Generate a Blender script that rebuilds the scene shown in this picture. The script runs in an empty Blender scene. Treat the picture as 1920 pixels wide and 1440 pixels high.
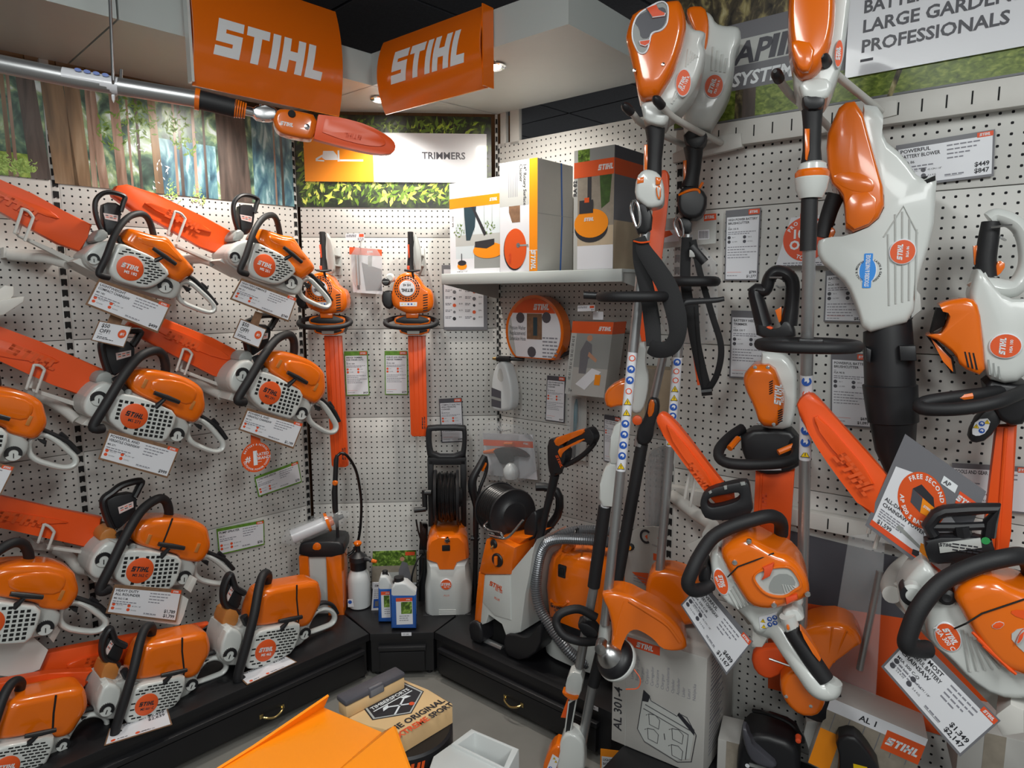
import bpy, bmesh, math, random
from mathutils import Vector, Matrix
random.seed(7)
C = bpy.context.scene.collection
sc = bpy.context.scene
PI = math.pi
CH = 1.55                                   # camera height above the floor
FPX, TILT, ROLL = 1254.72, math.radians(7.701), math.radians(0.191)

def ray(px, py):
    v = ((px-960)/FPX, 1.0, -(py-720)/FPX)
    c, s = math.cos(ROLL), math.sin(ROLL)
    v = (c*v[0]+s*v[2], v[1], -s*v[0]+c*v[2])
    c, s = math.cos(TILT), math.sin(TILT)
    return Vector((v[0], c*v[1]+s*v[2], -s*v[1]+c*v[2]))
def axis(v):
    c, s = math.cos(ROLL), math.sin(ROLL)
    v = (c*v[0]+s*v[2], v[1], -s*v[0]+c*v[2])
    c, s = math.cos(TILT), math.sin(TILT)
    return Vector((v[0], c*v[1]+s*v[2], -s*v[1]+c*v[2]))
# ---------------------------------------------------------------- camera, world, light, exposure
cd = bpy.data.cameras.new('camera'); cam = bpy.data.objects.new('camera', cd); C.objects.link(cam)
cd.sensor_fit = 'HORIZONTAL'; cd.sensor_width = 36.0; cd.lens = FPX/1920*36; cd.clip_start = 0.05
r_, f_, u_ = axis((1,0,0)), axis((0,1,0)), axis((0,0,1))
cam.matrix_world = Matrix(((r_.x,u_.x,-f_.x,0),(r_.y,u_.y,-f_.y,0),(r_.z,u_.z,-f_.z,CH),(0,0,0,1)))
sc.camera = cam
w = bpy.data.worlds.new('world'); sc.world = w; w.use_nodes = True
w.node_tree.nodes['Background'].inputs[0].default_value = (0.97, 1.0, 0.99, 1)
w.node_tree.nodes['Background'].inputs[1].default_value = 0.2
sc.view_settings.view_transform = 'Standard'; sc.view_settings.look = 'None'
sc.view_settings.exposure = 0.34; sc.view_settings.gamma = 1.0; sc.view_settings.use_curve_mapping = False
def area_light(name, loc, target, sx, sy, power, col=(1,1,1)):
    d = bpy.data.lights.new(name, 'AREA'); d.shape = 'RECTANGLE'; d.size = sx; d.size_y = sy; d.energy = power; d.color = col
    o = bpy.data.objects.new(name, d); C.objects.link(o); o.location = loc
    o.rotation_euler = (Vector(target)-Vector(loc)).to_track_quat('-Z', 'Y').to_euler()
    return o
# the shop's fluorescent ceiling fittings, hung over the aisle behind and beside the camera
area_light('ceiling_fitting_light', (-0.55,0.35,2.6), (-0.55,0.8,0.0), 0.3, 1.4, 26, (0.97,1.0,0.98))
area_light('ceiling_fitting_light', (1.0,-0.15,2.6), (0.9,0.5,0.0), 0.3, 1.4, 36, (0.97,1.0,0.98))
area_light('ceiling_fitting_light', (0.0,-2.2,2.6), (0.0,-1.5,0.0), 1.2, 0.6, 30, (0.97,1.0,0.98))
SPOT_W = (26, 28, 26)

# ---------------------------------------------------------------- frames
class Frame:
    "a vertical plane: n points away from the camera, offset w comes back towards the room"
    def __init__(s, deg, d):
        t = math.radians(deg); s.n = Vector((math.sin(t), math.cos(t), 0)); s.d = d
        s.ux = Vector((math.cos(t), -math.sin(t), 0)); s.out = -s.n
        s.R = Matrix((( s.ux.x,0,s.out.x),(s.ux.y,0,s.out.y),(0,1,0)))
    def at(s, px, py, w=0.0):
        v = ray(px, py); k = (s.d-w)/(v.x*s.n.x+v.y*s.n.y)
        return Vector((0,0,CH)) + v*k
    def uv(s, px, py, w=0.0):
        P = s.at(px, py, w); return Vector((P.dot(s.ux), P.z, w))
    def pt(s, u, z, w):
        return s.ux*u + s.n*(s.d-w) + Vector((0,0,z))
WL, WC, WR, WB = Frame(-46.15, 2.7198), Frame(-4.216, 3.0268), Frame(39.745, 2.2895), Frame(37.976, 1.9667)
def at_z(px, py, z):
    v = ray(px, py); return Vector((0,0,CH)) + v*((z-CH)/v.z)
def through(P, deg):
    "frame of that bearing through world point P"
    t = math.radians(deg); return Frame(deg, P.x*math.sin(t)+P.y*math.cos(t))

# ---------------------------------------------------------------- materials
def lin(h):
    h = h.lstrip('#'); o = []
    for i in (0,2,4):
        c = int(h[i:i+2],16)/255; o.append(c/12.92 if c <= .04045 else ((c+.055)/1.055)**2.4)
    return (*o, 1)
MATS = {}
def mat(name, hexc, rough=.5, metal=0.0, noise=0.0, nscale=30, bump=0.0, coat=0.0, alpha=None, emit=None, spec=None):
    m = bpy.data.materials.new(name); m.use_nodes = True; nt = m.node_tree; b = nt.nodes['Principled BSDF']
    col = lin(hexc); b.inputs['Base Color'].default_value = col
    b.inputs['Roughness'].default_value = rough; b.inputs['Metallic'].default_value = metal
    if coat: b.inputs['Coat Weight'].default_value = coat; b.inputs['Coat Roughness'].default_value = .06
    if spec is not None: b.inputs['Specular IOR Level'].default_value = spec
    if noise or bump:
        tc = nt.nodes.new('ShaderNodeTexCoord'); nz = nt.nodes.new('ShaderNodeTexNoise'); nz.inputs['Scale'].default_value = nscale; nz.inputs['Detail'].default_value = 4
        nt.links.new(tc.outputs['Object'], nz.inputs['Vector'])
        if noise:
            mx = nt.nodes.new('ShaderNodeMix'); mx.data_type = 'RGBA'
            mx.inputs[6].default_value = tuple(c*(1-noise) for c in col[:3])+(1,); mx.inputs[7].default_value = tuple(min(1,c*(1+noise)) for c in col[:3])+(1,)
            nt.links.new(nz.outputs['Fac'], mx.inputs[0]); nt.links.new(mx.outputs[2], b.inputs['Base Color'])
        if bump:
            bp = nt.nodes.new('ShaderNodeBump'); bp.inputs['Strength'].default_value = bump; bp.inputs['Distance'].default_value = .002
            nt.links.new(nz.outputs['Fac'], bp.inputs['Height']); nt.links.new(bp.outputs[0], b.inputs['Normal'])
    if alpha is not None:
        b.inputs['Alpha'].default_value = alpha
    if emit: b.inputs['Emission Color'].default_value = lin(hexc); b.inputs['Emission Strength'].default_value = emit
    MATS[name] = m; return m
mat('orange', '#df690a', .22, coat=.5); mat('scab', '#e4531a', .36, noise=.06, nscale=9); mat('orange2', '#f08a10', .35)
mat('white', '#c9ccc9', .28, coat=.3); mat('grey', '#8f9290', .4); mat('lgrey', '#b4b6b3', .4); mat('black', '#1b1b1e', .42); mat('rubber', '#17171a', .6, bump=.15, nscale=300)
mat('dark', '#0b0b0c', .8); mat('steel', '#b9babb', .3, 1.0, noise=.08, nscale=60); mat('chrome', '#d9d9da', .15, 1.0); mat('alu', '#a9aaab', .36, .8, noise=.05, nscale=80)
mat('bracket', '#c7c5c0', .45, noise=.04); mat('paper', '#dcdde2', .3, coat=.25); mat('ink', '#26262c', .6); mat('inkg', '#83838c', .6); mat('red', '#dd5026', .5); mat('logow', '#dfe3e6', .4)
mat('logoo', '#d9541e', .45); mat('slate', '#6d6d72', .4); mat('slated', '#4b4b52', .4); mat('yellow', '#e8c20c', .4); mat('blue', '#1f51a8', .4); mat('fluid', '#2457a5', .15, coat=.4)
mat('card', '#b7a58c', .7, noise=.08, nscale=40); mat('cardw', '#aba9a5', .55, noise=.03); mat('wood', '#d8b483', .5, noise=.10, nscale=14); mat('bark', '#7a5b43', .7, noise=.5, nscale=55)
mat('green', '#5c8a2a', .6, noise=.7, nscale=60); mat('dgreen', '#33501c', .7, noise=.8, nscale=50); mat('teal', '#1f3a44', .6); mat('stone', '#8d8477', .7, noise=.3, nscale=40); mat('sky', '#c9d2d6', .6)
mat('brass', '#c8b27a', .25, 1.0); mat('cabinet', '#141417', .38, noise=.35, nscale=6); mat('translucent', '#c9cdce', .35); mat('canopy', '#b3b3ae', .34, noise=.03); mat('fascia', '#b9bfbd', .45)
mat('hose', '#77797d', .3, .55); mat('cableb', '#0e0e10', .3); mat('blueline', '#1d5aa8', .5); mat('tealbrush', '#1d5d6c', .5); mat('strapblk', '#131316', .75, bump=.3, nscale=500); mat('crate', '#c2c5c4', .45)
mat('boxorange', '#ee8c12', .45); mat('skin', '#b98a70', .6); mat('bluebadge', '#2d86d8', .4); mat('greenfoil', '#2f8f4e', .4); mat('pink', '#d7c3c0', .4); mat('amber', '#b5743a', .3)
def film(name, a=.22, hexc='#d5d8da'):
    m = bpy.data.materials.new(name); m.use_nodes = True; nt = m.node_tree; nt.nodes.remove(nt.nodes['Principled BSDF'])
    out = nt.nodes['Material Output']; tr = nt.nodes.new('ShaderNodeBsdfTransparent'); gl = nt.nodes.new('ShaderNodeBsdfPrincipled'); mx = nt.nodes.new('ShaderNodeMixShader')
    gl.inputs['Base Color'].default_value = lin(hexc); gl.inputs['Roughness'].default_value = .12
    mx.inputs[0].default_value = a; nt.links.new(tr.outputs[0], mx.inputs[1]); nt.links.new(gl.outputs[0], mx.inputs[2]); nt.links.new(mx.outputs[0], out.inputs[0])
    MATS[name] = m
film('film', .2); film('film2', .42, '#c8cccf')

def nodes(m): return m.node_tree.nodes, m.node_tree.links
def math_node(nt, op, a, b=None, c=None):
    n = nt.nodes.new('ShaderNodeMath'); n.operation = op
    for i, v in enumerate((a, b, c)):
        if v is None: continue
        if isinstance(v, (int, float)): n.inputs[i].default_value = v
        else: nt.links.new(v, n.inputs[i])
    return n.outputs[0]
PITCH, PANEL = 0.0244, 0.4
def peg_material(name, u0, zt, hexc='#c6c5c1'):
    "white enamelled steel with rows of square holes; object x along the wall, y up, seams every PANEL below zt"
    m = mat(name, hexc, .38, noise=.03, nscale=3); nt = m.node_tree; b = nt.nodes['Principled BSDF']
    tc = nt.nodes.new('ShaderNodeTexCoord'); sp = nt.nodes.new('ShaderNodeSeparateXYZ'); nt.links.new(tc.outputs['Object'], sp.inputs[0])
    fx = math_node(nt, 'FRACT', math_node(nt, 'DIVIDE', math_node(nt, 'SUBTRACT', sp.outputs[0], u0-100*PITCH), PITCH))
    dx = math_node(nt, 'ABSOLUTE', math_node(nt, 'SUBTRACT', fx, .5))
    zz = math_node(nt, 'MULTIPLY', math_node(nt, 'FRACT', math_node(nt, 'DIVIDE', math_node(nt, 'SUBTRACT', sp.outputs[1], zt-40*PANEL), PANEL)), PANEL)
    fz = math_node(nt, 'FRACT', math_node(nt, 'DIVIDE', math_node(nt, 'SUBTRACT', zz, .017-PITCH*10.5), PITCH))
    dz = math_node(nt, 'ABSOLUTE', math_node(nt, 'SUBTRACT', fz, .5))
    p4 = lambda v: math_node(nt, 'POWER', v, 3.0)
    hole = math_node(nt, 'LESS_THAN', math_node(nt, 'ADD', p4(dx), p4(dz)), .13**3)
    old = b.inputs['Base Color'].links[0].from_socket
    mx = nt.nodes.new('ShaderNodeMix'); mx.data_type = 'RGBA'; nt.links.new(hole, mx.inputs[0]); nt.links.new(old, mx.inputs[6]); mx.inputs[7].default_value = (.006,.006,.008,1)
    nt.links.new(mx.outputs[2], b.inputs['Base Color']); nt.links.new(math_node(nt, 'MULTIPLY_ADD', hole, .5, .4), b.inputs['Roughness'])
    return m

# ---------------------------------------------------------------- mesh builder
def chaikin(p, it=1, closed=True):
    for _ in range(it):
        q = []; n = len(p)
        for i in range(n if closed else n-1):
            a, b = p[i], p[(i+1) % n]
            q += [tuple(a[k]*.75+b[k]*.25 for k in range(len(a))), tuple(a[k]*.25+b[k]*.75 for k in range(len(a)))]
        p = q if closed else [p[0]]+q+[p[-1]]
    return p
def spline(pts, k=6):
    P = [Vector(p) for p in pts]; P = [2*P[0]-P[1]]+P+[2*P[-1]-P[-2]]; out = []
    for i in range(1, len(P)-2):
        a, b, c, d = P[i-1:i+3]
        for j in range(k):
            t = j/k
            out.append(.5*((2*b)+(c-a)*t+(2*a-5*b+4*c-d)*t*t+(3*b-a-3*c+d)*t**3))
    out.append(P[-2]); return out
def circ(cx, cy, r, n=24, ry=None, a0=0.0):
    ry = r if ry is None else ry
    return [(cx+r*math.cos(a0+2*PI*i/n), cy+ry*math.sin(a0+2*PI*i/n)) for i in range(n)]
def rrect(x0, y0, x1, y1, r, n=4):
    o = []
    for cx, cy, a in ((x1-r,y1-r,0),(x0+r,y1-r,PI/2),(x0+r,y0+r,PI),(x1-r,y0+r,1.5*PI)):
        o += [(cx+r*math.cos(a+PI/2*i/n), cy+r*math.sin(a+PI/2*i/n)) for i in range(n+1)]
    return o
_TX = {}
def text_mesh(s, bold=0.0):
    k = (s, bold)
    if k not in _TX:
        cu = bpy.data.curves.new('t', 'FONT'); cu.body = s; cu.size = 1.0; cu.resolution_u = 2; cu.offset = bold; cu.fill_mode = 'FRONT'
        o = bpy.data.objects.new('t', cu); C.objects.link(o)
        me = bpy.data.meshes.new_from_object(o.evaluated_get(bpy.context.evaluated_depsgraph_get()))
        vs = [(v.co.x, v.co.y) for v in me.vertices]; fs = [tuple(p.vertices) for p in me.polygons]
        bpy.data.objects.remove(o); bpy.data.curves.remove(cu); bpy.data.meshes.remove(me)
        w_ = max([v[0] for v in vs] or [0]); _TX[k] = (vs, fs, w_)
    return _TX[k]
_R = {'S': ((0,.74,.92,1),(0,.37,.31,1),(0,.37,.92,.63),(.61,0,.92,.63),(0,0,.92,.26)), 'T': ((0,.74,.86,1),(.28,0,.58,1)), 'I': ((0,0,.3,1),),
      'H': ((0,0,.3,1),(.6,0,.9,1),(0,.37,.9,.63)), 'L': ((0,0,.3,1),(0,0,.72,.26))}
_A = {'S': .92, 'T': .86, 'I': .3, 'H': .9, 'L': .72}
class MB:
    def __init__(s): s.bm = bmesh.new(); s.m = []
    def mi(s, k):
        if k not in s.m: s.m.append(k)
        return s.m.index(k)
    def add(s, vs, fs, k, M=None):
        i = s.mi(k); V = [s.bm.verts.new(M @ Vector(v) if M else v) for v in vs]; F = []
        for f in fs:
            try:
                q = s.bm.faces.new([V[j] for j in f]); q.material_index = i; F.append(q)
            except ValueError: pass
        return F
    def prism(s, pts, z0, z1, k, bev=0.0, seg=2, M=None, back=False):
        "closed outline extruded from z0 to z1; the front (z1) rim is rounded by bev"
        n = len(pts); a = sum(pts[i][0]*pts[(i+1)%n][1]-pts[(i+1)%n][0]*pts[i][1] for i in range(n))
        if a < 0: pts = pts[::-1]
        if bev >= .01 and n >= 8 and M is None:                      # generous rounding: shrink the outline towards its middle, no bevel spikes
            cx, cy = sum(p[0] for p in pts)/n, sum(p[1] for p in pts)/n; rm = sum(math.hypot(p[0]-cx,p[1]-cy) for p in pts)/n
            bz = min(bev, (z1-z0)*.8/(2 if back else 1)); q = min(.3, bev/rm); K = seg+1; up = [(1-q*(1-math.cos(PI/2*i/K)), z1-bz*(1-math.sin(PI/2*i/K))) for i in range(K+1)]
            lo = [(1-q*(1-math.cos(PI/2*i/K)), z0+bz*(1-math.sin(PI/2*i/K))) for i in range(K,0,-1)] if back else []
            return s.dome(pts, lo+[(1,z0+(bz if back else 0))]+up, k, (cx,cy))
        i0 = s.mi(k); mk = lambda x, y, z: s.bm.verts.new((M @ Vector((x,y,z))) if M else (x,y,z))
        A = [mk(p[0],p[1],z0) for p in pts]; B = [mk(p[0],p[1],z1) for p in pts]
        fs = [s.bm.faces.new(B), s.bm.faces.new(A[::-1])]+[s.bm.faces.new((A[i],A[(i+1)%n],B[(i+1)%n],B[i])) for i in range(n)]
        for f in fs: f.material_index = i0
        if bev > 0 and (bev < .01 or n < 8):
            ed = list(fs[0].edges)+(list(fs[1].edges) if back else [])
            bmesh.ops.bevel(s.bm, geom=ed, offset=bev, segments=seg, profile=.5, affect='EDGES', clamp_overlap=True)
        return s
    def dome(s, pts, levels, k, c=None):
        "stack of the same outline shrunk about c: levels = [(scale, z), ...], last one capped"
        n = len(pts); a = sum(pts[i][0]*pts[(i+1)%n][1]-pts[(i+1)%n][0]*pts[i][1] for i in range(n))
        if a < 0: pts = pts[::-1]
        c = c or (sum(p[0] for p in pts)/n, sum(p[1] for p in pts)/n); i0 = s.mi(k); L = []
        for f, z in levels: L.append([s.bm.verts.new((c[0]+(p[0]-c[0])*f, c[1]+(p[1]-c[1])*f, z)) for p in pts])
        F = [s.bm.faces.new(L[0][::-1]), s.bm.faces.new(L[-1])]
        for A, B in zip(L, L[1:]): F += [s.bm.faces.new((A[i],A[(i+1)%n],B[(i+1)%n],B[i])) for i in range(n)]
        for f in F: f.material_index = i0
        return s
    def loft(s, rings, k, cap=True):
        i0 = s.mi(k); L = [[s.bm.verts.new(p) for p in r] for r in rings]; n = len(L[0]); F = []
        for A, B in zip(L, L[1:]): F += [s.bm.faces.new((A[i],A[(i+1)%n],B[(i+1)%n],B[i])) for i in range(n)]
        if cap: F += [s.bm.faces.new(L[0][::-1]), s.bm.faces.new(L[-1])]
        for f in F: f.material_index = i0
        bmesh.ops.recalc_face_normals(s.bm, faces=F); return s
    def ring(s, outer, inner, z0, z1, k, bev=0.0):
        "frame between two outlines of equal count"
        n = len(outer); i0 = s.mi(k); V = lambda p, z: s.bm.verts.new((p[0],p[1],z))
        oa, ob = [V(p,z0) for p in outer], [V(p,z1) for p in outer]; ia, ib = [V(p,z0) for p in inner], [V(p,z1) for p in inner]; F = []
        for i in range(n):
            j = (i+1) % n
            F += [s.bm.faces.new(q) for q in ((ob[i],ob[j],ib[j],ib[i]),(oa[j],oa[i],ia[i],ia[j]),(oa[i],oa[j],ob[j],ob[i]),(ia[j],ia[i],ib[i],ib[j]))]
        for f in F: f.material_index = i0
        bmesh.ops.recalc_face_normals(s.bm, faces=F)
        if bev:
            E_ = [e for e in {e for f in F for e in f.edges} if (all(v in ob for v in e.verts) or all(v in ib for v in e.verts))]
            bmesh.ops.bevel(s.bm, geom=E_, offset=bev, segments=2, profile=.5, affect='EDGES', clamp_overlap=True)
        return s
    def tube(s, path, r, k, n=10, closed=False, flat=1.0, up=None, cap=True):
        P = [Vector(p) for p in path]; m = len(P); i0 = s.mi(k)
        R_ = list(r) if isinstance(r, (list, tuple)) else [r]*m
        if len(R_) != m: R_ = [R_[min(len(R_)-1, int(i*(len(R_)-1)/(m-1)))]+(R_[min(len(R_)-1, int(i*(len(R_)-1)/(m-1))+1)]-R_[min(len(R_)-1, int(i*(len(R_)-1)/(m-1)))])*((i*(len(R_)-1)/(m-1)) % 1) for i in range(m)]
        T_ = []
        for i in range(m):
            a = P[i-1] if (i > 0 or closed) else P[i]; b = P[(i+1) % m] if (i < m-1 or closed) else P[i]
            T_.append((b-a).normalized())
        N = Vector(up) if up else (Vector((0,0,1)) if abs(T_[0].z) < .9 else Vector((1,0,0)))
        N = (N-T_[0]*N.dot(T_[0])).normalized(); rings = []
        for i in range(m):
            N = (N-T_[i]*N.dot(T_[i])).normalized(); B = T_[i].cross(N)
            rings.append([s.bm.verts.new(P[i]+(N*math.cos(2*PI*j/n)*flat+B*math.sin(2*PI*j/n))*R_[i]) for j in range(n)])
        F = []
        for i in range(m if closed else m-1):
            A, B = rings[i], rings[(i+1) % m]; F += [s.bm.faces.new((A[j],A[(j+1)%n],B[(j+1)%n],B[j])) for j in range(n)]
        if not closed and cap: F += [s.bm.faces.new(rings[0][::-1]), s.bm.faces.new(rings[-1])]
        for f in F: f.material_index = i0
        return s
    def box(s, c, size, k, bev=0.0, M=None):
        x, y, z = (v/2 for v in size); cx, cy, cz = c
        vs = [(cx+a*x, cy+b*y, cz+d*z) for a in (-1,1) for b in (-1,1) for d in (-1,1)]
        F = s.add(vs, ((0,1,3,2),(4,6,7,5),(0,4,5,1),(2,3,7,6),(0,2,6,4),(1,5,7,3)), k, M)
        if bev: bmesh.ops.bevel(s.bm, geom=list({e for f in F for e in f.edges}), offset=bev, segments=2, profile=.5, affect='EDGES', clamp_overlap=True)
        return s
    def lathe(s, prof, k, n=24, M=None):
        "profile [(r, h), ...] spun about local z"
        i0 = s.mi(k); L = []
        for r, h in prof:
            L.append([s.bm.verts.new((M @ Vector((r*math.cos(2*PI*j/n), r*math.sin(2*PI*j/n), h))) if M else (r*math.cos(2*PI*j/n), r*math.sin(2*PI*j/n), h)) for j in range(n)])
        F = [s.bm.faces.new(L[0][::-1]), s.bm.faces.new(L[-1])]
        for A, B in zip(L, L[1:]): F += [s.bm.faces.new((A[j],A[(j+1)%n],B[(j+1)%n],B[j])) for j in range(n)]
        for f in F: f.material_index = i0
        return s
    def text(s, t, x, y, h, z, k, ang=0.0, al='L', bold=0.0, wmax=None, shear=0.0, sx=1.0):
        vs, fs, w_ = text_mesh(t, bold); kx = h*1.37*sx; ky = h*1.37
        if wmax and w_*kx > wmax: kx = wmax/w_
        ox = {'L': 0, 'C': -w_*kx/2, 'R': -w_*kx}[al]; c, q = math.cos(ang), math.sin(ang)
        pts = [((v[0]*kx+ox+shear*v[1]*ky), v[1]*ky) for v in vs]
        s.add([(x+a*c-b*q, y+a*q+b*c, z) for a, b in pts], fs, k); return s
    def arc(s, t, cx, cy, r, h, z, k, a_mid, bold=.02, flip=False, track=1.0):
        "text round a circle, centred on angle a_mid"
        ws = [max(text_mesh(ch, bold)[2], .25)*h*1.37*1.12*track if ch != ' ' else h*.5 for ch in t]; tot = sum(ws); a = a_mid+(tot/2/r if not flip else -tot/2/r)
        for ch, q in zip(t, ws):
            d = q/2/r; a += -d if not flip else d
            if ch != ' ': s.text(ch, cx+r*math.cos(a), cy+r*math.sin(a), h, z, k, a-PI/2 if not flip else a+PI/2, 'C', bold)
            a += -d if not flip else d
        return s
    def logo(s, x, y, h, z, k, ang=0.0, al='C', wide=.76, zf=None, n=1, shear=.2):
        tot = sum(_A.values())+.13*4; W_ = tot*h*wide; ox = {'L': 0, 'C': -W_/2, 'R': -W_}[al]; c, q = math.cos(ang), math.sin(ang); X = 0.0
        for ch in 'STIHL':
            for (a, b, d, e) in _R[ch]:
                m = max(1, round(n*(e-b)+.3))
                for i in range(m):
                    y0, y1 = b+(e-b)*i/m, b+(e-b)*(i+1)/m; vs = []
                    for (u, v) in ((a,y0),(d,y0),(d,y1),(a,y1)):
                        lx = ox+(X+u+shear*(v-.5)/wide)*h*wide; ly = (v-.5)*h
                        vs.append((x+lx*c-ly*q, y+lx*q+ly*c, z+(zf(ly) if zf else 0)))
                    s.add(vs, ((0,1,2,3),), k)
            X += _A[ch]+.13
        return s
    def rect(s, x0, y0, x1, y1, z, k): s.add(((x0,y0,z),(x1,y0,z),(x1,y1,z),(x0,y1,z)), ((0,1,2,3),), k); return s
    def poly(s, pts, z, k):
        n = len(pts); a = sum(pts[i][0]*pts[(i+1)%n][1]-pts[(i+1)%n][0]*pts[i][1] for i in range(n))
        if a < 0: pts = pts[::-1]
        s.add([(p[0],p[1],z) for p in pts], (tuple(range(n)),), k); return s
    def words(s, x, y, w_, h, z, k='inkg', frac=1.0):
        "a line of print too small to read"
        e = x+w_*frac; rnd = random.Random(int(x*9999)+int(y*77777))
        while x < e-h*1.5:
            d = min(h*rnd.uniform(1.6,4.5), e-x); s.rect(x, y-h*.5, x+d, y+h*.5, z, k); x += d+h*.7
        return s
    def clusters(s, gap=.002):
        "one builder per group of touching pieces, so that each piece can be an object of its own"
        bm = s.bm; bm.verts.index_update(); seen = {}; isl = []
        for v in bm.verts:
            if v in seen: continue
            st = [v]; seen[v] = len(isl); q = []
            while st:
                a = st.pop(); q.append(a)
                for e in a.link_edges:
                    b = e.other_vert(a)
                    if b not in seen: seen[b] = len(isl); st.append(b)
            isl.append(q)
        bb = [([min(v.co[k] for v in q) for k in range(3)],[max(v.co[k] for v in q) for k in range(3)]) for q in isl]; par = list(range(len(isl)))
        def root(i):
            while par[i] != i: i = par[i]
            return i
        for i in range(len(isl)):
            for j in range(i):
                if all(bb[i][0][k]-gap <= bb[j][1][k] and bb[j][0][k]-gap <= bb[i][1][k] for k in range(3)): par[root(i)] = root(j)
        out = {}; vm = {}
        for i, q in enumerate(isl):
            g = out.setdefault(root(i), MB()); g.m = list(s.m)
            for v in q: vm[v] = g.bm.verts.new(v.co)
        for f in bm.faces:
            g = out[root(seen[f.verts[0]])]
            try: nf = g.bm.faces.new([vm[v] for v in f.verts]); nf.material_index = f.material_index
            except ValueError: pass
        return list(out.values())
    def link(s, name, parent=None, angle=35, M=None):
        me = bpy.data.meshes.new(name); s.bm.normal_update(); s.bm.to_mesh(me); s.bm.free()
        for k in s.m: me.materials.append(MATS[k])
        for p in me.polygons: p.use_smooth = True
        me.set_sharp_from_angle(angle=math.radians(angle))
        o = bpy.data.objects.new(name, me); C.objects.link(o)
        if parent: o.parent = parent
        if M is not None: o.matrix_world = M
        return o
def tag(o, label=None, cat=None, group=None, kind=None):
    for k, v in (('label',label),('category',cat),('group',group),('kind',kind)):
        if v: o[k] = v
    return o
SEPARATE = {'trigger','screws','ribs','battery_latch','orange_face','vent_slots','grip_patches','buttons','tape'}
class Thing:
    "an Empty at the thing's base in a wall frame; u() turns a photo pixel at offset w into its local coordinates"
    def __init__(s, name, label, cat, fr, px, py, w=0.0, group=None, ang=0.0):
        s.fr, s.w = fr, w; s.o = fr.at(px, py, w); s.ouv = fr.uv(px, py, w)
        e = bpy.data.objects.new(name, None); C.objects.link(e); e.empty_display_size = .05; s.e = e
        e.matrix_world = Matrix.Translation(s.o) @ fr.R.to_4x4(); s.M = e.matrix_world.copy(); tag(e, label, cat, group)
    def u(s, px, py, w=None):
        w = s.w if w is None else w; q = s.fr.uv(px, py, w)-s.ouv; return (q.x, q.y, w-s.w)
    def P(s, pts, w=None): return [s.u(p[0], p[1], w)[:2] for p in pts]
    def P3(s, pts): return [s.u(*p) for p in pts]
    def part(s, name, mb, parent=None, angle=35):
        if name in SEPARATE:
            for g in mb.clusters(): o = g.link(name, parent or s.e, angle)
            return o
        return mb.link(name, parent or s.e, angle)
    def z(s, w): return w-s.w
def solo(name, label, cat, mb, fr, px, py, w=0.0, group=None, angle=35):
    "a thing that is a single mesh: mb in local coordinates of that anchor"
    o = mb.link(name, None, angle); o.matrix_world = Matrix.Translation(fr.at(px, py, w)) @ fr.R.to_4x4()
    return tag(o, label, cat, group)
def struct(name, mb, M=None, angle=35):
    o = mb.link(name, None, angle, M); o['kind'] = 'structure'; return o
# ================================================================ the setting
def frame_M(fr): return Matrix.Translation(fr.n*fr.d) @ fr.R.to_4x4()          # local (u, z, w)
ZT = CH+0.2449                                                                    # a panel seam height shared by all walls
mat('floor', '#787671', .55, noise=.14, nscale=9, bump=.1); mat('ceiling', '#606167', .85, noise=.3, nscale=120); mat('timber', '#7a4f2c', .55, noise=.35, nscale=7)
mat('upright', '#bdbcb8', .45)
def uL(fr, px, py=600): return fr.uv(px, py).x
m = MB(); m.rect(-4,-3,4,6,0,'floor'); struct('floor', m)
m = MB(); zc = CH+1.12
for i in range(-6,7):
    for j in range(-4,9): m.box((i*.62,j*.62,zc+.01),(.604,.604,.02),'ceiling')
m.box((0,1.5,zc+.03),(8.4,8.4,.02),'ceiling')
co = struct('ceiling', m, Matrix.Translation((0,0,0)) @ Matrix.Rotation(math.radians(-44),4,'Z'))
def slots(m, u0, u1, z0, z1, w, k='dark'):
    z = z1-.02
    while z > z0+.02:
        m.add([(u0,z,w),(u0,z-.0235,w),(u0+(u1-u0)*.28,z-.0235,w),(u0+(u1-u0)*.5,z-.019,w),(u0+(u1-u0)*.78,z-.0235,w),(u1,z-.0235,w),(u1,z,w)], ((0,1,2,3,4,5,6),), k); z -= PITCH*1.5
def pegwall(name, fr, u0, u1, top, bot, hole_px, mname, matn):
    "steel back panels in rows, one mesh for the wall"
    peg_material(matn, fr.uv(*hole_px).x+PITCH/2, ZT); m = MB(); z = ZT+PANEL*4
    while z > bot+.01:
        a, b = min(z, top), max(z-PANEL, bot)
        if a-b > .02: m.box(((u0+u1)/2,(a+b)/2,-.006),(u1-u0,a-b-.0022,.012),matn,.0012)
        z -= PANEL
    m.box(((u0+u1)/2,(top+bot)/2,-.02),(u1-u0,top-bot,.01),'slate')
    return struct(name, m, frame_M(fr))
LUP = uL(WL,126); LC_L, LC_C = uL(WL,567), uL(WC,567); CR_C, CR_R = uL(WC,935.5), uL(WR,935.5); REND = uL(WR,1262,700)+.25; BL, BR_ = uL(WB,1258,900), uL(WB,1258,900)+1.35
DECK = CH-1.362
pegwall('wall_left', WL, LUP-.93, LUP-.012, ZT+.16, DECK, (9.3,420.3), 'peg', 'peg_left1')
pegwall('wall_left.001', WL, LUP+.014, LC_L-.022, ZT+.16, DECK, (142,613.7), 'peg', 'peg_left2')
pegwall('wall_back', WC, LC_C+.012, CR_C-.012, ZT+.16, DECK, (564.7,394.2), 'peg', 'peg_back')
pegwall('wall_right', WR, CR_R+.012, REND, ZT+PANEL, .1, (1055.5,940), 'peg', 'peg_right')
pegwall('wall_right_front', WB, BL+.012, BR_, ZT+.62, .1, (1442.5,396.9), 'peg', 'peg_front')
k = 0
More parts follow.
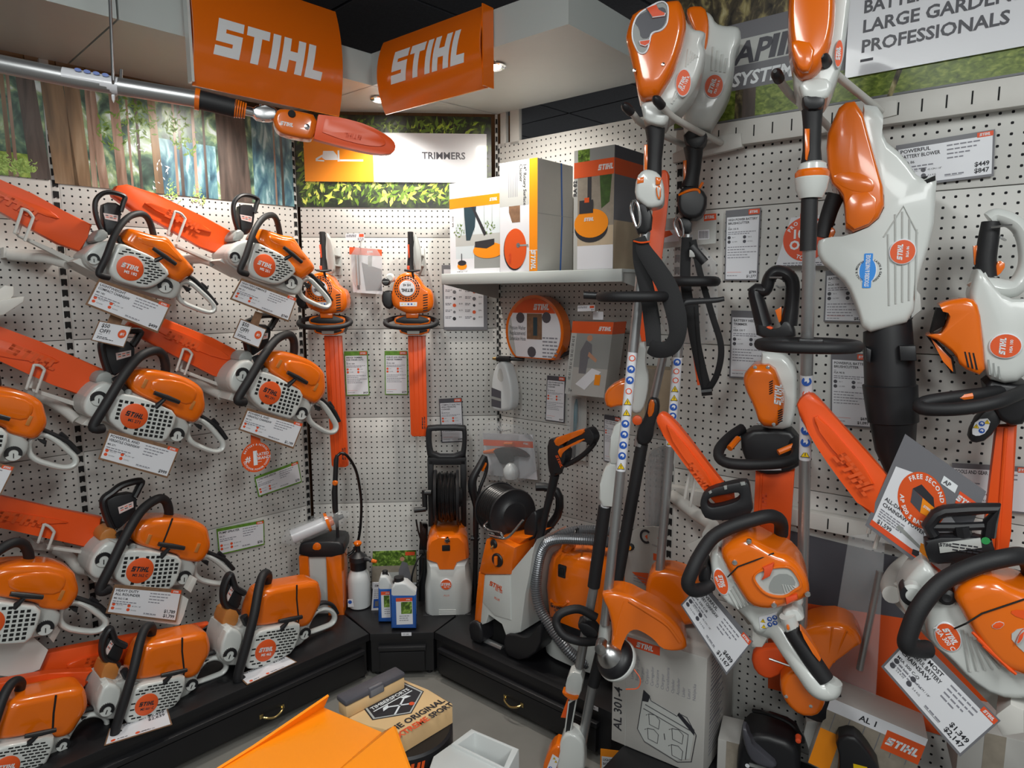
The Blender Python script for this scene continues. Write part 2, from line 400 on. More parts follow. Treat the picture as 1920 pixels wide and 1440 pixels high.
for fr, u0, u1, top, bot in ((WL,LUP-.012,LUP+.014,CH+.77,DECK),(WL,LC_L-.022,LC_L,CH+.77,DECK),(WC,CR_C-.012,CR_C,CH+.77,DECK),(WR,CR_R,CR_R+.012,ZT+PANEL,.1),(WB,BL-.012,BL+.012,ZT+.6,.1),(WB,BR_,BR_+.03,ZT+.6,.1)):
    m = MB(); m.box(((u0+u1)/2,(top+bot)/2,-.012),(u1-u0,top-bot,.022),'upright',.001); e = (u1-u0)*.16; slots(m, u0+e, u1-e, bot, min(top, ZT+.55), .0008)
    k += 1; struct('trim_%d' % k, m, frame_M(fr))
# bare posts that carry the canopy above the right-hand panels
m = MB()
for a, b in ((938,951),(956,0)):
    u0 = uL(WR,a,240); u1 = u0+(.03 if b else .05); m.box(((u0+u1)/2,CH+.71,-.01),(u1-u0,.16,.02),'upright',.001)
struct('trim_7', m, frame_M(WR))
# timber wall behind the shelving
TW = Frame(-46.15, 3.09); m = MB()
for i in range(60):
    u = -2.6+i*.098; m.box((u+.049,CH+.3,-.01),(.0965,2.9,.02),'timber',.004)
struct('wall_rear', m, frame_M(TW))
# canopy over the bays
CZ, CT, DL, DR = CH+.77, .112, .53, .605
def xy(fr, u, w): P = fr.pt(u, 0, w); return Vector((P.x, P.y))
def meet(f1, w1, f2, w2):
    d1, d2 = f1.d-w1, f2.d-w2; det = f1.n.x*f2.n.y-f1.n.y*f2.n.x
    return Vector(((d1*f2.n.y-d2*f1.n.y)/det, (f1.n.x*d2-f2.n.x*d1)/det))
COR = meet(WL, DL, WR, DR); PLC, PCR = xy(WL,LC_L,0), xy(WC,CR_C,0)
ra = at_z(1062,43,CZ); UR = ra.x*WR.ux.x+ra.y*WR.ux.y
def slab(name, poly, cut=None):
    m = MB(); m.prism([tuple(p) for p in poly], CZ, CZ+CT, 'canopy'); m.bm.normal_update()
    for f in m.bm.faces:
        if abs(f.normal.z) < .5: f.material_index = m.mi('fascia')
    if cut:
        for (a, b) in cut:
            a, b = Vector(a), Vector(b); d = (b-a).normalized(); nn = Vector((-d.y,d.x))*.0018
            m.add([(*(a+nn),CZ-.0006),(*(b+nn),CZ-.0006),(*(b-nn),CZ-.0006),(*(a-nn),CZ-.0006)], ((0,1,2,3),), 'slated')
    return struct(name, m)
jt = at_z(216,41,CZ); uj = jt.x*WL.ux.x+jt.y*WL.ux.y
slab('trim_8', [xy(WL,uj-1.2,0), xy(WL,uj-.003,0), xy(WL,uj-.003,DL), xy(WL,uj-1.2,DL)])
slab('trim_9', [xy(WL,uj+.003,0), PLC, COR, xy(WL,uj+.003,DL)], [(PLC, COR)])
slab('trim_10', [PLC, PCR, COR]); slab('trim_11', [PCR, xy(WR,UR,0), xy(WR,UR,DR), COR], [(PCR, COR)])
# recessed spotlights in the canopy
for px, py, lab in ((715,184,'recessed round spotlight in the canopy between the two signs'),(925,122,'recessed round spotlight in the canopy at the right edge of the right sign'),(470,135,'recessed round spotlight in the canopy behind the left sign')):
    P = at_z(px, py, CZ); e = bpy.data.objects.new('spotlight', None); C.objects.link(e); e.location = (P.x,P.y,CZ); tag(e, lab, 'light', 'spotlights in the canopy')
    m = MB(); m.lathe([(.026,-.001),(.042,-.001),(.044,-.006),(.038,-.010),(.03,-.008),(.026,-.004)], 'chrome', 28); m.link('trim_ring', e)
    m = MB(); mat('bulb', '#fff6e6', .3, emit=28) if 'bulb' not in MATS else None
    m.lathe([(.001,-.0005),(.02,-.001),(.027,-.003),(.024,-.010),(.012,-.014),(.001,-.0145)], 'bulb', 20); m.link('bulb', e)
    d = bpy.data.lights.new('spotlight_beam', 'SPOT'); d.energy = SPOT_W[2 if px < 500 else 0 if px < 800 else 1]; d.spot_size = math.radians(124); d.spot_blend = 1.0; d.shadow_soft_size = .03; d.color = (1,.95,.87)
    l = bpy.data.objects.new('spotlight_beam', d); C.objects.link(l); l.location = (P.x,P.y,CZ-.03); tgt = WL.at(330,620) if px < 500 else WC.at(748,600) if px < 800 else WR.at(985,650)
    l.rotation_euler = (tgt-l.location).to_track_quat('-Z','Y').to_euler()
# slotted rails on the right-hand bay
def rail(name, z0, z1):
    m = MB(); m.box(((BL+BR_)/2,(z0+z1)/2,.018),(BR_-BL,z1-z0,.032),'bracket',.002); u = BL+.028
    while u < BR_: m.rect(u,(z0+z1)/2-.015,u+.0035,(z0+z1)/2+.015,.0345,'dark'); u += .05
    return struct(name, m, frame_M(WB))
rail('trim_12', CH+.412, CH+.478); rail('trim_13', CH-.655, CH-.608)
# ---------------------------------------------------------------- platforms (base cabinets)
def plat(name, label, poly, bands, extra=None):
    "low black display plinth: overhanging top slab, kicked-in front, feet"
    e = bpy.data.objects.new(name, None); C.objects.link(e); P0 = Vector(poly[0]); e.location = (P0.x,P0.y,0); tag(e, label, 'cabinet', 'black display plinths'); L = [Vector(p)-P0 for p in poly]
    cen = sum(L, Vector((0,0)))/len(L)
    m = MB(); m.prism([tuple(p) for p in L], DECK-.03, DECK, 'cabinet', .004); m.link('top', e)
    m = MB(); m.prism([tuple(cen+(p-cen)*.985) for p in L], .02, DECK-.031, 'cabinet'); m.link('body', e)
    return e, L
DFL, DFR = .36, .40
fl = at_z(692,1188,DECK); ul = fl.x*WL.ux.x+fl.y*WL.ux.y; wl = WL.d-(fl.x*WL.n.x+fl.y*WL.n.y)
fr_ = at_z(815,1185,DECK); ur = fr_.x*WR.ux.x+fr_.y*WR.ux.y; wr = WR.d-(fr_.x*WR.n.x+fr_.y*WR.n.y)
PL = plat('display_plinth', 'long black plinth along the left wall under the petrol chainsaws', [xy(WL,ul,wl), xy(WL,LC_L-.01,.004), xy(WL,ul-1.9,.004), xy(WL,ul-1.9,wl)], 1)
PC_ = plat('display_plinth', 'short black corner plinth under the blue bottles', [xy(WL,ul,wl)+Vector((.004,0)), Vector((fr_.x-.004,fr_.y)), xy(WC,CR_C-.012,.004), xy(WC,LC_C+.012,.004)], 1)
re_ = at_z(1150,1336,DECK); UE = re_.x*WR.ux.x+re_.y*WR.ux.y-ur
PR_ = plat('display_plinth', 'black plinth on the right under the white and orange pressure washers', [Vector((fr_.x,fr_.y)), xy(WR,ur+UE,wr), xy(WR,ur+UE,.004), xy(WR,CR_R+.012,.004)], 1)
def plinth_front(e, a, b, handle_px, strip_px, hname='pull_handle'):
    "drawer panel, ledge, pull handle along the front edge a-b (world xy)"
    P0 = Vector((e.location.x,e.location.y)); d = (b-a).normalized(); nn = Vector((d.y,-d.x)); L = (b-a).length
    M = Matrix(((d.x,0,nn.x,a.x-P0.x),(d.y,0,nn.y,a.y-P0.y),(0,1,0,0),(0,0,0,1)))
    m = MB(); m.box((L/2,.126,.002),(L-.06,.018,.03),'black',.003,M); m.link('ledge', e)
    m = MB(); m.box((L/2,.07,.004),(L-.07,.085,.018),'cabinet',.002,M); dr = m.link('drawer', e)
    for x in (.02, L-.02): m = MB(); m.lathe([(.012,0),(.014,.018),(.01,.02)], 'black', 14, M @ Matrix.Translation((x,0,-.03)) @ Matrix.Rotation(-PI/2,4,'X')); m.link('foot', e)
    for hp in handle_px:
        fr2 = Frame(math.degrees(math.atan2(-nn.x,-nn.y)), -(a.dot(nn)) - .013)
        P = fr2.at(*hp); x = (Vector((P.x,P.y))-a).dot(d); y = P.z
        m = MB(); pth = [M @ Vector(q) for q in spline([(x-.04,y+.004,.012),(x-.03,y,.028),(x,y-.008,.034),(x+.03,y,.028),(x+.04,y+.004,.012)], 5)]
        m.tube(pth, .004, 'brass', 8)
        for q in (-.04,.04): m.box((x+q,y+.004,.013),(.014,.016,.004),'brass',.001,M)
        m.link(hname, dr)
    return M, P0
aL, bL = xy(WL,ul-1.88,wl), xy(WL,ul,wl)
plinth_front(PL[0], aL, bL, [(510,1336)], [])
plinth_front(PC_[0], bL+Vector((.006,0)), Vector((fr_.x-.006,fr_.y)), [], [])
PB_ = plat('display_plinth', 'black plinth under the large grey charger carton', [xy(WB,BL+.0,.62), xy(WB,BR_,.62), xy(WB,BR_,.03), xy(WB,BL+.0,.03)], 1)
plinth_front(PR_[0], Vector((fr_.x,fr_.y)), xy(WR,ur+UE-.02,wr), [(963,1316)], [])
for px, py, t, lab in ((762,1189,'SY-04','small white shelf label on the corner plinth edge below the bottles'),(1112,1326,'SY-05','small white shelf label on the right plinth edge behind the pole')):
    fr = Frame(-2, fr_.y+.0) if px < 800 else Frame(39.745, WR.d-wr-.002); fr = through(Vector((fl.x,fl.y-.02,0)), math.degrees(math.atan2(-(fr_-fl).y,(fr_-fl).x)) ) if px < 800 else fr
    m = MB(); m.box((0,0,0),(.04,.014,.001),'paper'); m.text(t,-.014,-.0035,.007,.0007,'ink'); solo('shelf_label', lab, 'label', m, fr, px, py, .004)
# ================================================================ canopy signs
def canopy_sign(label, fr, w, mx0, mx1, my, ytop, ybot, xm, lg_px, lg_h):
    "bowed orange sign: outline arc in section, side returns, white letters"
    t = Thing('shop_sign', label, 'sign', fr, xm, my, w, 'orange curved signs on the canopy')
    x0, x1 = t.u(mx0,my,w)[0], t.u(mx1,my,w)[0]; y1, y0 = t.u(xm,ytop,w)[1], t.u(xm,ybot,w)[1]
    zf = lambda y: .034*(1-((y-(y0+y1)/2)/((y1-y0)/2))**2)+.004
    m = MB(); N = 14; rows = []
    for i in range(N+1):
        y = y0+(y1-y0)*i/N; rows.append((y, zf(y)))
    outer = [(z, y) for y, z in rows]; inner = [(z-.006, y) for y, z in rows][::-1]
    prof = outer+inner; n = len(prof)
    m.loft([[(x, p[1], p[0]) for p in prof] for x in (x0, x1)], 'orange'); t.part('panel', m, angle=30)
    m = MB(); cx, cy = t.u(*lg_px, w)[:2]
    m.logo(cx, cy, lg_h, .0012, 'logow', wide=.8, zf=lambda ly: zf(cy+ly), n=6); t.part('lettering', m)
    m = MB(); m.box(((x0+x1)/2,(y0+y1)/2,-.01),((x1-x0)*.98,(y1-y0)*.5,.024),'orange'); t.part('backing', m)
    return t, (x0,x1,y0,y1)
t, e = canopy_sign('left orange canopy sign with white lettering, above the pole pruner', WL, DL+.03, 357, 631, 110, 34-58, 190-2, 490, (502,101), .107)
m = MB(); m.box((e[0]-.004,(e[2]+e[3])/2,.006),(.008,(e[3]-e[2])*.96,.03),'white'); t.part('end_strip', m)
t, e = canopy_sign('right orange canopy sign with white lettering, beside the bright spotlight', WR, DR+.03, 721, 914, 100, 44, 190, 820, (816,112), .104)
m = MB(); m.box((e[1]+.002,(e[2]+e[3])/2,.0),(.004,(e[3]-e[2])*.98,.05),'orange'); t.part('end_strip', m)

# ================================================================ picture banners
def pic_mat(name, stops, scale, stretch=(1,1,1), detail=6, distort=.6):
    m = mat(name, '#808080', .35); nt = m.node_tree; b = nt.nodes['Principled BSDF']
    tc = nt.nodes.new('ShaderNodeTexCoord'); mp = nt.nodes.new('ShaderNodeMapping'); mp.inputs['Scale'].default_value = stretch
    nz = nt.nodes.new('ShaderNodeTexNoise'); nz.inputs['Scale'].default_value = scale; nz.inputs['Detail'].default_value = detail; nz.inputs['Distortion'].default_value = distort
    rp = nt.nodes.new('ShaderNodeValToRGB'); cr = rp.color_ramp
    while len(cr.elements) < len(stops): cr.elements.new(.5)
    for el, (p, h) in zip(cr.elements, stops): el.position = p; el.color = lin(h)
    nt.links.new(tc.outputs['Object'], mp.inputs[0]); nt.links.new(mp.outputs[0], nz.inputs['Vector']); nt.links.new(nz.outputs['Fac'], rp.inputs[0]); nt.links.new(rp.outputs[0], b.inputs['Base Color'])
    return m
pic_mat('forest', [(.3,'#22302c'),(.42,'#3a5148'),(.5,'#5a7862'),(.57,'#8fa57a'),(.63,'#c3d0d0'),(.75,'#e8f0f4')], 16, (1,.75,1))
pic_mat('forestblue', [(.3,'#2c4654'),(.45,'#44687a'),(.56,'#628a92'),(.68,'#a9c6cc')], 22, (1.6,.5,1))
pic_mat('trunkdark', [(.3,'#3a3330'),(.6,'#5a4e48'),(.8,'#776860')], 40, (1,.12,1)); pic_mat('trunkbrown', [(.3,'#5b4a3a'),(.55,'#836a50'),(.8,'#a08a70')], 30, (1,.1,1)); pic_mat('trunkred', [(.3,'#6f5646'),(.6,'#9a8070'),(.8,'#b8a898')], 40, (1,.1,1))
pic_mat('meadow', [(.3,'#3c5a1f'),(.5,'#7f9c3a'),(.65,'#b8cc66'),(.8,'#e6efc0')], 30)
pic_mat('hedgedark', [(.3,'#0e0f10'),(.5,'#1e2417'),(.62,'#3a4a1e'),(.75,'#6d7f2e')], 26)
pic_mat('lawn', [(.3,'#3f5016'),(.5,'#63752a'),(.7,'#8c9a45')], 60, (1,1.6,1)); pic_mat('barkpic', [(.35,'#15130f'),(.5,'#4a4232'),(.62,'#8f8458'),(.75,'#b9b08a')], 40, (1,.5,1))
pic_mat('leafy', [(.3,'#2b3d17'),(.5,'#55742a'),(.62,'#86a846'),(.75,'#c9d68a')], 60)
mat('leaf1', '#9fb83c', .4); mat('leaf2', '#d3d860', .35); mat('leaf3', '#5d7a24', .45); mat('leaf4', '#2e3d17', .5); mat('fern', '#a8c96a', .5)
def trunks(m, t, w, rows, ytop, ybot):
    for (xt, xb, wd, k) in rows:
        a = t.P([(xt-wd/2,ytop),(xt+wd/2,ytop),(xb+wd*.55,ybot),(xb-wd*.55,ybot)], w); m.poly(a, t.z(w)+.0008, k)
def bush(m, cx, cy, r, k, rnd, n=40, h=1.0, z=.0012):
    for _ in range(n):
        a = rnd.uniform(0,2*PI); d = r*math.sqrt(rnd.random()); x, y = cx+d*math.cos(a), cy+d*math.sin(a)*h; q = rnd.uniform(0,PI); s = r*rnd.uniform(.12,.3)
        c, e_ = math.cos(q)*s, math.sin(q)*s; m.add([(x-c,y-e_,z),(x+e_*.3,y-c*.3,z),(x+c,y+e_,z),(x-e_*.3,y+c*.3,z)], ((0,1,2,3),), k)
rnd = random.Random(3)
def forest(label, x0, x1, yb0, yb1, rows, base='forest'):
    t = Thing('forest_banner', label, 'banner', WL, (x0+x1)/2, 300, .004, 'forest picture banners')
    zt = CH+.715-t.o.z; a, b = t.u(x0,yb0), t.u(x1,yb1); zb = (a[1]+b[1])/2; m = MB()
    m.box(((a[0]+b[0])/2,(zt+zb)/2,-.0015),(b[0]-a[0],zt-zb,.003),base); H = zt-zb
    for (xt, wd, k, dx) in rows:
        c = t.u(xt, 300)[0]; h_ = wd/2*(b[0]-a[0])/(x1-x0); m.add([(c-h_*.9-dx,zt,.0006),(c-h_-dx*.0,zb,.0006),(c+h_,zb,.0006),(c+h_*.9-dx,zt,.0006)], ((0,1,2,3),), k)
    return t, m, zb, zt
t, m, zb, zt = forest('narrow forest picture banner at the left edge behind the pole', -75, 93, 326, 332, [(18,9,'trunkbrown',.0),(29,7,'trunkred',0),(74,40,'trunkdark',.02),(-30,20,'trunkbrown',0)])
for px, py in ((10,318),(30,322),(50,310),(5,300),(40,328)): x, y, _ = t.u(px,py); bush(m, x, max(y, zb+.03), .035, 'fern', rnd, 40, .6)
x0, x1 = t.u(-75,300)[0], t.u(55,300)[0]; m.rect(x0, zb, x1, zb+.075, .0004, 'meadow'); t.part('print', m)
t, m, zb, zt = forest('wide forest picture banner above the chainsaws', 110, 548, 347, 385,
    [(122,36,'trunkbrown',.02),(152,26,'trunkbrown',.01),(174,9,'trunkred',.0),(192,15,'trunkred',.02),(227,17,'trunkred',.01),(296,15,'trunkbrown',.01),(330,5,'trunkred',0),(340,6,'trunkdark',0),(366,6,'trunkred',0),(385,5,'trunkdark',0),(440,66,'trunkdark',.01),(262,5,'trunkdark',0),(245,4,'trunkred',0),(500,8,'forestblue',0),(528,6,'trunkdark',0),(515,4,'trunkred',0)])
x0, x1 = t.u(474,300)[0], t.u(548,300)[0]; m.rect(x0, zb, x1, zt, .0004, 'forestblue'); m.rect(t.u(300,300)[0], zb, t.u(405,300)[0], zb+.2, .0003, 'forestblue')
for px, py in ((322,362),(372,368)):
    x, y, _ = t.u(px,py)
    for i in range(9): bush(m, x, y-.02+i*.009, .034*(1-i/10), 'fern', rnd, 8, .5)
for px, py in ((270,225),(330,240),(345,260),(210,245),(250,210)): x, y, _ = t.u(px,py); bush(m, x, y, .05, 'leaf3', rnd, 45, 1.3)
for px, py in ((262,262),(300,330)): x, y, _ = t.u(px,py); bush(m, x, y, .04, 'sky', rnd, 14, 1.5)
t.part('print', m)
t = Thing('hedge_banner', 'leafy hedge picture banner behind the white hedge trimmer sign', 'banner', WC, 750, 300, .004)
a, b = t.u(558,388), t.u(922,388); zt = CH+.757-t.o.z; m = MB(); m.box(((a[0]+b[0])/2,(zt+a[1])/2,-.0015),(b[0]-a[0],zt-a[1],.003),'hedgedark')
for i in range(1500):
    x, y = rnd.uniform(a[0]+.02,b[0]-.02), rnd.uniform(a[1]+.02,zt-.02); q = rnd.gauss(1.0,.8); s = rnd.uniform(.008,.026); c, e_ = math.cos(q)*s, math.sin(q)*s; z = .0006+i*2e-7
    k = rnd.choice(('leaf1','leaf3','leaf3','leaf4','leaf4','leaf2') if y < a[1]+.12 else ('leaf4','leaf4','leaf3','leaf3','leaf1'))
    m.add([(x-c,y-e_,z),(x-c*.2+e_*.32,y-e_*.2-c*.32,z),(x+c,y+e_,z),(x-c*.2-e_*.32,y-e_*.2+c*.32,z)], ((0,1,2,3),), k)
t.part('print', m)
t = Thing('hedge_trimmers_sign', 'white and orange card sign naming the hedge trimmers', 'sign', WC, 743, 295, .012)
a, b, d = t.u(572,340), t.u(913,340), t.u(743,249); s_ = t.u(700,300)[0]; m = MB()
m.box(((a[0]+b[0])/2,(a[1]+d[1])/2,-.002),(b[0]-a[0],d[1]-a[1],.004),'paper'); m.rect(a[0],a[1],s_,d[1]-.0,.0004,'boxorange')
h = t.u(712,284)[1]-t.u(712,297.5)[1]; y = t.u(712,297)[1]; xa = t.u(713,290)[0]
m.text('HEDGE', xa, y, h, .0006, 'inkg', wmax=t.u(783,290)[0]-xa, bold=.004); xb = t.u(791,290)[0]; m.text('TRIMMERS', xb, y, h, .0006, 'slated', bold=.022, wmax=t.u(899,290)[0]-xb)
q = t.P([(716,303),(730,303),(730,305.5),(716,305.5)]); m.poly(q, .0006, 'slate')
m.poly(t.P([(606,283),(625,283),(632,291),(633,300),(610,300),(604,296)]), .0006, 'logow'); m.poly(t.P([(592,297),(604,290),(606,293),(596,299),(596,300),(608,300),(608,303),(592,302)]), .0006, 'logow')
m.poly(t.P([(633,282),(636,282),(637,303),(633,303)]), .0006, 'logow'); m.poly(t.P([(637,299),(681,299),(681,302.5),(637,302.5)]), .0006, 'logow'); t.part('print', m)
# system banner above the slotted rail on the right
t = Thing('system_banner', 'dark grey battery system banner with lawn picture above the rail', 'banner', WB, 1500, 150, .008)
xa, xb = BL-t.ouv.x-.02, BR_-t.ouv.x; y0, y1 = CH+.485-t.o.z, CH+1.05-t.o.z; m = MB()
m.box(((xa+xb)/2,(y0+y1)/2,-.002),(xb-xa,y1-y0,.004),'slate'); Y = lambda px, py: t.u(px,py)[1]
ya, yb, yc, yd, ye = Y(1440,213), Y(1440,150), Y(1440,112), Y(1440,62), Y(1440,30)
m.rect(xa, ya, xb, yb-.012, .0004, 'lawn'); m.rect(xa, yc, t.u(1584,100)[0], yd, .0005, 'lgrey'); m.rect(xa, ye, xb, y1, .0004, 'barkpic')
m.rect(t.u(1378,200)[0], ya, t.u(1392,200)[0], yb-.012, .0006, 'barkpic'); m.rect(t.u(1392,200)[0], ya, t.u(1416,200)[0], yb-.012, .0006, 'trunkdark'); m.poly(t.P([(1684,125),(1694,125),(1672,183),(1662,183)]), .0006, 'barkpic')
h = (yd-yc)*.86; m.text('AP', t.u(1376,100)[0], yc+.004, h, .0009, 'slated', bold=.03, shear=.22)
for i in range(3): x = t.u(1441+i*16,100)[0]; m.add([(x,yc+.004,.0009),(x+.018,yc+.004,.0009),(x+.018+h*.2,yc+.004+h,.0009),(x+h*.2,yc+.004+h,.0009)], ((0,1,2,3),), 'slated')
m.text('SYSTEM', t.u(1372,150)[0], Y(1375,163), (Y(1375,137)-Y(1375,163))*.95, .0009, 'logow', bold=.03, shear=.2); t.part('print', m)
t = Thing('department_sign', 'white department card with three lines of bold capitals, top right', 'sign', WB, 1700, 100, .016)
xa, xb, y0 = t.u(1584,147)[0], BR_-t.ouv.x, t.u(1584,147)[1]; y1 = CH+1.05-t.o.z; m = MB(); m.box(((xa+xb)/2,(y0+y1)/2,-.002),(xb-xa,y1-y0,.004),'paper')
x = t.u(1614,99)[0]; hh = t.u(1614,75)[1]-t.u(1614,99)[1]
for s_, py, xe in (('BATTERY',26,1760),('LARGE GARDENS',62,1990),('PROFESSIONALS',99,1945)): m.text(s_, x, t.u(1615,py)[1], hh*.98, .0006, 'slated', bold=.028, wmax=t.u(xe,py-20)[0]-x)
m.rect(x, t.u(1614,117)[1], t.u(1637,112)[0], t.u(1614,112)[1], .0006, 'slated'); t.part('print', m)
# ================================================================ pole pruner hung under the canopy
FPP = through(Vector((-1.339,1.75,0)), -22)
t = Thing('pole_pruner', 'silver pole pruner with orange bar guard hanging under the left sign', 'pole pruner', FPP, 300, 175)
m = MB(); a, b = t.u(-60,108), t.u(378,187.5); m.tube([a, t.u(150,150), b], .0225, 'alu', 24); sh = t.part('shaft', m)
m = MB(); q = [t.u(118+i*26,(143+i*4.7)) for i in range(5)]; M_ = None
m.tube([q[0], q[-1]], .0228, 'paper', 24, cap=False); st = t.part('sticker', m, sh)
m = MB(); dx, dy = (b[0]-a[0]), (b[1]-a[1]); an = math.atan2(dy,dx)
for i in range(4):
    c = t.u(150+i*17,140.5+i*3.1); o = [(p[0],p[1]) for p in circ(0,0,.008,14)]
    m.add([(c[0]+p[0]*math.cos(an)-p[1]*.55*math.sin(an), c[1]+.006+p[0]*math.sin(an)+p[1]*.55*math.cos(an), .0236) for p in o], (tuple(range(14)),), 'blue')
t.part('symbols', m, st)
m = MB(); m.tube([t.u(374,187), t.u(442,203.5)], .0255, 'rubber', 20); gr = t.part('grip', m)
m = MB(); m.tube([t.u(366,185.5), t.u(375,187.5)], .029, 'orange', 24)
for i in range(5): m.tube([t.u(440+i*4.5,203+i*1.1), t.u(443+i*4.5,203.8+i*1.1)], .0255-.001*i, 'orange', 20)
t.part('orange_collar', m, gr)
m = MB(); m.tube([t.u(458,207), t.u(480,212)], .013, 'chrome', 14); m.prism(chaikin(t.P([(472,200),(505,200),(520,206),(520,224),(500,228),(474,222)]),1), -.02, .016, 'steel', .006); m.tube([t.u(488,196), t.u(494,228)], .005, 'chrome', 10); t.part('joint', m)
m = MB(); m.prism(chaikin(t.P([(511,224),(516,211),(527,205),(560,210),(596,219),(588,262),(574,263),(530,254),(516,243)]),1), -.03, .022, 'orange', .014, 3); hd = t.part('gearhead', m)
m = MB(); m.logo(*t.u(537,236)[:2], .011, .0226, 'logow', an-.02); t.part('lettering', m, hd)
m = MB(); m.lathe([(.001,.02),(.011,.02),(.010,.027),(.001,.028)], 'dark', 14, Matrix.Translation(t.u(546,217))); m.lathe([(.001,.0),(.008,.0),(.008,.026),(.001,.028)], 'chrome', 6, Matrix.Translation(t.u(574,241))); t.part('screws', m, hd)
m = MB(); o = chaikin(t.P([(588,262),(588,261),(596,217),(597,216),(640,222),(690,236),(728,257),(741,271),(738,287),(724,291),(690,288),(640,276)]),1); m.prism(o, -.016, .012, 'scab', .007, 3)
m.prism(chaikin(t.P([(603,250),(603,249),(608,225),(609,224),(645,232),(692,246),(720,262),(722,276),(690,276),(640,264)]),2), .01, .016, 'scab', .004); bg = t.part('bar_guard', m)
m = MB(); m.logo(*t.u(660,258)[:2], .014, .0166, 'red', an+PI, wide=.85); t.part('lettering', m, bg)
# ceiling hook
t = Thing('ceiling_hook', 'long thin grey wire hook hanging from the ceiling canopy by the pole', 'hook', FPP, 210, 120, -.0)
m = MB(); top = t.u(206,-10); zz = CH+1.1-t.o.z; m.tube([(top[0]-.01,zz,.027),t.u(206,0,.027),t.u(211,120,.027),t.u(212,150,.027),(t.u(212.5,176,.0)[0],t.u(212.5,176)[1],.0)]+spline([t.u(213,181,-.0),t.u(220,176,-.027),t.u(226,165,-.035),t.u(227,130,-.035)],4), .004, 'steel', 8)
m.lathe([(.0045,0),(.004,-.012),(.0005,-.02)], 'paper', 10, Matrix.Translation(t.u(212,178)) @ Matrix.Rotation(-PI/2,4,'X')); t.part('wire', m)
# ================================================================ printed cards
def warp(bm, quad, W, H, zb):
    a, b, c, d = [Vector(q[:2]) for q in quad]                      # TL, TR, BR, BL
    for v in bm.verts:
        s, t = v.co.x/W, -v.co.y/H; p = (a*(1-s)+b*s)*(1-t)+(d*(1-s)+c*s)*t; v.co.x, v.co.y = p.x, p.y; v.co.z += zb
def card(name, label, cat, fr, quad, w, title=(), model='', price=(), border='bark', style='wide', group=None, ink='ink', icon='red', head=None, logo=True, place=None):
    cx = sum(q[0] for q in quad)/4; cy = sum(q[1] for q in quad)/4
    t = Thing(name, label, cat, fr, cx, cy, w, group) if place is None else place
    Q = [t.u(q[0],q[1]) for q in quad]; W = ((Vector(Q[1])-Vector(Q[0])).length+(Vector(Q[2])-Vector(Q[3])).length)/2; H = ((Vector(Q[3])-Vector(Q[0])).length+(Vector(Q[2])-Vector(Q[1])).length)/2
    m = MB(); m.box((W/2,-H/2,-.001),(W,H,.002),border); z = .0004
    if style == 'wide':
        b = .035*W; tp = .11*H; m.rect(b*.6,-H+b*.8,W-b*.6,-tp,z,'paper'); z = .0008; h = H*.085
        for i, s in enumerate(title): m.text(s, b*1.2, -tp-H*.11-i*h*1.45, h, z, ink, bold=.02, wmax=W*.42)
        y = -tp-H*.11-len(title)*h*1.45; m.text(model, b*1.2, y-h*.1, h*.72, z, ink, bold=.015)
        for i in range(2): m.words(b*1.2, y-h*1.0-i*h*.8, W*.36, h*.36, z, 'inkg', .95-.2*i)
        for i in range(4):
            m.words(W*.53, -tp-H*.08-i*h*1.1, W*.33, h*.36, z, 'inkg', (1,.9,.7,.5)[i])
            ix, iy = b*1.9+(i//2)*W*.21, -H*.66-(i%2)*H*.13; m.poly(circ(ix,iy,H*.052,14), z, icon); m.text(('50.2 CC','2.6 KW','45 CM / 18"','5.6 KG')[i], ix+H*.085, iy-H*.022, H*.042, z, ink)
        m.words(W*.5, -H*.84, W*.2, h*.36, z, 'inkg'); m.rect(W*.5,-H*.875,W*.68,-H*.868,z,'ink')
        if logo: m.rect(W*.83,-tp*1.15,W*.985,-tp*.1-.001,z,'red'); m.logo(W*.907, -tp*.66, tp*.55, z+.0002, 'logow')
        for i, s in enumerate(price): m.text(s, W*.955, -H*.885+(len(price)-1-i)*H*.14, H*.1, z, ink, al='R', bold=.025)
    else:
        b = .04*W; tp = .1*H if style == 'tall' else .07*H; m.rect(b,-H+b,W-b,-tp,z,'paper'); z = .0008; h = W*.066
        for i, s in enumerate(title): m.text(s, b*2, -tp-h*1.7-i*h*1.5, h, z, ink, bold=.02, wmax=W*.84)
        y = -tp-h*1.7-len(title)*h*1.5; m.rect(b*2,y+h*.35,b*2+W*.06,y+h*.5,z,ink); m.text(model, b*2, y-h*.9, h*.8, z, ink, bold=.015)
        for i in range(2): m.words(b*2, y-h*1.9-i*h*.8, W*.8, h*.35, z, 'inkg', 1-.2*i)
        for i in range(4):
            ix, iy = b*3+(i//2)*W*.45, y-h*4.2-(i%2)*h*1.9; m.poly(circ(ix,iy,W*.048,14), z, icon); m.text(('36 V','2.2 MM','260-2','4.9 KG')[i], ix+W*.085, iy-h*.25, h*.55, z, ink)
        yy = y-h*8.4
        for i in range(5): m.words(b*2, yy-i*h*1.15, W*.84, h*.35, z, 'inkg', (1,.6,1,.7,.8)[i])
        m.rect(b*2,-H*.885,W*.5,-H*.881,z,'red'); m.words(b*2, -H*.93, W*.3, h*.3, z, 'inkg')
        if logo: m.rect(W*.66,-tp*.82,W*.97,-tp*.12,z,'red'); m.logo(W*.81, -tp*.47, tp*.36, z+.0002, 'logow')
        for i, s in enumerate(price): m.text(s, W*.94, -H*.955+(len(price)-1-i)*h*1.75, h*1.12, z, ink, al='R', bold=.025)
    if head: m.rect(0,-H*.11,W,0,.0006,head)
    warp(m.bm, Q, W, H, 0); o = m.link('print' if place is None else 'price_card', t.e)
    return t
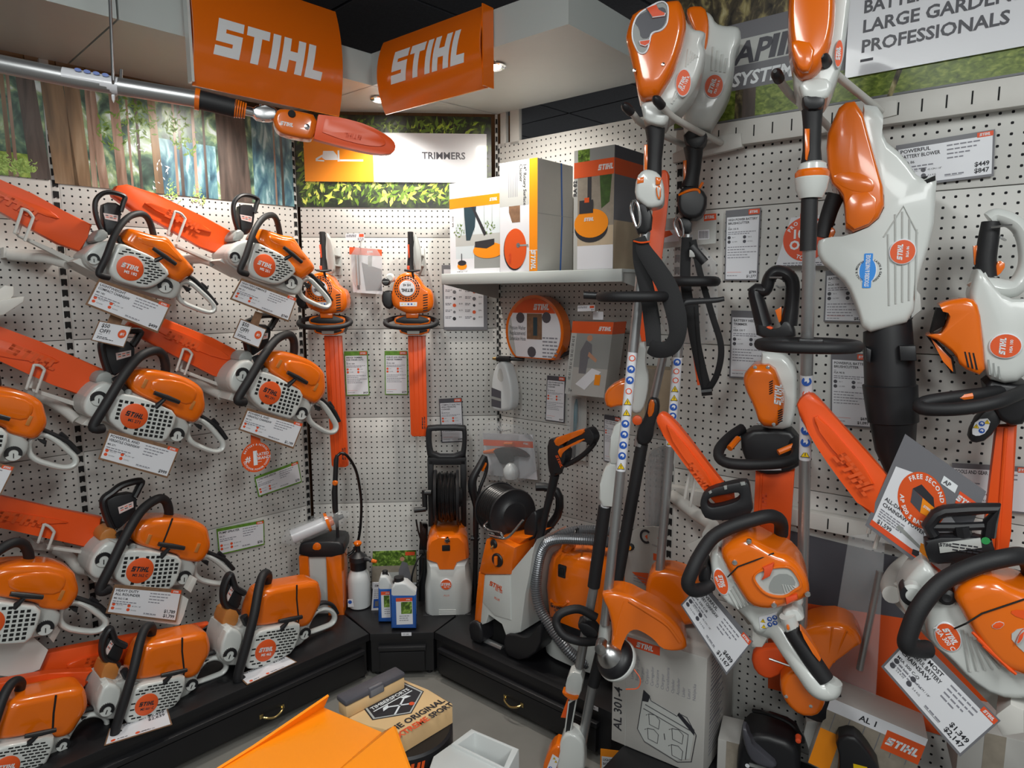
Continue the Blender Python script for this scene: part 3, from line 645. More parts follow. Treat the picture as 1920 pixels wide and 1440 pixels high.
# ================================================================ chainsaws with petrol engines
class Saw:
    "canonical outline coordinates (read off one close-up per family) carried onto this saw by two reference points"
    def __init__(s, label, fr, w, ref, pa, pb, group='petrol chainsaws on the left wall'):
        s.t = Thing('chainsaw', label, 'chainsaw', fr, pa[0], pa[1], w, group)
        a, b = Vector(s.t.u(*pa,w+.055)[:2]), Vector(s.t.u(*pb,w+.02)[:2]); A = Vector((ref[0][0],-ref[0][1])); B = Vector((ref[1][0],-ref[1][1]))
        d, D = b-a, B-A; s.k = d.length/D.length; s.an = math.atan2(d.y,d.x)-math.atan2(D.y,D.x); s.A, s.a = A, a
        s.c, s.s = math.cos(s.an)*s.k, math.sin(s.an)*s.k
    def p(s, x, y, z=None):
        dx, dy = x-s.A.x, -y-s.A.y; q = (s.a.x+dx*s.c-dy*s.s, s.a.y+dx*s.s+dy*s.c); return q if z is None else (*q, z)
    def P(s, pts): return [s.p(*q) for q in pts]
    def T(s, pts): return [s.p(*q) for q in pts]
    def r(s, v): return v*s.k
def inside(pt, poly):
    x, y = pt; r = False; n = len(poly)
    for i in range(n):
        (x1,y1), (x2,y2) = poly[i], poly[(i+1)%n]
        if (y1 > y) != (y2 > y) and x < (x2-x1)*(y-y1)/(y2-y1)+x1: r = not r
    return r
def grille(S, m, poly, bc, br, deg, dx, dy, sx, sy, z, solid=.0):
    c, q = math.cos(math.radians(deg)), math.sin(math.radians(deg)); ctr = (sum(p[0] for p in poly)/len(poly), sum(p[1] for p in poly)/len(poly))
    sh = [(ctr[0]+(p[0]-ctr[0])*.9, ctr[1]+(p[1]-ctr[1])*.9) for p in poly]
    for i in range(-30,31):
        for j in range(-30,31):
            x0, y0 = i*dx+(.5*dx if j % 2 and solid else 0), j*dy; x, y = bc[0]+x0*c-y0*q, bc[1]+x0*q+y0*c
            ok = all(inside((x+u*c-v*q, y+u*q+v*c), sh) for u in (-sx/2,sx/2) for v in (-sy/2,sy/2))
            if ok and math.hypot(x-bc[0],y-bc[1]) > br+sx*.45:
                m.add([S.p(x+u*c-v*q, y+u*q+v*c, z) for u, v in ((-sx/2,sy/2),(sx/2,sy/2),(sx/2,-sy/2),(-sx/2,-sy/2))], ((0,1,2,3),), 'dark')
def cap(S, m, x, y, r, z, deg=0):
    X, Y = S.p(x,y); R_ = S.r(r); a0 = S.an-math.radians(deg)
    m.lathe([(R_,0),(R_,.004),(R_*.96,.006),(.0005,.006)], 'white', 24, Matrix.Translation((X,Y,z)))
    arc = [(X+R_*f*math.cos(a0+PI*(-.12+1.24*i/16)), Y+R_*f*math.sin(a0+PI*(-.12+1.24*i/16))) for f, rg in ((1.0,range(17)),(.55,range(16,-1,-1))) for i in rg]
    m.prism(arc, z+.001, z+.0085, 'black'); m.box((0,0,0),(R_*.09,R_*.62,.002),'dark',0,Matrix.Translation((X+R_*.28*math.sin(a0),Y-R_*.28*math.cos(a0),z+.0075)) @ Matrix.Rotation(a0,4,'Z'))
FAM = {}
FAM['A'] = dict(ref=((440,905),(1400,1330)), badge=(440,905,118), deg=8,
  crank=[(60,800),(80,755),(200,655),(345,620),(600,760),(840,960),(985,1040),(955,1140),(905,1212),(850,1218),(560,1130),(300,1035),(230,1000),(150,935),(75,880)],
  starter=[(335,690),(380,655),(500,705),(640,760),(740,830),(832,940),(770,1010),(660,1085),(560,1110),(440,1075),(330,1040),(280,1000),(252,930),(268,850),(305,760)],
  cover=[(400,610),(450,530),(490,488),(620,520),(720,548),(850,550),(895,595),(960,700),(1060,800),(1130,895),(1110,940),(1040,985),(960,1048),(890,1020),(815,985),(832,940),(745,830),(640,765),(510,705),(440,650)],
  ridge=[(520,560),(660,590),(830,600),(900,690),(1000,800),(960,830),(850,740),(700,680),(560,640)],
  front=[(60,820),(75,760),(190,660),(320,625),(300,760),(200,930),(120,905)], muff=[(180,625),(215,560),(275,505),(335,560),(300,620),(215,655)],
  handle=[(235,1000,.9),(165,985,1.0),(150,950,1.0),(215,815,1.0),(335,555,.85),(470,400,.6),(600,340,.35),(690,350,.1),(750,420,-.1),(785,545,-.2)], hr=33,
  guard=[(300,570),(255,440),(238,320),(255,225),(320,155),(410,137),(515,165),(500,230),(470,320)], plate=[(320,240),(470,235),(472,330),(450,450),(400,560),(310,560),(300,330)], sticker=[(305,350),(440,362),(430,425),(318,408)],
  arm=[(385,585),(430,660),(470,710)], bolt=(465,705), tbar=[(660,695),(875,850)], tstem=(680,825), fuel=(795,1075,74), oil=(130,825,54),
  loop=[(985,1050),(1090,1010),(1200,1110),(1335,1245),(1372,1320),(1320,1372),(1190,1335),(960,1230)], lr=27, grip=[(1050,975),(1120,975),(1205,1050),(1320,1185),(1390,1280)], bump=[(1225,1040),(1295,1100)], trig=[(1035,1065),(1115,1100),(1080,1135),(1060,1105)], gr=(62,26,46,14))
FAM['B'] = dict(ref=((988,715),(1715,930)), badge=(988,715,82), deg=8,
  crank=[(690,650),(715,575),(770,510),(830,490),(1000,560),(1270,690),(1400,765),(1392,860),(1330,915),(1200,905),(960,852),(850,770),(740,745),(700,705)],
  starter=[(880,560),(1010,578),(1140,630),(1268,682),(1262,780),(1212,903),(1130,892),(960,850),(852,770),(822,690),(850,600)],
  cover=[(945,480),(965,430),(1010,393),(1100,385),(1280,410),(1400,455),(1470,512),(1484,565),(1502,645),(1490,700),(1442,768),(1385,762),(1272,722),(1268,682),(1130,622),(1020,575),(965,535)],
  ridge=[(1080,450),(1270,450),(1400,500),(1420,560),(1380,640),(1240,600),(1100,550)],
  front=[(690,650),(712,578),(765,510),(830,490),(880,560),(840,640),(822,742),(740,740),(700,700)], muff=[(765,500),(790,440),(850,425),(885,470),(870,530),(800,520)],
  handle=[(800,800,.9),(760,800,1.0),(742,775,1.0),(800,640,1.0),(900,440,.85),(1000,310,.6),(1115,258,.3),(1185,285,.05),(1220,350,-.1),(1232,405,-.2)], hr=32,
  guard=[(860,450),(815,330),(800,240),(850,195),(915,150),(1028,132),(1015,185),(990,240)], plate=[(820,225),(1000,205),(988,280),(1010,360),(940,415),(890,470),(850,390),(815,300)], sticker=[(888,300),(982,270),(986,312),(898,348)],
  arm=[(880,460),(920,520),(955,560)], bolt=(955,558), tbar=[(1095,545),(1268,606)], tstem=(1122,650), fuel=(1305,850,50), oil=(770,605,50),
  loop=[(1400,790),(1480,735),(1560,785),(1650,880),(1692,930),(1688,978),(1640,998),(1560,978),(1420,910)], lr=21, grip=[(1480,712),(1560,758),(1640,810),(1708,895)], bump=[(1590,745),(1635,790)], trig=[(1455,775),(1510,790),(1505,825),(1480,805)], gr=(34,29,22,19))
FAM['D'] = dict(ref=((1080,940),(1720,700)), badge=(1080,940,76), deg=-12,
  crank=[(745,800),(860,830),(930,790),(1340,760),(1450,752),(1462,850),(1420,912),(1340,942),(1080,1082),(960,1085),(860,1090),(775,1040),(740,900)],
  starter=[(940,845),(1000,800),(1130,770),(1290,715),(1332,800),(1330,940),(1240,1000),(1085,1082),(970,1080),(950,960)],
  cover=[(920,600),(930,545),(1010,508),(1180,458),(1365,400),(1425,455),(1482,560),(1462,650),(1452,752),(1345,792),(1300,712),(1130,768),(1000,798),(940,800),(915,700)],
  ridge=[(1010,560),(1180,510),(1350,470),(1400,540),(1380,640),(1300,640),(1040,700)],
  front=[(745,800),(860,830),(900,900),(890,1060),(800,1050),(745,960)], muff=[(740,700),(850,720),(870,820),(800,880),(740,820)],
  handle=[(960,1130,.9),(935,1152,1.0),(912,1100,1.0),(893,900,1.0),(882,700,.9),(878,520,.6),(900,440,.35),(950,425,.1),(1000,460,-.1),(1020,520,-.2)], hr=33,
  guard=[(860,740),(740,690),(690,610),(678,530),(692,478),(730,520),(770,565),(850,595)], plate=[(695,530),(760,565),(850,595),(855,735),(770,700),(710,630)], sticker=[(730,545),(762,560),(748,665),(718,640)],
  arm=[(870,740),(920,790),(975,815)], bolt=(978,822), tbar=[(1095,722),(1275,672)], tstem=(1150,790), fuel=(1410,815,46), oil=(825,990,48),
  loop=[(1462,800),(1480,680),(1560,630),(1650,640),(1712,690),(1705,745),(1640,780),(1470,850)], lr=20, grip=[(1460,640),(1540,590),(1640,600),(1715,660)], bump=[(1560,585),(1610,590)], trig=[(1490,650),(1530,640),(1520,680),(1495,675)], gr=(38,22,30,11))
def petrol_saw(label, fam, fr, w, pa, pb, model, ink='logow', guard=None, guard_flip=1, gtxt=None, bar=None, seam=None, slot=False, gw=.055):
    F = FAM[fam]; S = Saw(label, fr, w, F['ref'], pa, pb); t = S.t; sc_ = S.k*4000/1.0; E = t.e
    D = .075                                                         # half thickness of the engine
    m = MB(); m.prism(chaikin(S.P(F['crank']),1), -D, D*.55, 'lgrey', .012, 3); m.prism(chaikin(S.P(F['front']),1), D*.3, D*.85, 'white', .012, 3); body = t.part('crankcase', m)
    m = MB(); m.prism(chaikin(S.P(F['cover']),2), -D*.95, D*.72, 'orange', .03, 5, back=True); (m.prism(chaikin(S.P(F['ridge']),1), D*.5, D*.8, 'orange', .012, 3) if not seam else None)
    if seam: m.tube([S.p(x,y,D*.725) for x, y in seam], .003, 'dark', 6)
    if slot:
        for (x, y) in slot:
            q = S.p(x,y); m.box((0,0,0),(S.r(26),S.r(70),.004),'amber',.001,Matrix.Translation((*q,D*.735)) @ Matrix.Rotation(S.an-.35,4,'Z'))
    t.part('top_cover', m, angle=45)
    m = MB(); sp_ = F['starter']; m.prism(chaikin(S.P(sp_),1), D*.4, D*1.05, 'white', .011, 3)
    g = F['gr']; grille(S, m, sp_, F['badge'][:2], F['badge'][2], F['deg'], g[0], g[1], g[2], g[3], D*1.05+.0004, fam != 'B'); st = t.part('starter_cover', m)
    bx, by, br = F['badge']; X, Y = S.p(bx,by); R_ = S.r(br); m = MB(); m.lathe([(R_*1.06,D*1.0),(R_*1.06,D*1.05+.002),(R_,D*1.05+.003),(.0005,D*1.05+.003)], 'logoo', 30, Matrix.Translation((X,Y,0)))
    ta = S.an+math.radians({'A':-17,'B':-14,'D':10}[fam]); z = D*1.05+.0036; hh = R_*.42
    m.logo(X-math.sin(ta)*R_*.12, Y+math.cos(ta)*R_*.12, hh, z, ink, ta, wide=.78); m.text(model, X+math.sin(ta)*R_*.5+math.cos(ta)*R_*.1, Y-math.cos(ta)*R_*.5+math.sin(ta)*R_*.1, R_*.25, z, ink, ta, 'C', .02, wmax=R_*1.25); t.part('badge', m, st)
    m = MB(); a, b = S.p(*F['tbar'][0]), S.p(*F['tbar'][1]); c = ((a[0]+b[0])/2,(a[1]+b[1])/2); q = S.p(*F['tstem']); rr = S.r(17 if fam == 'B' else 22 if fam == 'A' else 17)
    m.tube([(*a,D*1.15),(*c,D*1.18),(*b,D*1.15)], [rr*.9,rr*1.15,rr*.9], 'black', 10); m.tube([(*c,D*1.1),((c[0]+q[0])/2,(c[1]+q[1])/2,D*1.05),(*q,D*.95)], [rr*.7,rr*.9,rr*1.3], 'black', 10)
    t.part('starter_grip', m)
    m = MB(); H_ = F['handle']; m.tube(spline([(*S.p(x,y), D*1.25*zz) for x, y, zz in H_],5), S.r(F['hr']), 'rubber', 14); t.part('front_handle', m)
    m = MB(); m.tube(spline([S.p(x,y,-D*.1) for x, y in F['guard']],5), S.r(F['hr']*.72), 'black', 10, flat=1.6); m.prism(chaikin(S.P(F['plate']),1), -D*.5, -D*.05, 'black', .006); m.tube(spline([S.p(x,y,D*.4) for x, y in F['arm']],4), S.r(F['hr']*.85), 'black', 10)
    m.lathe([(S.r(F['hr']*.7),0),(S.r(F['hr']*.7),.006),(S.r(F['hr']*.45),.009),(.0005,.007)], 'grey', 16, Matrix.Translation((*S.p(*F['bolt']),D*.62))); hg = t.part('hand_guard', m)
    m = MB(); qd = [S.p(x,y,-D*.05+.0008) for x, y in F['sticker']]; m.add(qd, ((0,1,2,3),) if True else (), 'pink')
    a_, b_, c_, d_ = [Vector(v) for v in qd]
    for i in range(3):
        for j in range(2): p0 = a_.lerp(b_,.12+.28*i).lerp(d_.lerp(c_,.12+.28*i),.25+.3*j); dx = (b_-a_)*.2; dy = (d_-a_)*.12; m.add([p0+Vector((0,0,.0003)),p0+dx+Vector((0,0,.0003)),p0+dx+dy+Vector((0,0,.0003)),p0+dy+Vector((0,0,.0003))], ((0,1,2,3),), 'red' if (i+j)%2 else 'ink')
    m.bm.normal_update(); [f.normal_flip() for f in m.bm.faces if f.normal.z < 0]; t.part('rating_plate', m, hg)
    m = MB(); m.prism(chaikin(S.P(F['muff']),1), -D*.8, D*.2, 'grey' if fam == 'A' else 'amber' if fam == 'D' or seam else 'grey', .008); t.part('muffler', m)
    m = MB(); cap(S, m, *F['fuel'], D*.58, 0); t.part('fuel_cap', m); m = MB(); cap(S, m, *F['oil'], D*.86, 0); t.part('oil_cap', m)
    m = MB(); lp = chaikin(S.P(F['loop']),2); m.tube([(*q, 0) for q in lp], S.r(F['lr']), 'white', 12, True, flat=1.5, up=(0,0,1)); rh = t.part('rear_handle', m)
    m = MB(); m.tube(spline([S.p(x,y,.0) for x, y in F['grip']],5), S.r(F['lr']*.82), 'rubber', 12, flat=1.7, up=(0,0,1)); m.tube([S.p(x,y,0) for x, y in F['bump']], S.r(F['lr']*.8), 'black', 8); t.part('grip', m, rh)
    m = MB(); m.prism(S.P(F['trig']), -.012, .012, 'black', .002); t.part('trigger', m, rh)
    if bar:
        m = MB(); m.prism(t.P(bar[0], w-gw), -gw-.022, -gw-.016, 'steel'); bb = t.part('guide_bar', m)
        for edge in bar[1:]:
            m = MB(); A_, B_ = Vector(t.u(*edge[0],w-gw-.019)), Vector(t.u(*edge[1],w-gw-.019)); n = max(4, int((B_-A_).length/.009))
            for i in range(n):
                c = A_.lerp(B_,(i+.5)/n); m.box((0,0,0),(.0075,.009 if i%2 else .006,.008),'slated',.001,Matrix.Translation(c) @ Matrix.Rotation(math.atan2((B_-A_).y,(B_-A_).x),4,'Z'))
            t.part('chain', m, bb)
    if guard:
        m = MB(); o = t.P(guard, w-gw); m.prism(o, -gw-.034, -gw-.002, 'scab', .006, 2)
        n = len(o); c = (sum(p[0] for p in o)/n, sum(p[1] for p in o)/n)
        if gtxt:
            (ra, rb, rc, rd), (lx, ly, lh, la) = gtxt; m.prism(chaikin(t.P([ra,rb,rc,rd], w-gw),2), -gw-.004, -gw+.004, 'scab', .004)
        gd = t.part('bar_guard', m)
        if gtxt:
            m = MB(); X, Y, _ = t.u(lx,ly,w-gw+.002); d = Vector(t.u(lx+10*math.cos(la),ly+10*math.sin(la),w-gw+.002))-Vector((X,Y,0)); m.logo(X, Y, lh, -gw+.0046, 'logoo', math.atan2(d.y,d.x), wide=1.0); t.part('lettering', m, gd)
    return S
WS = .24
petrol_saw('small chainsaw with black $499 card below, top left of the wall', 'A', WL, WS, (239.4,503.4), (412.7,580), 'MS 182',
    guard=[(-60,305),(0,336),(60,362),(120,395),(174,421),(165,445),(152,472),(110,457),(60,430),(0,396),(-60,362)], gtxt=(((-60,335),(95,392),(120,420),(-60,345)),(32,385,.03,.48)), bar=([(150,430),(205,455),(190,490),(150,465)], ((170,432),(196,447)), ((152,467),(174,478))))
petrol_saw('small chainsaw with $749 card below, upper right beside the hedge trimmers', 'A', WL, WS, (490.2,498.7), (627.5,571), 'MS 251',
    guard=[(211,362),(220,348),(240,345),(290,362),(380,405),(455,444),(445,470),(435,486),(375,462),(300,418),(250,395),(213,368)], gtxt=(((268,385),(275,376),(400,430),(390,440)),(345,415,.03,.46)))
petrol_saw('large orange chainsaw above the $999 card, middle row', 'B', WL, WS, (247,778.8), (428.8,832.5), 'MS 271', 'ink', slot=((1050,490),(1385,630)),
    guard=[(-60,585),(0,612),(75,640),(205,697),(190,725),(172,750),(100,722),(50,700),(0,677),(-60,650)], gtxt=(((-60,625),(0,632),(150,690),(-60,660)),(62,670,.032,.38)))
petrol_saw('orange chainsaw half behind the second $50 off card, middle right', 'B', WL, WS, (500.5,735.5), (640,799), 'MS 291', 'ink', slot=((1050,490),(1385,630)),
    guard=[(238,612),(250,598),(310,597),(400,634),(466,667),(455,695),(437,718),(400,704),(330,668),(262,632)], gtxt=(((268,610),(300,606),(440,668),(420,680)),(345,640,.03,.40)))
petrol_saw('orange chainsaw cut off by the left edge, middle row', 'B', WL, WS+.06, (-90,819), (153,860), 'MS 311', 'ink', slot=((1385,630),))
petrol_saw('chainsaw with a dark cover seam above the $1,789 card', 'B', WL, WS, (258,1065.8), (442.5,1077.5), 'MS 362 C', 'ink', seam=((1205,395),(1170,500),(1130,610)), slot=((1050,520),(1385,640)),
    guard=[(-60,915),(0,930),(100,953),(193,971),(184,1002),(172,1031),(100,1012),(50,1001),(0,990),(-60,980)], gtxt=(((-60,955),(0,955),(170,985),(-40,975)),(42,974,.032,.14)), bar=([(180,975),(215,985),(205,1022),(172,1025)], ((192,980),(212,987)), ((174,1022),(196,1025))))
petrol_saw('big orange chainsaw cut off by the left edge above a blank white plate', 'B', WL, WS+.08, (-26,1164), (209,1165), 'MS 400', 'ink', slot=((1385,640),))
ZZ = [(176,1258),(163,1270),(152,1278),(168,1280),(155,1292),(150,1296),(168,1302),(158,1312),(155,1318),(172,1326)]
WSB = .385
petrol_saw('chainsaw on the plinth at the front left, cut off by the frame', 'D', WL, WSB+.02, (8,1432), (207,1362), 'MS 500i', 'logow', seam=((1200,465),(1240,590),(1290,715)),
    guard=None)
petrol_saw('chainsaw on the plinth with a saw-tooth ended bar guard, beside the $2,499 card', 'D', WL, WSB+.01, (270,1315), (431,1254), 'MS 661 C', 'ink', seam=((1180,458),(1220,560),(1300,712),(1335,940)),
    guard=[(-60,1300),(0,1280),(90,1264)]+ZZ+[(60,1340),(-60,1360)], gtxt=(((-60,1310),(60,1286),(130,1290),(-50,1335)),(40,1310,.03,-.18)), bar=([(160,1262),(185,1262),(190,1325),(165,1327)],))
petrol_saw('chainsaw at the right end of the long plinth beside the sprayer tank', 'D', WL, WSB, (492.3,1215), (634.5,1162), 'MS 462', 'logow', seam=((1180,458),(1220,560),(1300,712),(1335,940)),
    guard=[(70,1275),(90,1225),(240,1196),(395,1170),(378,1182),(366,1186),(385,1194),(372,1204),(366,1210),(390,1215),(300,1245),(160,1275)], gtxt=(((110,1245),(230,1215),(330,1205),(150,1262)),(200,1236,.03,-.16)), gw=.11)
# ---------------------------------------------------------------- saw brackets
def saw_bracket(label, arm, strip, loop, tray, w=.17, block=None):
    t = Thing('saw_bracket', label, 'bracket', WL, arm[0][0], arm[0][1], .06, 'pale steel chainsaw brackets'); m = MB()
    n = len(arm); m.tube(spline([t.u(x,y,.06+(w-.06)*i/(n-1)) for i,(x,y) in enumerate(arm)],5), .017, 'bracket', 14); t.part('arm', m)
    if block: m = MB(); p = t.P(block, .03); m.prism(p, t.z(.001), t.z(.05), 'bracket', .003); t.part('wall_plate', m)
    if strip: m = MB(); m.prism(t.P(strip, w), t.z(w-.012), t.z(w+.012), 'bracket', .001); t.part('strip', m)
    if tray: m = MB(); m.prism(t.P(tray, w), t.z(w-.07), t.z(w+.085), 'bracket', .002); t.part('tray', m)
    for lp in (loop or ()):
        m = MB(); (ax,ay), (bx,by), h = lp[0], lp[1], lp[2]          # feet and height of the wire staple
        m.tube(spline([t.u(ax,ay,w+.035),t.u(ax+h*.28,ay-h*.86,w+.035)],1)+chaikin([t.u(ax+h*.30,ay-h*.95,w+.035),t.u((ax+bx)/2+h*.36,(ay+by)/2-h*1.02,w+.035),t.u(bx+h*.34,by-h*.93,w+.035)],2,False)+[t.u(bx,by,w+.035)], .0045, 'bracket', 8)
        m.tube([t.u(ax,ay,w+.035),t.u(ax+6,ay+2,w-.045),t.u(ax+6+h*.22,ay-h*.6,w-.045)], .0045, 'bracket', 8); t.part('wire_staple', m)
saw_bracket('bracket under the $499 chainsaw, with a wire staple over its bar guard', [(15,478),(60,482),(85,484),(110,490),(128,496)], [(32,440),(50,446),(140,486),(128,492),(34,444)], [((27,437),(46,452),48)], [(122,492),(135,486),(205,516),(195,530)], block=[(4,464),(112,472),(112,486),(4,484)])
saw_bracket('bracket under the $749 chainsaw, with a wire staple over its bar guard', [(340,484),(360,486),(378,486),(398,492)], [(330,458),(400,488),(394,492),(330,464)], [((314,440),(332,453),46)], [(392,490),(402,484),(455,508),(448,520)], block=[(330,474),(368,480),(368,494),(330,492)])
saw_bracket('bracket under the $999 chainsaw, with a wire staple over its bar guard', [(70,742),(95,752),(120,768),(145,788)], [(58,728),(75,732),(170,762),(165,770),(60,734)], [((50,728),(68,736),46)], [(140,790),(165,765),(215,792),(205,806)], block=[(48,730),(140,748),(140,760),(48,745)])
saw_bracket('bracket under the half hidden chainsaw, with a wire staple over its bar guard', [(370,718),(395,732),(415,742)], [(335,690),(420,722),(418,728),(335,696)], [((331,694),(346,703),42)], [(410,745),(418,728),(470,752),(462,762)], block=[(335,705),(400,716),(400,726),(335,720)])
saw_bracket('bracket under the $1,789 chainsaw, with a wire staple over its bar guard', [(105,1030),(130,1045),(148,1066),(166,1070)], [(88,1022),(190,1036),(190,1042),(90,1028)], [((72,1016),(90,1030),35)], [(163,1078),(180,1045),(255,1068),(250,1088)], block=[(60,1012),(120,1020),(120,1034),(60,1028)])
t = Thing('bracket_end', 'short square pale bracket stub at the left edge, upper row', 'bracket', WL, 15, 570, .1, 'pale steel chainsaw brackets')
m = MB(); m.prism(t.P([(-30,560),(5,535),(22,538),(22,552),(8,572),(-30,590)],.2), t.z(.17), t.z(.23), 'bracket', .003); m.prism(t.P([(-40,568),(38,556),(36,566),(0,590),(-40,596)],.2), t.z(.12), t.z(.26), 'bracket', .003); t.part('tray', m)
# ---------------------------------------------------------------- price cards on the left wall
WC_ = .36; G = 'price cards under the chainsaws'
card('price_card', 'white $499 card under the top left chainsaw', 'price card', WL, [(186,522),(321,571),(296,625),(160,571)], WC_, ('LIGHTWEIGHT','COMPACT CHAINSAW'), 'MS 182', ('$499',), group=G)
card('price_card', 'white $749 card under the upper right chainsaw', 'price card', WL, [(453,521),(557,559),(541,604),(431,561)], WC_, ('HIGH PERFORMANCE','CHAINSAW'), 'MS 251', ('$749',), group=G)
card('price_card', 'white $999 card under the large chainsaw in the middle', 'price card', WL, [(205,805),(337,841),(314,897),(184,861)], WC_, ('POWERFUL AND','VERSATILE CHAINSAW'), 'MS 271', ('$999',), group=G)
card('price_card', 'glossy $1,199 card above the round orange tag', 'price card', WL, [(464,765),(569,794),(550,842),(447,806)], WC_, ('POWERFUL AND','VERSATILE CHAINSAW'), 'MS 291', ('$1,199',), group=G)
card('price_card', 'white $1,789 card with a second price under the lower chainsaw', 'price card', WL, [(215,1096),(342,1106),(330,1167),(198,1150)], WC_, ('HEAVY DUTY','ALL ROUNDER'), 'MS 362 C-M', ('$1,789','$1,799'), group=G)
card('price_card', 'white card cut off by the left edge under the middle chainsaw', 'price card', WL, [(-110,846),(28,875),(-2,935),(-135,905)], WC_+.03, ('POWERFUL','CHAINSAW'), 'MS 311', ('$1,299',), group=G)
t = Thing('card_holder', 'blank white steel card plate at the left edge below a chainsaw', 'card holder', WL, 30, 1235, .3); m = MB()
m.prism(chaikin(t.P([(-60,1170),(98,1200),(66,1273),(-60,1260)]),1), -.001, .002, 'white'); t.part('plate', m); m = MB(); m.prism(t.P([(92,1196),(106,1172),(114,1180),(100,1205)]), -.03, .003, 'bracket', .002); t.part('clip', m)
t = Thing('card_holder', 'white steel plate behind the $1,789 card', 'card holder', WL, 340, 1130, .345); m = MB(); m.prism(chaikin(t.P([(215,1094),(358,1108),(340,1170),(330,1172),(198,1153)]),1), -.003, .0, 'white'); t.part('plate', m); m = MB(); m.prism(t.P([(350,1106),(362,1082),(370,1086),(358,1112)]), -.03, .001, 'bracket', .002); t.part('clip', m)
def promo(label, quad, w, strip):
    t = Thing('promo_card', label, 'promo card', WL, quad[0][0], quad[0][1], w, '$50 off cards'); Q = [t.u(*q) for q in quad]; W, H = .1, .062; m = MB()
    m.box((W/2,-H/2,-.001),(W,H,.002),'bark'); m.rect(.003,-H+.003,W-.003,-.003,.0004,'paper'); m.text('$50', .012,-.017,.0115,.0008,'ink',bold=.02); m.text('OFF!', .012,-.033,.0115,.0008,'ink',bold=.02); m.rect(.012,-.0385,.024,-.0375,.0008,'ink')
    m.words(.012,-.046,.03,.0022,.0008,'ink'); m.words(.012,-.05,.05,.0022,.0008,'ink'); m.poly(circ(W*.79,-H*.42,.0125,20), .0008, 'red'); m.poly(circ(W*.79,-H*.42,.0112,20), .0009, 'logoo'); m.text('#1', W*.79,-H*.42-.004,.009,.0012,'logow',al='C',bold=.02)
    warp(m.bm, Q, W, H, 0); t.part('print', m); m = MB(); m.prism(t.P(strip, w-.002), -.003, -.002, 'bark'); t.part('strip', m)
promo('$50 off card hanging below the $499 card', [(186,601),(248,612),(232,652),(170,638)], .33, [(208,588),(232,595),(225,612),(200,606)])
promo('$50 off card hanging below the $749 card', [(451,597),(500,617),(485,653),(436,633)], .33, [(479,583),(493,588),(484,612),(470,604)])
t = Thing('brand_tag', 'round orange tag saying number one rated brand', 'promo tag', WL, 480, 857, .33); X, Y, R_ = 0, 0, (Vector(t.u(507,857))-Vector(t.u(480,857))).length; m = MB()
m.prism(circ(0,0,R_,36), -.001, .001, 'logoo'); m.prism(t.P([(470,815),(488,822),(489,835),(471,838)]), -.001, .0008, 'logoo'); m.text('#', -R_*.72,-R_*.25,R_*.42,.0014,'logow',bold=.02); m.text('1', -R_*.36,-R_*.46,R_*.88,.0014,'logow',bold=.06)
m.text('RATED', R_*.02,R_*.06,R_*.2,.0014,'logow',bold=.02); m.text('BRAND!', R_*.02,-R_*.2,R_*.2,.0014,'logow',bold=.02); m.rect(R_*.02,-R_*.36,R_*.36,-R_*.33,.0014,'logow')
m.arc('BATTERY & PETROL', 0,0,R_*.78,R_*.13,.0014,'logow',PI/2); m.arc('OUTDOOR POWER TOOLS', 0,0,R_*.88,R_*.13,.0014,'logow',-PI/2,flip=True); t.part('print', m)
G2 = 'green edged sprayer cards'
card('price_card', 'green edged $70 sprayer card on the pegboard right of the orange tag', 'price card', WL, [(477,895),(559,864),(566,904),(485,932)], .012, ('5 LITRE HAND SPRAYER',), 'SG 51', ('$70',), 'green', group=G2)
card('price_card', 'green edged $36 sprayer card on the pegboard above the long plinth', 'price card', WL, [(406,992),(495,975),(496,1021),(411,1041)], .012, ('PUMP SPRAYER',), 'SG 31', ('$36',), 'green', group=G2)
def flat_card(label, quad, title, price):
    P = [at_z(x,y,DECK+.004) for x, y in quad]; o = P[0]; e = bpy.data.objects.new('price_card', None); C.objects.link(e); e.location = o; tag(e, label, 'price card', 'cards lying on the plinth'); Q = [tuple(p-o) for p in P]; W = (P[1]-P[0]).length; H = (P[3]-P[0]).length; m = MB()
    m.box((W/2,-H/2,-.001),(W,H,.002),'bark'); m.rect(.004,-H+.003,W-.004,-.003,.0004,'paper'); m.text(title,.012,-.014,.009,.0008,'ink',bold=.02)
    for i, s in enumerate(price): m.text(s, W-.012, -.017-i*.016, .0125, .0008, 'ink', al='R', bold=.02)
    for i in range(2): m.poly(circ(.02+i*.06,-H+.012,.006,12), .0008, 'red'); m.words(.03+i*.06,-H+.012,.025,.003,.0008,'ink')
    m.words(W*.5,-H+.01,W*.25,.003,.0008); warp(m.bm, Q, W, H, 0); m.link('print', e)
flat_card('card with $2,499 price lying on the plinth edge under the saw-tooth guarded chainsaw', [(205,1366),(314,1328),(323,1358),(195,1398)], 'PRO CHAINSAW', ('$2,499','$2,639'))
flat_card('card with $2,299 price lying on the plinth edge under the right end chainsaw', [(444,1266),(537,1230),(557,1241),(463,1284)], 'PRO CHAINSAW', ('$2,299',))
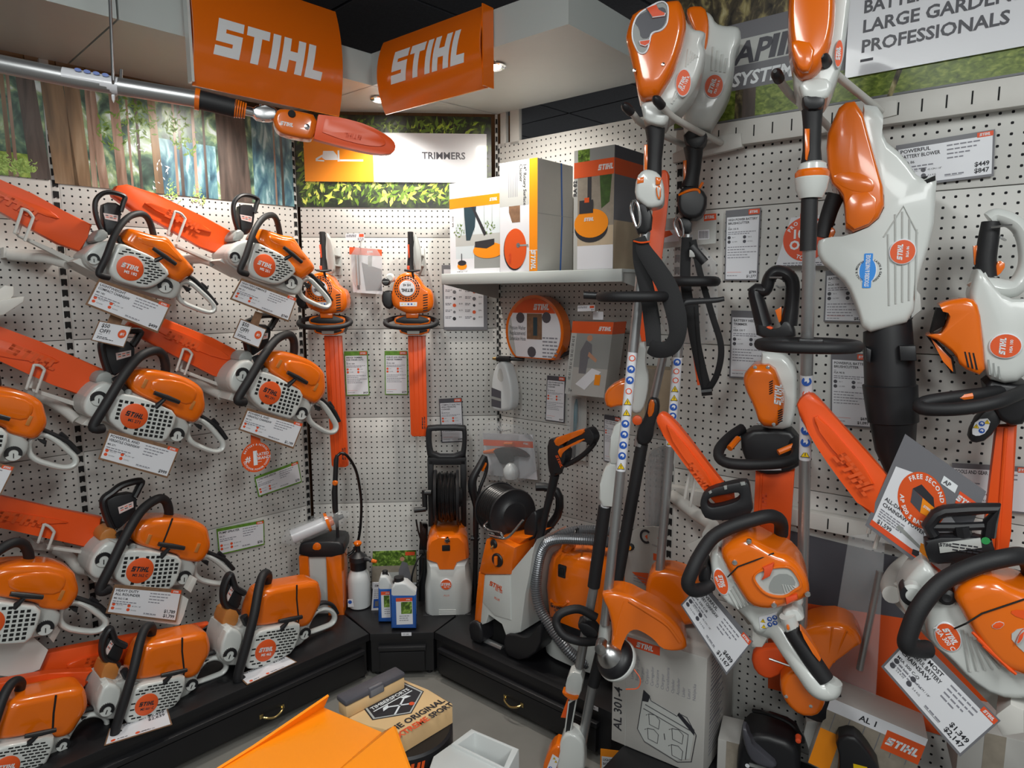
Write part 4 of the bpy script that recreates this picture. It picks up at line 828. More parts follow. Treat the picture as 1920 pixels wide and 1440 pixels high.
# ================================================================ back wall: hedge trimmers and cards
def hedge_trimmer(label, X, bot, model='HS 45'):
    Q = lambda pts: [X(480+x/4, 360+y/4) for x, y in pts]
    t = Thing('hedge_trimmer', label, 'hedge trimmer', WC, *X(765,541), .13, 'petrol hedge trimmers on the back wall'); p = lambda x, y: t.u(*X(480+x/4,360+y/4))
    m = MB(); m.prism(chaikin(t.P(Q([(1035,700),(1060,640),(1100,612),(1150,600),(1200,615),(1238,655),(1262,705),(1328,742),(1338,850),(1310,895),(1240,908),(1150,912),(1080,885),(1035,860),(1018,790)])),1), -.06, .05, 'orange', .022, 4); body = t.part('engine_housing', m, angle=45)
    m = MB(); c = p(1140,725); k = abs(p(1200,725)[0]-c[0])/60
    for r0, r1, n in ((70,78,22),(84,92,26)):
        for i in range(n):
            a = 2*PI*i/n; d = 2*PI/n*.36; q = [(c[0]+k*r*math.cos(a+s), c[1]+k*r*math.sin(a+s), .0505) for r, s in ((r0,-d),(r1,-d),(r1,d),(r0,d))]; m.add(q, ((0,1,2,3),), 'dark')
    for i in range(7): y = 765+i*19; q = [p(x,yy) for x, yy in ((1258,y+6),(1292,y),(1292,y+8),(1258,y+14))]; m.poly([v[:2] for v in q], .0505, 'dark')
    t.part('cooling_slots', m, body)
    m = MB(); m.lathe([(58*k,.045),(58*k,.053),(54*k,.055),(.0005,.055)], 'paper', 28, Matrix.Translation((c[0],c[1],0))); m.logo(c[0], c[1]-k*12, 24*k, .0556, 'ink', PI, wide=.85); m.text(model, c[0], c[1]+k*34, 17*k, .0556, 'ink', PI, 'C', .02); t.part('badge', m, body)
    m = MB(); q = t.P(Q([(1085,825),(1215,825),(1212,855),(1088,855)])); m.poly(q, .0508, 'paper'); x0, x1, y = p(1092,840)[0], p(1208,840)[0], p(1092,840)[1]
    for i, kk in enumerate(('yellow','yellow','blue','blue','yellow')): m.poly(circ(x0+(x1-x0)*(i+.5)/5, y, .0038, 10 if kk == 'blue' else 3, a0=PI/2), .0512, kk)
    t.part('warning_sticker', m, body)
    m = MB(); g = [(1158,300),(1160,380),(1160,470),(1158,540),(1160,600)]; m.tube(spline([(*p(x,y)[:2],.0) for x, y in g],4), [.012,.0125,.0125,.0135,.016], 'rubber', 14, flat=1.7, up=(0,0,1)); rh = t.part('rear_handle', m)
    m = MB(); m.prism(chaikin(t.P(Q([(1185,296),(1212,340),(1235,430),(1238,560),(1230,610),(1190,610),(1180,460)])),1), -.03, .008, 'lgrey', .006); t.part('grey_shell', m, rh)
    m = MB(); m.prism(t.P(Q([(1138,400),(1152,395),(1156,490),(1148,500)])), .016, .0235, 'red', .002); m.prism(t.P(Q([(1136,555),(1155,555),(1156,585),(1138,585)])), .018, .028, 'red', .002); t.part('trigger', m, rh)
    m = MB(); m.tube([(*p(1120,590)[:2],.052),(*p(1175,598)[:2],.056),(*p(1235,590)[:2],.052)], [.004,.006,.004], 'black', 8); m.tube([(*p(1178,600)[:2],.052),(*p(1188,645)[:2],.046)], .005, 'black', 8); t.part('starter_grip', m)
    q = p(1010,645); m = MB(); m.lathe([(.016,-.03),(.02,.01),(.018,.03),(.012,.036)], 'white', 18, Matrix.Translation((q[0],q[1],0))); tk = t.part('fuel_tank', m)
    q = p(983,675); m = MB(); m.lathe([(.016,.0),(.0165,.05),(.012,.054),(.0005,.054)], 'black', 20, Matrix.Translation((q[0],q[1],0))); m.box((q[0],q[1],.0545),(.026,.003,.002),'grey'); t.part('tank_cap', m, tk)
    m = MB(); m.prism(chaikin(t.P(Q([(945,760),(985,735),(1030,745),(1035,800),(1030,870),(990,880),(950,840)])),1), -.04, .03, 'black', .01); t.part('air_filter', m)
    m = MB(); m.prism(t.P(Q([(1125,905),(1225,905),(1220,945),(1130,945)])), -.03, .03, 'orange', .006); m.prism(chaikin(t.P(Q([(1030,950),(1080,925),(1270,925),(1320,950),(1300,1000),(1050,1000)])),1), -.045, .02, 'black', .008); m.prism(chaikin(t.P(Q([(1068,1005),(1315,1005),(1290,1070),(1090,1070)])),1), -.05, .035, 'black', .008); gbx = t.part('gearbox', m)
    m = MB(); m.poly(t.P(Q([(1138,1040),(1230,1040),(1228,1062),(1140,1062)])), .0355, 'grey'); t.part('rating_plate', m, gbx)
    m = MB(); h = [(1170,940,-.05),(1060,942,-.03),(990,960,.03),(978,980,.07),(1030,1003,.1),(1170,1010,.11),(1310,1003,.1),(1366,980,.07),(1352,960,.03),(1280,942,-.03)]; m.tube(chaikin([(*p(x,y)[:2],z) for x, y, z in h],2), .0105, 'rubber', 12, True); t.part('hoop_handle', m)
    (ax,ay),(bx,by) = X(764.5,630), X(797.5,630); (cx,cy),(dx,dy) = X(770,0), X(801,0); y0 = bot
    bl = [(ax,ay),(bx,by),(X(801,y0)[0],y0-1),(X(801,y0)[0]-5,y0+2),(X(770,y0)[0]+3,y0+2),(X(770,y0)[0],y0-2)]; m = MB(); m.prism(t.P(bl), -.03, -.006, 'scab', .003)
    for f in (.28,.55,.8): m.tube([(*t.u(ax+(bx-ax)*f,ay)[:2],-.006),(*t.u(X(770,y0)[0]+31*f,y0-3)[:2],-.006)], .0022, 'scab', 6)
    g = t.part('blade_guard', m); m = MB(); xx, yy = X(794,y0-24); m.logo(*t.u(xx,yy)[:2], .0145, -.0055, 'ink', PI/2, wide=.9); t.part('lettering', m, g)
    m = MB(); a = p(1200,470); b = p(1238,425)
    for yy in (470,548): m.box((p(1222,yy)[0],p(1222,yy)[1],-.075),(.03,.006,.1),'lgrey',.001)
    m.box((p(1225,510)[0],p(1225,510)[1],-.127),(.03,.12,.004),'lgrey',.001); t.part('wall_hook', m)
hedge_trimmer('right petrol hedge trimmer with its whole white badge in view', lambda x, y: (x, y), 817)
hedge_trimmer('left petrol hedge trimmer, partly behind a chainsaw handle', lambda x, y: (x-165+.037*(y-440), y), 875)
t = Thing('blister_pack', 'clear blister pack with a grease tube hanging between the hedge trimmers', 'blister pack', WC, 690, 500, .05); m = MB()
m.prism(t.P([(657,470),(716,474),(718,552),(662,548)]), -.002, 0, 'paper'); q = t.P([(655,463),(716,468),(716,480),(655,477)]); m.prism(q, -.002, .0006, 'logoo'); m.logo(*t.u(694,472)[:2], .008, .001, 'logow'); m.poly(t.P([(678,492),(700,500),(716,505),(716,545),(686,545)]), .0008, 'slate'); m.poly(t.P([(690,480),(698,480),(697,500),(690,500)]), .0009, 'grey'); cd_ = t.part('backing_card', m)
m = MB(); a, b = t.u(669,478,.07), t.u(672,535,.07); m.tube([a,b], [.0095,.0095], 'steel', 12); m.tube([b, t.u(672.5,543,.07)], .006, 'black', 10); t.part('grease_tube', m)
m = MB(); m.prism(chaikin(t.P([(658,455),(716,460),(719,552),(662,549)]),1), .0015, .03, 'film', .006); t.part('bubble', m)
m = MB(); m.tube([t.u(677,449,.0),t.u(678,452,.06),t.u(679,448,.09)], .002, 'steel', 6); t.part('peg_hook', m)
def strip_label(label, quad, fr, w, txt, group=None):
    t = Thing('price_strip', label, 'price label', fr, quad[0][0], quad[0][1], w, group); Q = [t.u(*q) for q in quad]; W, H = .08, .026; m = MB(); m.box((W/2,-H/2,-.001),(W,H,.002),'paper'); m.rect(W*.72,-H*.5,W*.97,-H*.1,.0006,'red'); m.words(.004,-.006,.045,.003,.0006); m.words(.004,-.011,.04,.003,.0006); m.text(txt,W*.97,-H*.9,.007,.0006,'ink',al='R'); warp(m.bm,Q,W,H,0); t.part('print', m)
strip_label('small price strip above the grease tube pack', [(648,438),(683,437),(683,451),(648,451)], WC, .075, '$17.95')
G = 'green edged hedge trimmer cards'
card('price_card', 'green edged $429 card right of the left hedge trimmer blade', 'price card', WC, [(645,659),(689,658),(693,741),(649,742)], .01, ('HEDGE TRIMMER','FOR WIDER CUTS'), 'HS 45 / 600', ('$429',), 'green', 'tall', G)
card('price_card', 'green edged $379 card left of the right hedge trimmer blade', 'price card', WC, [(721,658),(764,658),(765,740),(722,740)], .01, ('ROBUST AND RELIABLE','HEDGE TRIMMER'), 'HS 45 / 450', ('$379',), 'green', 'tall', G)
card('price_card', 'dark edged $399 card behind the small pressure washer handle', 'price card', WC, [(823,748),(866,746),(870,828),(828,830)], .01, ('COMPACT ELECTRIC','HIGH PRESSURE','CLEANER'), 'RE 90 PLUS', ('$399',), 'slated', 'tall')
t = Thing('price_sheet', 'accessory price sheet with twelve tiny pictures, hung under the shelf end', 'price sheet', WC, 873, 560, .012); m = MB(); Q = [(828,497),(913,497),(914,619),(832,619)]; m.prism(t.P(Q), -.002, 0, 'slate'); m.poly(t.P([(832,505),(906,505),(907,613),(833,613)]), .0004, 'paper')
for r in range(6):
    for c in range(2):
        y = 547+r*12.5-14; x = 835+c*37; a = t.u(x,y); m.words(a[0], a[1]+.004, .03, .003, .0008); m.words(a[0], a[1]-.002, .022, .003, .0008); b = t.u(x+17,y+2); m.poly(circ(b[0],b[1],.006+.002*((r+c)%2),9), .0008, ('logoo','slate','ink')[(r+2*c)%3]); d = t.u(x+28,y); m.text('$%d' % (25+((r*37+c*53) % 150)), d[0]-.006, d[1], .006, .0008, 'ink')
t.part('print', m)
# ---------------------------------------------------------------- sprayers and bottles on the corner plinth
def deck_thing(name, label, cat, fr, px, py, w, group=None):
    t = Thing(name, label, cat, fr, px, py, w, group); d = DECK-t.o.z; return t, d
W0 = .2
t, d = deck_thing('pressure_sprayer', 'tall orange and white pressure sprayer with black lid and hooked hose', 'sprayer', WC, 610, 1160, W0); y0 = d
Y = lambda py: t.u(610,py)[1]; Xx = lambda px: t.u(px,1100)[0]
x0, x1 = Xx(571), Xx(648); m = MB(); m.prism(rrect(x0,y0+.002,x1,Y(1150)+.0,.01), -.06, .07, 'black', .01); base = t.part('base', m)
m = MB(); m.prism(rrect(x0,Y(1155),x1,Y(1030),.004), -.058, .055, 'white', .01); t.part('tank', m)
for a, b in ((x0-.001,Xx(588)),(Xx(620),x1+.001)): m = MB(); m.prism(rrect(a,Y(1156),b,Y(1030),.003), -.06, .072, 'orange', .008); t.part('side_rail', m)
m = MB(); m.prism(chaikin(t.P([(567,1033),(568,1010),(578,1004),(640,1003),(651,1010),(650,1032)]),1), -.065, .078, 'black', .012, 3); lid = t.part('lid', m)
m = MB(); m.prism(chaikin(t.P([(594,1018),(594,1009),(601,1004),(609,1008),(609,1018)]),1), .07, .084, 'orange', .003); t.part('latch', m, lid)
m = MB(); wd = [(635,1006),(634,985),(630,950),(629,920),(630,905)]; m.tube([(*t.u(x,y)[:2],.02) for x, y in wd], [.006,.007,.0125,.013,.011], 'black', 12); m.tube([(*t.u(x,y)[:2],.02) for x, y in ((630,905),(631,880),(632,860),(634,851))], [.011,.0105,.0105,.007], 'black', 12); wand = t.part('spray_wand', m)
m = MB(); q = t.u(630.5,902); m.lathe([(.012,0),(.012,.01),(.008,.014),(.0005,.014)], 'orange', 14, Matrix.Translation((q[0],q[1],.02))); t.part('trigger_button', m, wand)
m = MB(); m.tube(spline([(*t.u(x,y)[:2],z) for x, y, z in ((634,853,.02),(641,848.5,.01),(652,856,.0),(664,885,-.04),(671,925,-.06),(673,965,-.07),(669,1015,-.07),(660,1040,-.06),(648,1050,-.05))],6), .0062, 'cableb', 10); t.part('hose', m)
t = Thing('accessory_bag', 'clear bag with a white tube and orange funnel lying on the sprayer lid', 'bag', WC, 590, 985, W0+.02)
m = MB(); a, b = Vector((*t.u(552,1000)[:2],.04)), Vector((*t.u(612,980)[:2],.0)); m.tube([a, b], [.03,.027], 'paper', 18); t.part('paper_tube', m)
m = MB(); ax = (b-a).normalized(); m.tube([b+ax*.0, b+ax*.012], [.044,.04], 'orange', 22); m.tube([b+ax*.012, b+ax*.03], [.024,.02], 'orange', 16); t.part('funnel', m)
m = MB(); m.tube([b+ax*.03, b+ax*.075], [.014,.009], 'black', 10); t.part('nozzle', m)
m = MB(); m.tube([a-ax*.045, a-ax*.02, a, b-ax*.01, b+ax*.06, b+ax*.1], [.008,.034,.042,.04,.038,.012], 'film', 14); t.part('film', m)
t, d = deck_thing('spray_bottle', 'white pump spray bottle with black head and orange ring, beside the tall sprayer', 'sprayer', WC, 675, 1140, .195); c = t.u(675,1140)[0]; k = abs(t.u(696,1140)[0]-t.u(654,1140)[0])/42; Y = lambda py: t.u(675,py)[1]
RX = Matrix.Translation((c,0,0)) @ Matrix.Rotation(-PI/2,4,'X'); yy = lambda py: Y(py)
m = MB(); m.lathe([(17*k,d+.001),(20*k,d+.006),(21*k,yy(1118)),(21*k,yy(1085)),(18*k,yy(1073)),(13*k,yy(1066)),(12*k,yy(1062))], 'translucent', 28, RX); bo = t.part('bottle', m)
m = MB(); q = [c-19*k, c-1*k]; zc = 21.3*k*.93; m.box((c-10*k,yy(1122),zc*.92),(18*k,15*k,.002),'paper'); [m.poly(circ(c-(15-i*9)*k,yy(1120),3.6*k,12), zc*.92+.0012, 'blue') for i in range(2)]; t.part('label', m, bo)
m = MB(); m.lathe([(15*k,yy(1066)),(15.5*k,yy(1052)),(17*k,yy(1050)),(16*k,yy(1042)),(9*k,yy(1037)),(5*k,yy(1034)),(4.4*k,yy(1024)),(7*k,yy(1018))], 'black', 24, RX); hd = t.part('pump_head', m)
m = MB(); m.lathe([(6*k,yy(1022)),(8*k,yy(1018)),(6*k,yy(1015)),(3*k,yy(1014))], 'orange', 18, RX); t.part('ring', m, hd)
m = MB(); m.tube([(c+8*k,yy(1047),.01),(c+20*k,yy(1045),.02),(c+27*k,yy(1048),.024)], [6*k,4.5*k,3*k], 'black', 10); m.tube([(c+27*k,yy(1048),.024),(c+36*k,yy(1049),.03)], [4*k,3*k], 'orange', 8); t.part('nozzle', m, hd)
def leaflet(name, label, fr, quad, w, art):
    t = Thing(name, label, 'leaflet', fr, quad[3][0], quad[3][1], w); Q = [t.u(*q) for q in quad]; W, H = abs(Q[1][0]-Q[0][0]), abs(Q[3][1]-Q[0][1]); m = MB(); m.box((W/2,-H/2,-.0015),(W,H,.003),'paper'); art(m,W,H); warp(m.bm,Q,W,H,0); t.part('print', m); return t
def art1(m,W,H):
    m.rect(0,-H*.35,W,0,.0004,'leafy'); m.rect(0,-H*.75,W,-H*.35,.0004,'stone'); m.rect(W*.3,-H*.75,W*.75,-H*.5,.0006,'lgrey'); m.rect(0,-H,W*.55,-H*.72,.0006,'paper'); m.rect(W*.75,-H,W,-H*.8,.0006,'lawn'); m.prism([(W*.6,-H*.95),(W*.6,-H*.45),(W*.68,-H*.25),(W*.8,-H*.3),(W*.88,-H*.6),(W*.88,-H*.95)],.0,.0008,'slate'); m.poly(circ(W*.68,-H*.2,W*.055,12),.001,'skin'); m.rect(W*.75,-H*.12,W*.97,-H*.04,.001,'red')
leaflet('leaflet', 'picture leaflet standing against the back wall behind the blue bottles', WC, [(699,1033),(780,1031),(781,1112),(697,1114)], .02, art1)
def art2(m,W,H):
    m.text('SIMPLE',W*.1,-H*.14,H*.07,.0006,'ink',bold=.02); [m.words(W*.1,-H*(.25+.06*i),W*.8,H*.02,.0006) for i in range(5)]; m.rect(W*.1,-H*.85,W*.9,-H*.55,.0006,'blue'); m.rect(W*.2,-H*.8,W*.55,-H*.62,.0008,'slate')
leaflet('booklet', 'white booklet with small print behind the blue bottles, left side', WC, [(700,1092),(728,1092),(726,1146),(696,1149)], .24, art2)
def blue_bottle(label, px, pw, ptop, pbot, w, cap_px, ang):
    t, d = deck_thing('detergent_bottle', label, 'bottle', WC, px, pbot, w, 'blue detergent bottles'); h = pw/2; P_ = lambda pts: t.P(pts); m = MB(); T_ = ptop+15
    o = [(px-h,pbot),(px-h,T_+8),(px-h*.75,T_),(px-h*.1,T_-2),(px+h*.25,T_),(px+h,T_+16),(px+h,pbot)]; liq = [(px-h*.99,pbot-1),(px-h*.99,T_+20),(px+h*.99,T_+20),(px+h*.99,pbot-1)]
    yb = d; fix = lambda q: [(x, max(y, yb+.001)) for x, y in q]
    m.prism(fix(t.P(o)), -.03, .03, 'translucent', .008, 3, back=True); b = t.part('bottle', m); m = MB(); m.prism(fix(t.P([(px-h-.4,pbot),(px-h-.4,T_+20),(px+h+.4,T_+20),(px+h+.4,pbot)])), -.0315, .0315, 'fluid', .008, 3, back=True); t.part('fluid', m, b)
    m = MB(); a = t.u(px-h*.62,T_+26); c = t.u(px+h*.75,pbot-9); m.rect(a[0],c[1],c[0],a[1],.0322,'paper'); m.rect(a[0],a[1]-(a[1]-c[1])*.13,c[0],a[1],.0326,'red'); m.logo(a[0]+(c[0]-a[0])*.75,a[1]-(a[1]-c[1])*.065,.005,.033,'logow'); m.rect(a[0]+(c[0]-a[0])*.3,a[1]-(a[1]-c[1])*.6,c[0]-.002,a[1]-(a[1]-c[1])*.15,.0328,'leafy'); [m.words(a[0]+.012,a[1]-(a[1]-c[1])*(.68+.08*i),(c[0]-a[0])*.6,.003,.033) for i in range(3)]; t.part('label', m, b)
    m = MB(); c = t.u(cap_px,T_); kk = abs(t.u(px+h,T_)[0]-t.u(px-h,T_)[0])*.22; m.lathe([(kk*1.15,c[1]-.006),(kk*1.2,c[1]-.002),(kk*.95,c[1]),(kk*.92,c[1]+.017),(kk*.6,c[1]+.019),(.0005,c[1]+.019)], 'black', 20, Matrix.Translation((c[0],0,0)) @ Matrix.Rotation(-PI/2,4,'X')); t.part('cap', m, b)
blue_bottle('blue detergent bottle standing behind and left of the other', 724, 26, 1062, 1160, .33, 722, 0)
blue_bottle('front blue detergent bottle with the full picture label', 758, 46, 1074, 1172, .40, 748, 0)
# ---------------------------------------------------------------- small pressure washer
t, d = deck_thing('pressure_washer', 'small white and orange pressure washer with tall black handle frame', 'pressure washer', WC, 838, 1140, .21, 'pressure washers'); Q = lambda pts: t.P([(780+x/3.43, 780+y/3.43) for x, y in pts]); p = lambda x, y, z=0: (*t.u(780+x/3.43,780+y/3.43)[:2], z)
m = MB(); m.dome(Q([(62,1060),(75,975),(72,870),(340,860),(345,990),(360,1060),(356,1210),(318,1275),(105,1275),(62,1215)]), [(.97,-.1),(1,-.08),(1,.05),(.93,.085),(.8,.1)], 'white'); body = t.part('body', m, angle=50)
m = MB(); m.dome(Q([(72,872),(76,785),(92,738),(140,712),(285,710),(328,752),(342,862),(275,888),(252,940),(150,940),(132,892)]), [(.98,-.1),(1.0,-.085),(1.01,.055),(.95,.092),(.85,.106)], 'orange'); top = t.part('orange_cover', m, angle=50)
m = MB(); m.box(p(197,790,.104),(.034,.026,.012),'dark',.003); m.lathe([(.011,0),(.011,.02),(.007,.024),(.0005,.024)], 'chrome', 14, Matrix.Translation(p(205,738,.1))); t.part('switch', m, top)
m = MB(); c = p(197,1018,.1); R_ = 38*abs(p(100,0)[0]-p(0,0)[0])/100; m.lathe([(R_,-.01),(R_,.004),(R_*.93,.006),(.0005,.006)], 'paper', 26, Matrix.Translation(c)); m.lathe([(R_*.9,.0),(R_*.9,.0066),(.0005,.0066)], 'logoo', 26, Matrix.Translation(c)); m.logo(c[0],c[1]+.002,R_*.5,c[2]+.0072,'logow'); m.text('RE 90',c[0]+R_*.1,c[1]-R_*.55,R_*.3,c[2]+.0072,'logow',al='C'); m.text('PLUS',p(200,1095)[0],p(200,1095)[1],.008,.1006,'logoo',al='C'); t.part('badge', m, body)
m = MB(); m.prism(chaikin(Q([(85,1195),(120,1200),(150,1245),(275,1245),(300,1200),(340,1190),(310,1265),(110,1265)]),1), .06, .096, 'translucent', .006)
for i in range(4): m.tube([p(152,1180+i*13,.1),p(258,1180+i*13,.1)], .0025, 'lgrey', 6)
t.part('grille', m, body)
m = MB(); b0 = Q([(52,1215),(105,1285),(325,1285),(362,1235)]); m.prism([(b0[0][0],b0[0][1]),(b0[0][0]+.006,d+.002),(b0[3][0]-.008,d+.002),(b0[3][0],b0[3][1]),b0[2],b0[1]], -.11, .1, 'black', .014, 3); t.part('base', m)
m = MB(); m.ring(chaikin(Q([(58,200),(58,100),(75,80),(310,80),(328,95),(328,200),(318,300),(72,300)]),1), chaikin(Q([(95,200),(95,120),(102,112),(292,112),(298,120),(298,200),(285,272),(110,272)]),1), -.09, -.05, 'black', .006); m.prism(Q([(70,285),(322,285),(322,335),(75,335)]), -.09, -.05, 'black', .004)
for s in ((68,300,108,740),(283,300,325,740)): m.prism(Q([(s[0],s[1]),(s[2],s[1]),(s[2],s[3]),(s[0]+8,s[3])]), -.095, -.05, 'black', .006)
t.part('handle_frame', m)
m = MB(); a, b = p(125,530,-.02), p(268,530,-.02); rr = abs(p(0,360)[1]-p(0,700)[1])/2; M_ = Matrix.Rotation(PI/2,4,'Y')
for q in (a, b): m.lathe([(rr*1.0,-.006),(rr*1.02,0),(rr,.006),(rr*.9,.004),(rr*.4,.003),(rr*.3,.02)], 'black', 26, Matrix.Translation(q) @ M_)
m.lathe([(rr*.3,0),(rr*.3,b[0]-a[0])], 'black', 18, Matrix.Translation(a) @ M_); reel = t.part('reel', m)
m = MB(); N = 12
for i in range(N):
    x = a[0]+.012+(b[0]-a[0]-.02)*(i+.5)/N; tl = .010*math.sin(i*2.1); m.tube([(x+tl*math.cos(u), a[1]+rr*(.84+.05*math.sin(i*1.7))*math.sin(u), a[2]+rr*.84*math.cos(u)) for u in [2*PI*j/28 for j in range(28)]], .0058, 'cableb', 7, True)
t.part('hose', m, reel)
m = MB(); m.tube([p(52,490,-.03),p(54,560,-.03),p(56,615,-.03)], .012, 'black', 10, flat=.6); m.tube([p(60,612,-.03),p(-15,616,-.02)], .0115, 'black', 12); m.tube([p(52,505,-.03),p(95,505,-.03)], .012, 'black', 10); t.part('crank', m, reel)
m = MB(); h_ = [(448,262,.0),(420,330,.0),(402,395,0),(398,420,0)]; m.tube(spline([p(442,258,.0),p(404,320,.02),p(366,390,.03),p(362,450,.03),p(376,520,.02),p(385,580,.01)],4), [.013,.015,.018,.019,.016,.012], 'black', 12); m.tube(spline([p(447,262,0),p(456,310,0),p(448,370,.0),p(415,450,.01),p(395,520,.01)],4), .0075, 'black', 10); m.tube([p(385,570,.01),p(385,720,.0),p(385,900,-.02),p(378,1130,-.03),p(376,1290,-.04)], [.0125,.013,.011,.0105,.0105], 'black', 12); m.tube([p(352,790,-.01),p(408,790,-.01)], .012, 'black', 8); gun = t.part('spray_lance', m)
m = MB(); m.tube([p(452,300,.002),p(437,330,.006),p(425,350,.008)], .006, 'orange', 8); t.part('trigger', m, gun)
m = MB()
for i in range(4): x = 24+i*9; m.tube(spline([p(x,705+i*14,-.05),p(x+3,800,-.04),p(x-2+4*i,880,-.04),p(x+14,760,-.07),p(x+8,720,-.06)],4), .0045, 'cableb', 7)
m.tube(spline([p(-5,690,-.05),p(10,760,-.04),p(50,900,-.04),p(30,905,-.02),p(5,935,.0),p(-20,1000,.02),p(-25,1060,.02),p(-5,1080,.02),p(20,1060,.0),p(38,1000,-.02),p(45,930,-.03)],5), .004, 'cableb', 7); m.prism(Q([(15,900),(70,900),(70,1330),(10,1330)]), -.12, -.04, 'black', .01); t.part('power_cord', m)
# ---------------------------------------------------------------- big pressure washer
t, d = deck_thing('pressure_washer', 'large white and orange pressure washer with a round black hose reel', 'pressure washer', WR, 950, 1200, .385, 'pressure washers'); f = 3.6; Q = lambda pts, w=None: t.P([(860+x/f, 860+y/f) for x, y in pts], w); p = lambda x, y, z=0: (*t.u(860+x/f,860+y/f,t.w+z)[:2], z); ZF = .085
# the reel's depth grows to the right-rear: sides are lofted back to the wall side
def slabpart(name, pts, z0, z1, k, bev=.006, parent=None): m = MB(); m.prism(Q(pts, t.w+z1), z0, z1, k, bev, 2); return t.part(name, m, parent)
body = slabpart('white_body', [(172,785),(345,785),(500,600),(525,545),(500,640),(478,780),(448,920),(416,1172),(318,1196),(296,1112),(200,1045),(190,1110),(145,1126),(160,960)], -.1, ZF, 'white', .008)
slabpart('front_panel', [(176,785),(345,785),(350,1092),(240,1062),(158,968)], .0, ZF+.006, 'white', .006, body)
slabpart('orange_panel', [(133,765),(182,545),(255,540),(378,602),(345,785),(176,785)], -.1, ZF+.01, 'orange', .008); slabpart('orange_edge', [(133,765),(176,782),(160,960),(146,1124),(104,1100),(120,938)], -.08, ZF+.002, 'orange', .006); slabpart('orange_top', [(182,545),(255,505),(470,535),(378,602)], -.1, .06, 'orange', .01)
slabpart('dark_recess', [(190,1040),(300,1105),(318,1200),(300,1260),(150,1200)], -.08, .03, 'dark', .004)
m = MB(); yb = d+.002
for q in ([(58,1120),(98,1090),(152,1130),(158,1275),(82,1255)],[(298,1200),(345,1182),(470,1215),(520,1165),(556,1105),(552,1285),(430,1378),(298,1325)]):
    m = MB(); m.prism([(x, max(y,yb)) for x, y in chaikin(Q(q, t.w+.1),1)], -.1, .1, 'black', .012, 3); t.part('foot', m)
m = MB(); m.tube([p(155,1218,.06),p(298,1285,.06)], .0135, 'alu', 16); t.part('axle', m)
m = MB(); c = p(267,682,ZF+.008); m.lathe([(.026,0),(.0265,.006),(.024,.009),(.0005,.009)], 'black', 26, Matrix.Translation(c)); kb = t.part('dial', m); m = MB(); m.box((c[0],c[1],c[2]+.014),(.013,.036,.012),'orange',.004); t.part('dial_grip', m, kb)
m = MB(); c = p(250,570,ZF); m.lathe([(.018,0),(.017,.012),(.012,.016)], 'black', 18, Matrix.Translation(c)); m.lathe([(.005,.01),(.004,.03),(.0005,.032)], 'brass', 10, Matrix.Translation(c) @ Matrix.Rotation(.5,4,'X')); t.part('hose_inlet', m)
m = MB(); c = p(253,860,ZF+.0068); m.logo(c[0], c[1], .019, c[2], 'logoo', -.1, wide=.8); c = p(270,893,ZF+.0068); m.text('RE 130', c[0], c[1]-.004, .009, c[2], 'logoo', -.1, 'C', .02); c = p(258,947,ZF+.0068); m.text('PLUS', c[0], c[1]-.004, .009, c[2], 'logoo', -.1, 'C', .02); t.part('lettering', m, body)
A, B = Vector(p(285,325,.0)), Vector(p(470,300,.03)); rr = .098; ax = (B-A).normalized(); Mr = lambda P: Matrix.Translation(P) @ ax.to_track_quat('Z','Y').to_matrix().to_4x4()
ax = Vector((.93,.03,.36)).normalized(); A = Vector(p(262,325,-.03)); L = .125; B = A+ax*L; m = MB()
for P, s in ((A,1),(B,1)): m.lathe([(rr,-.006),(rr*1.03,0),(rr,.006),(rr*.88,.004),(rr*.6,.008 if P is B else .004),(rr*.5,.016 if P is B else .004),(rr*.12,.018 if P is B else .004)], 'black', 36, Mr(P))
m.lathe([(rr*.45,0),(rr*.45,L)], 'black', 20, Mr(A)); reel = t.part('reel', m)
m = MB(); M_ = Mr(A)
for i in range(8):
    h = L*(i+.7)/8.4; m.tube([M_ @ Vector((rr*.9*math.cos(u), rr*.9*math.sin(u), h)) for u in [2*PI*j/36 for j in range(36)]], .0072, 'cableb', 8, True)
t.part('hose', m, reel)
m = MB(); m.tube([M_ @ Vector((rr*.98*math.cos(u), rr*.98*math.sin(u), h)) for u, h in ((2.3,.02),(2.15,.04),(2.0,.07),(1.8,.09))], .003, 'paper', 6); t.part('cable_tie', m, reel)
m = MB(); m.tube(spline([p(235,385,.06),p(195,430,.09),p(172,458,.11),(p(200,482,.11)),p(275,498,.11),p(298,522,.11),p(285,532,.11),p(205,515,.11)],5)+spline([p(205,515,.11),p(260,533,.11),p(318,538,.11),p(360,505,.11),p(435,415,.1)],5), .0048, 'chrome', 8); t.part('wire_handle', m)
m = MB(); m.prism(chaikin(Q([(470,420),(540,330),(560,370),(555,520),(490,545),(470,500)]),1), -.03, .03, 'black', .01); m.tube(chaikin([p(520,190,-.05),p(600,190,-.08),p(680,230,-.1),p(682,360,-.1),p(620,450,-.1),p(560,500,-.06)],1,False), .016, 'black', 10); t.part('handle_frame', m)
g = lambda x, y, z=.03: (*t.u(960+x/4,720+y/4,t.w+z)[:2], z)
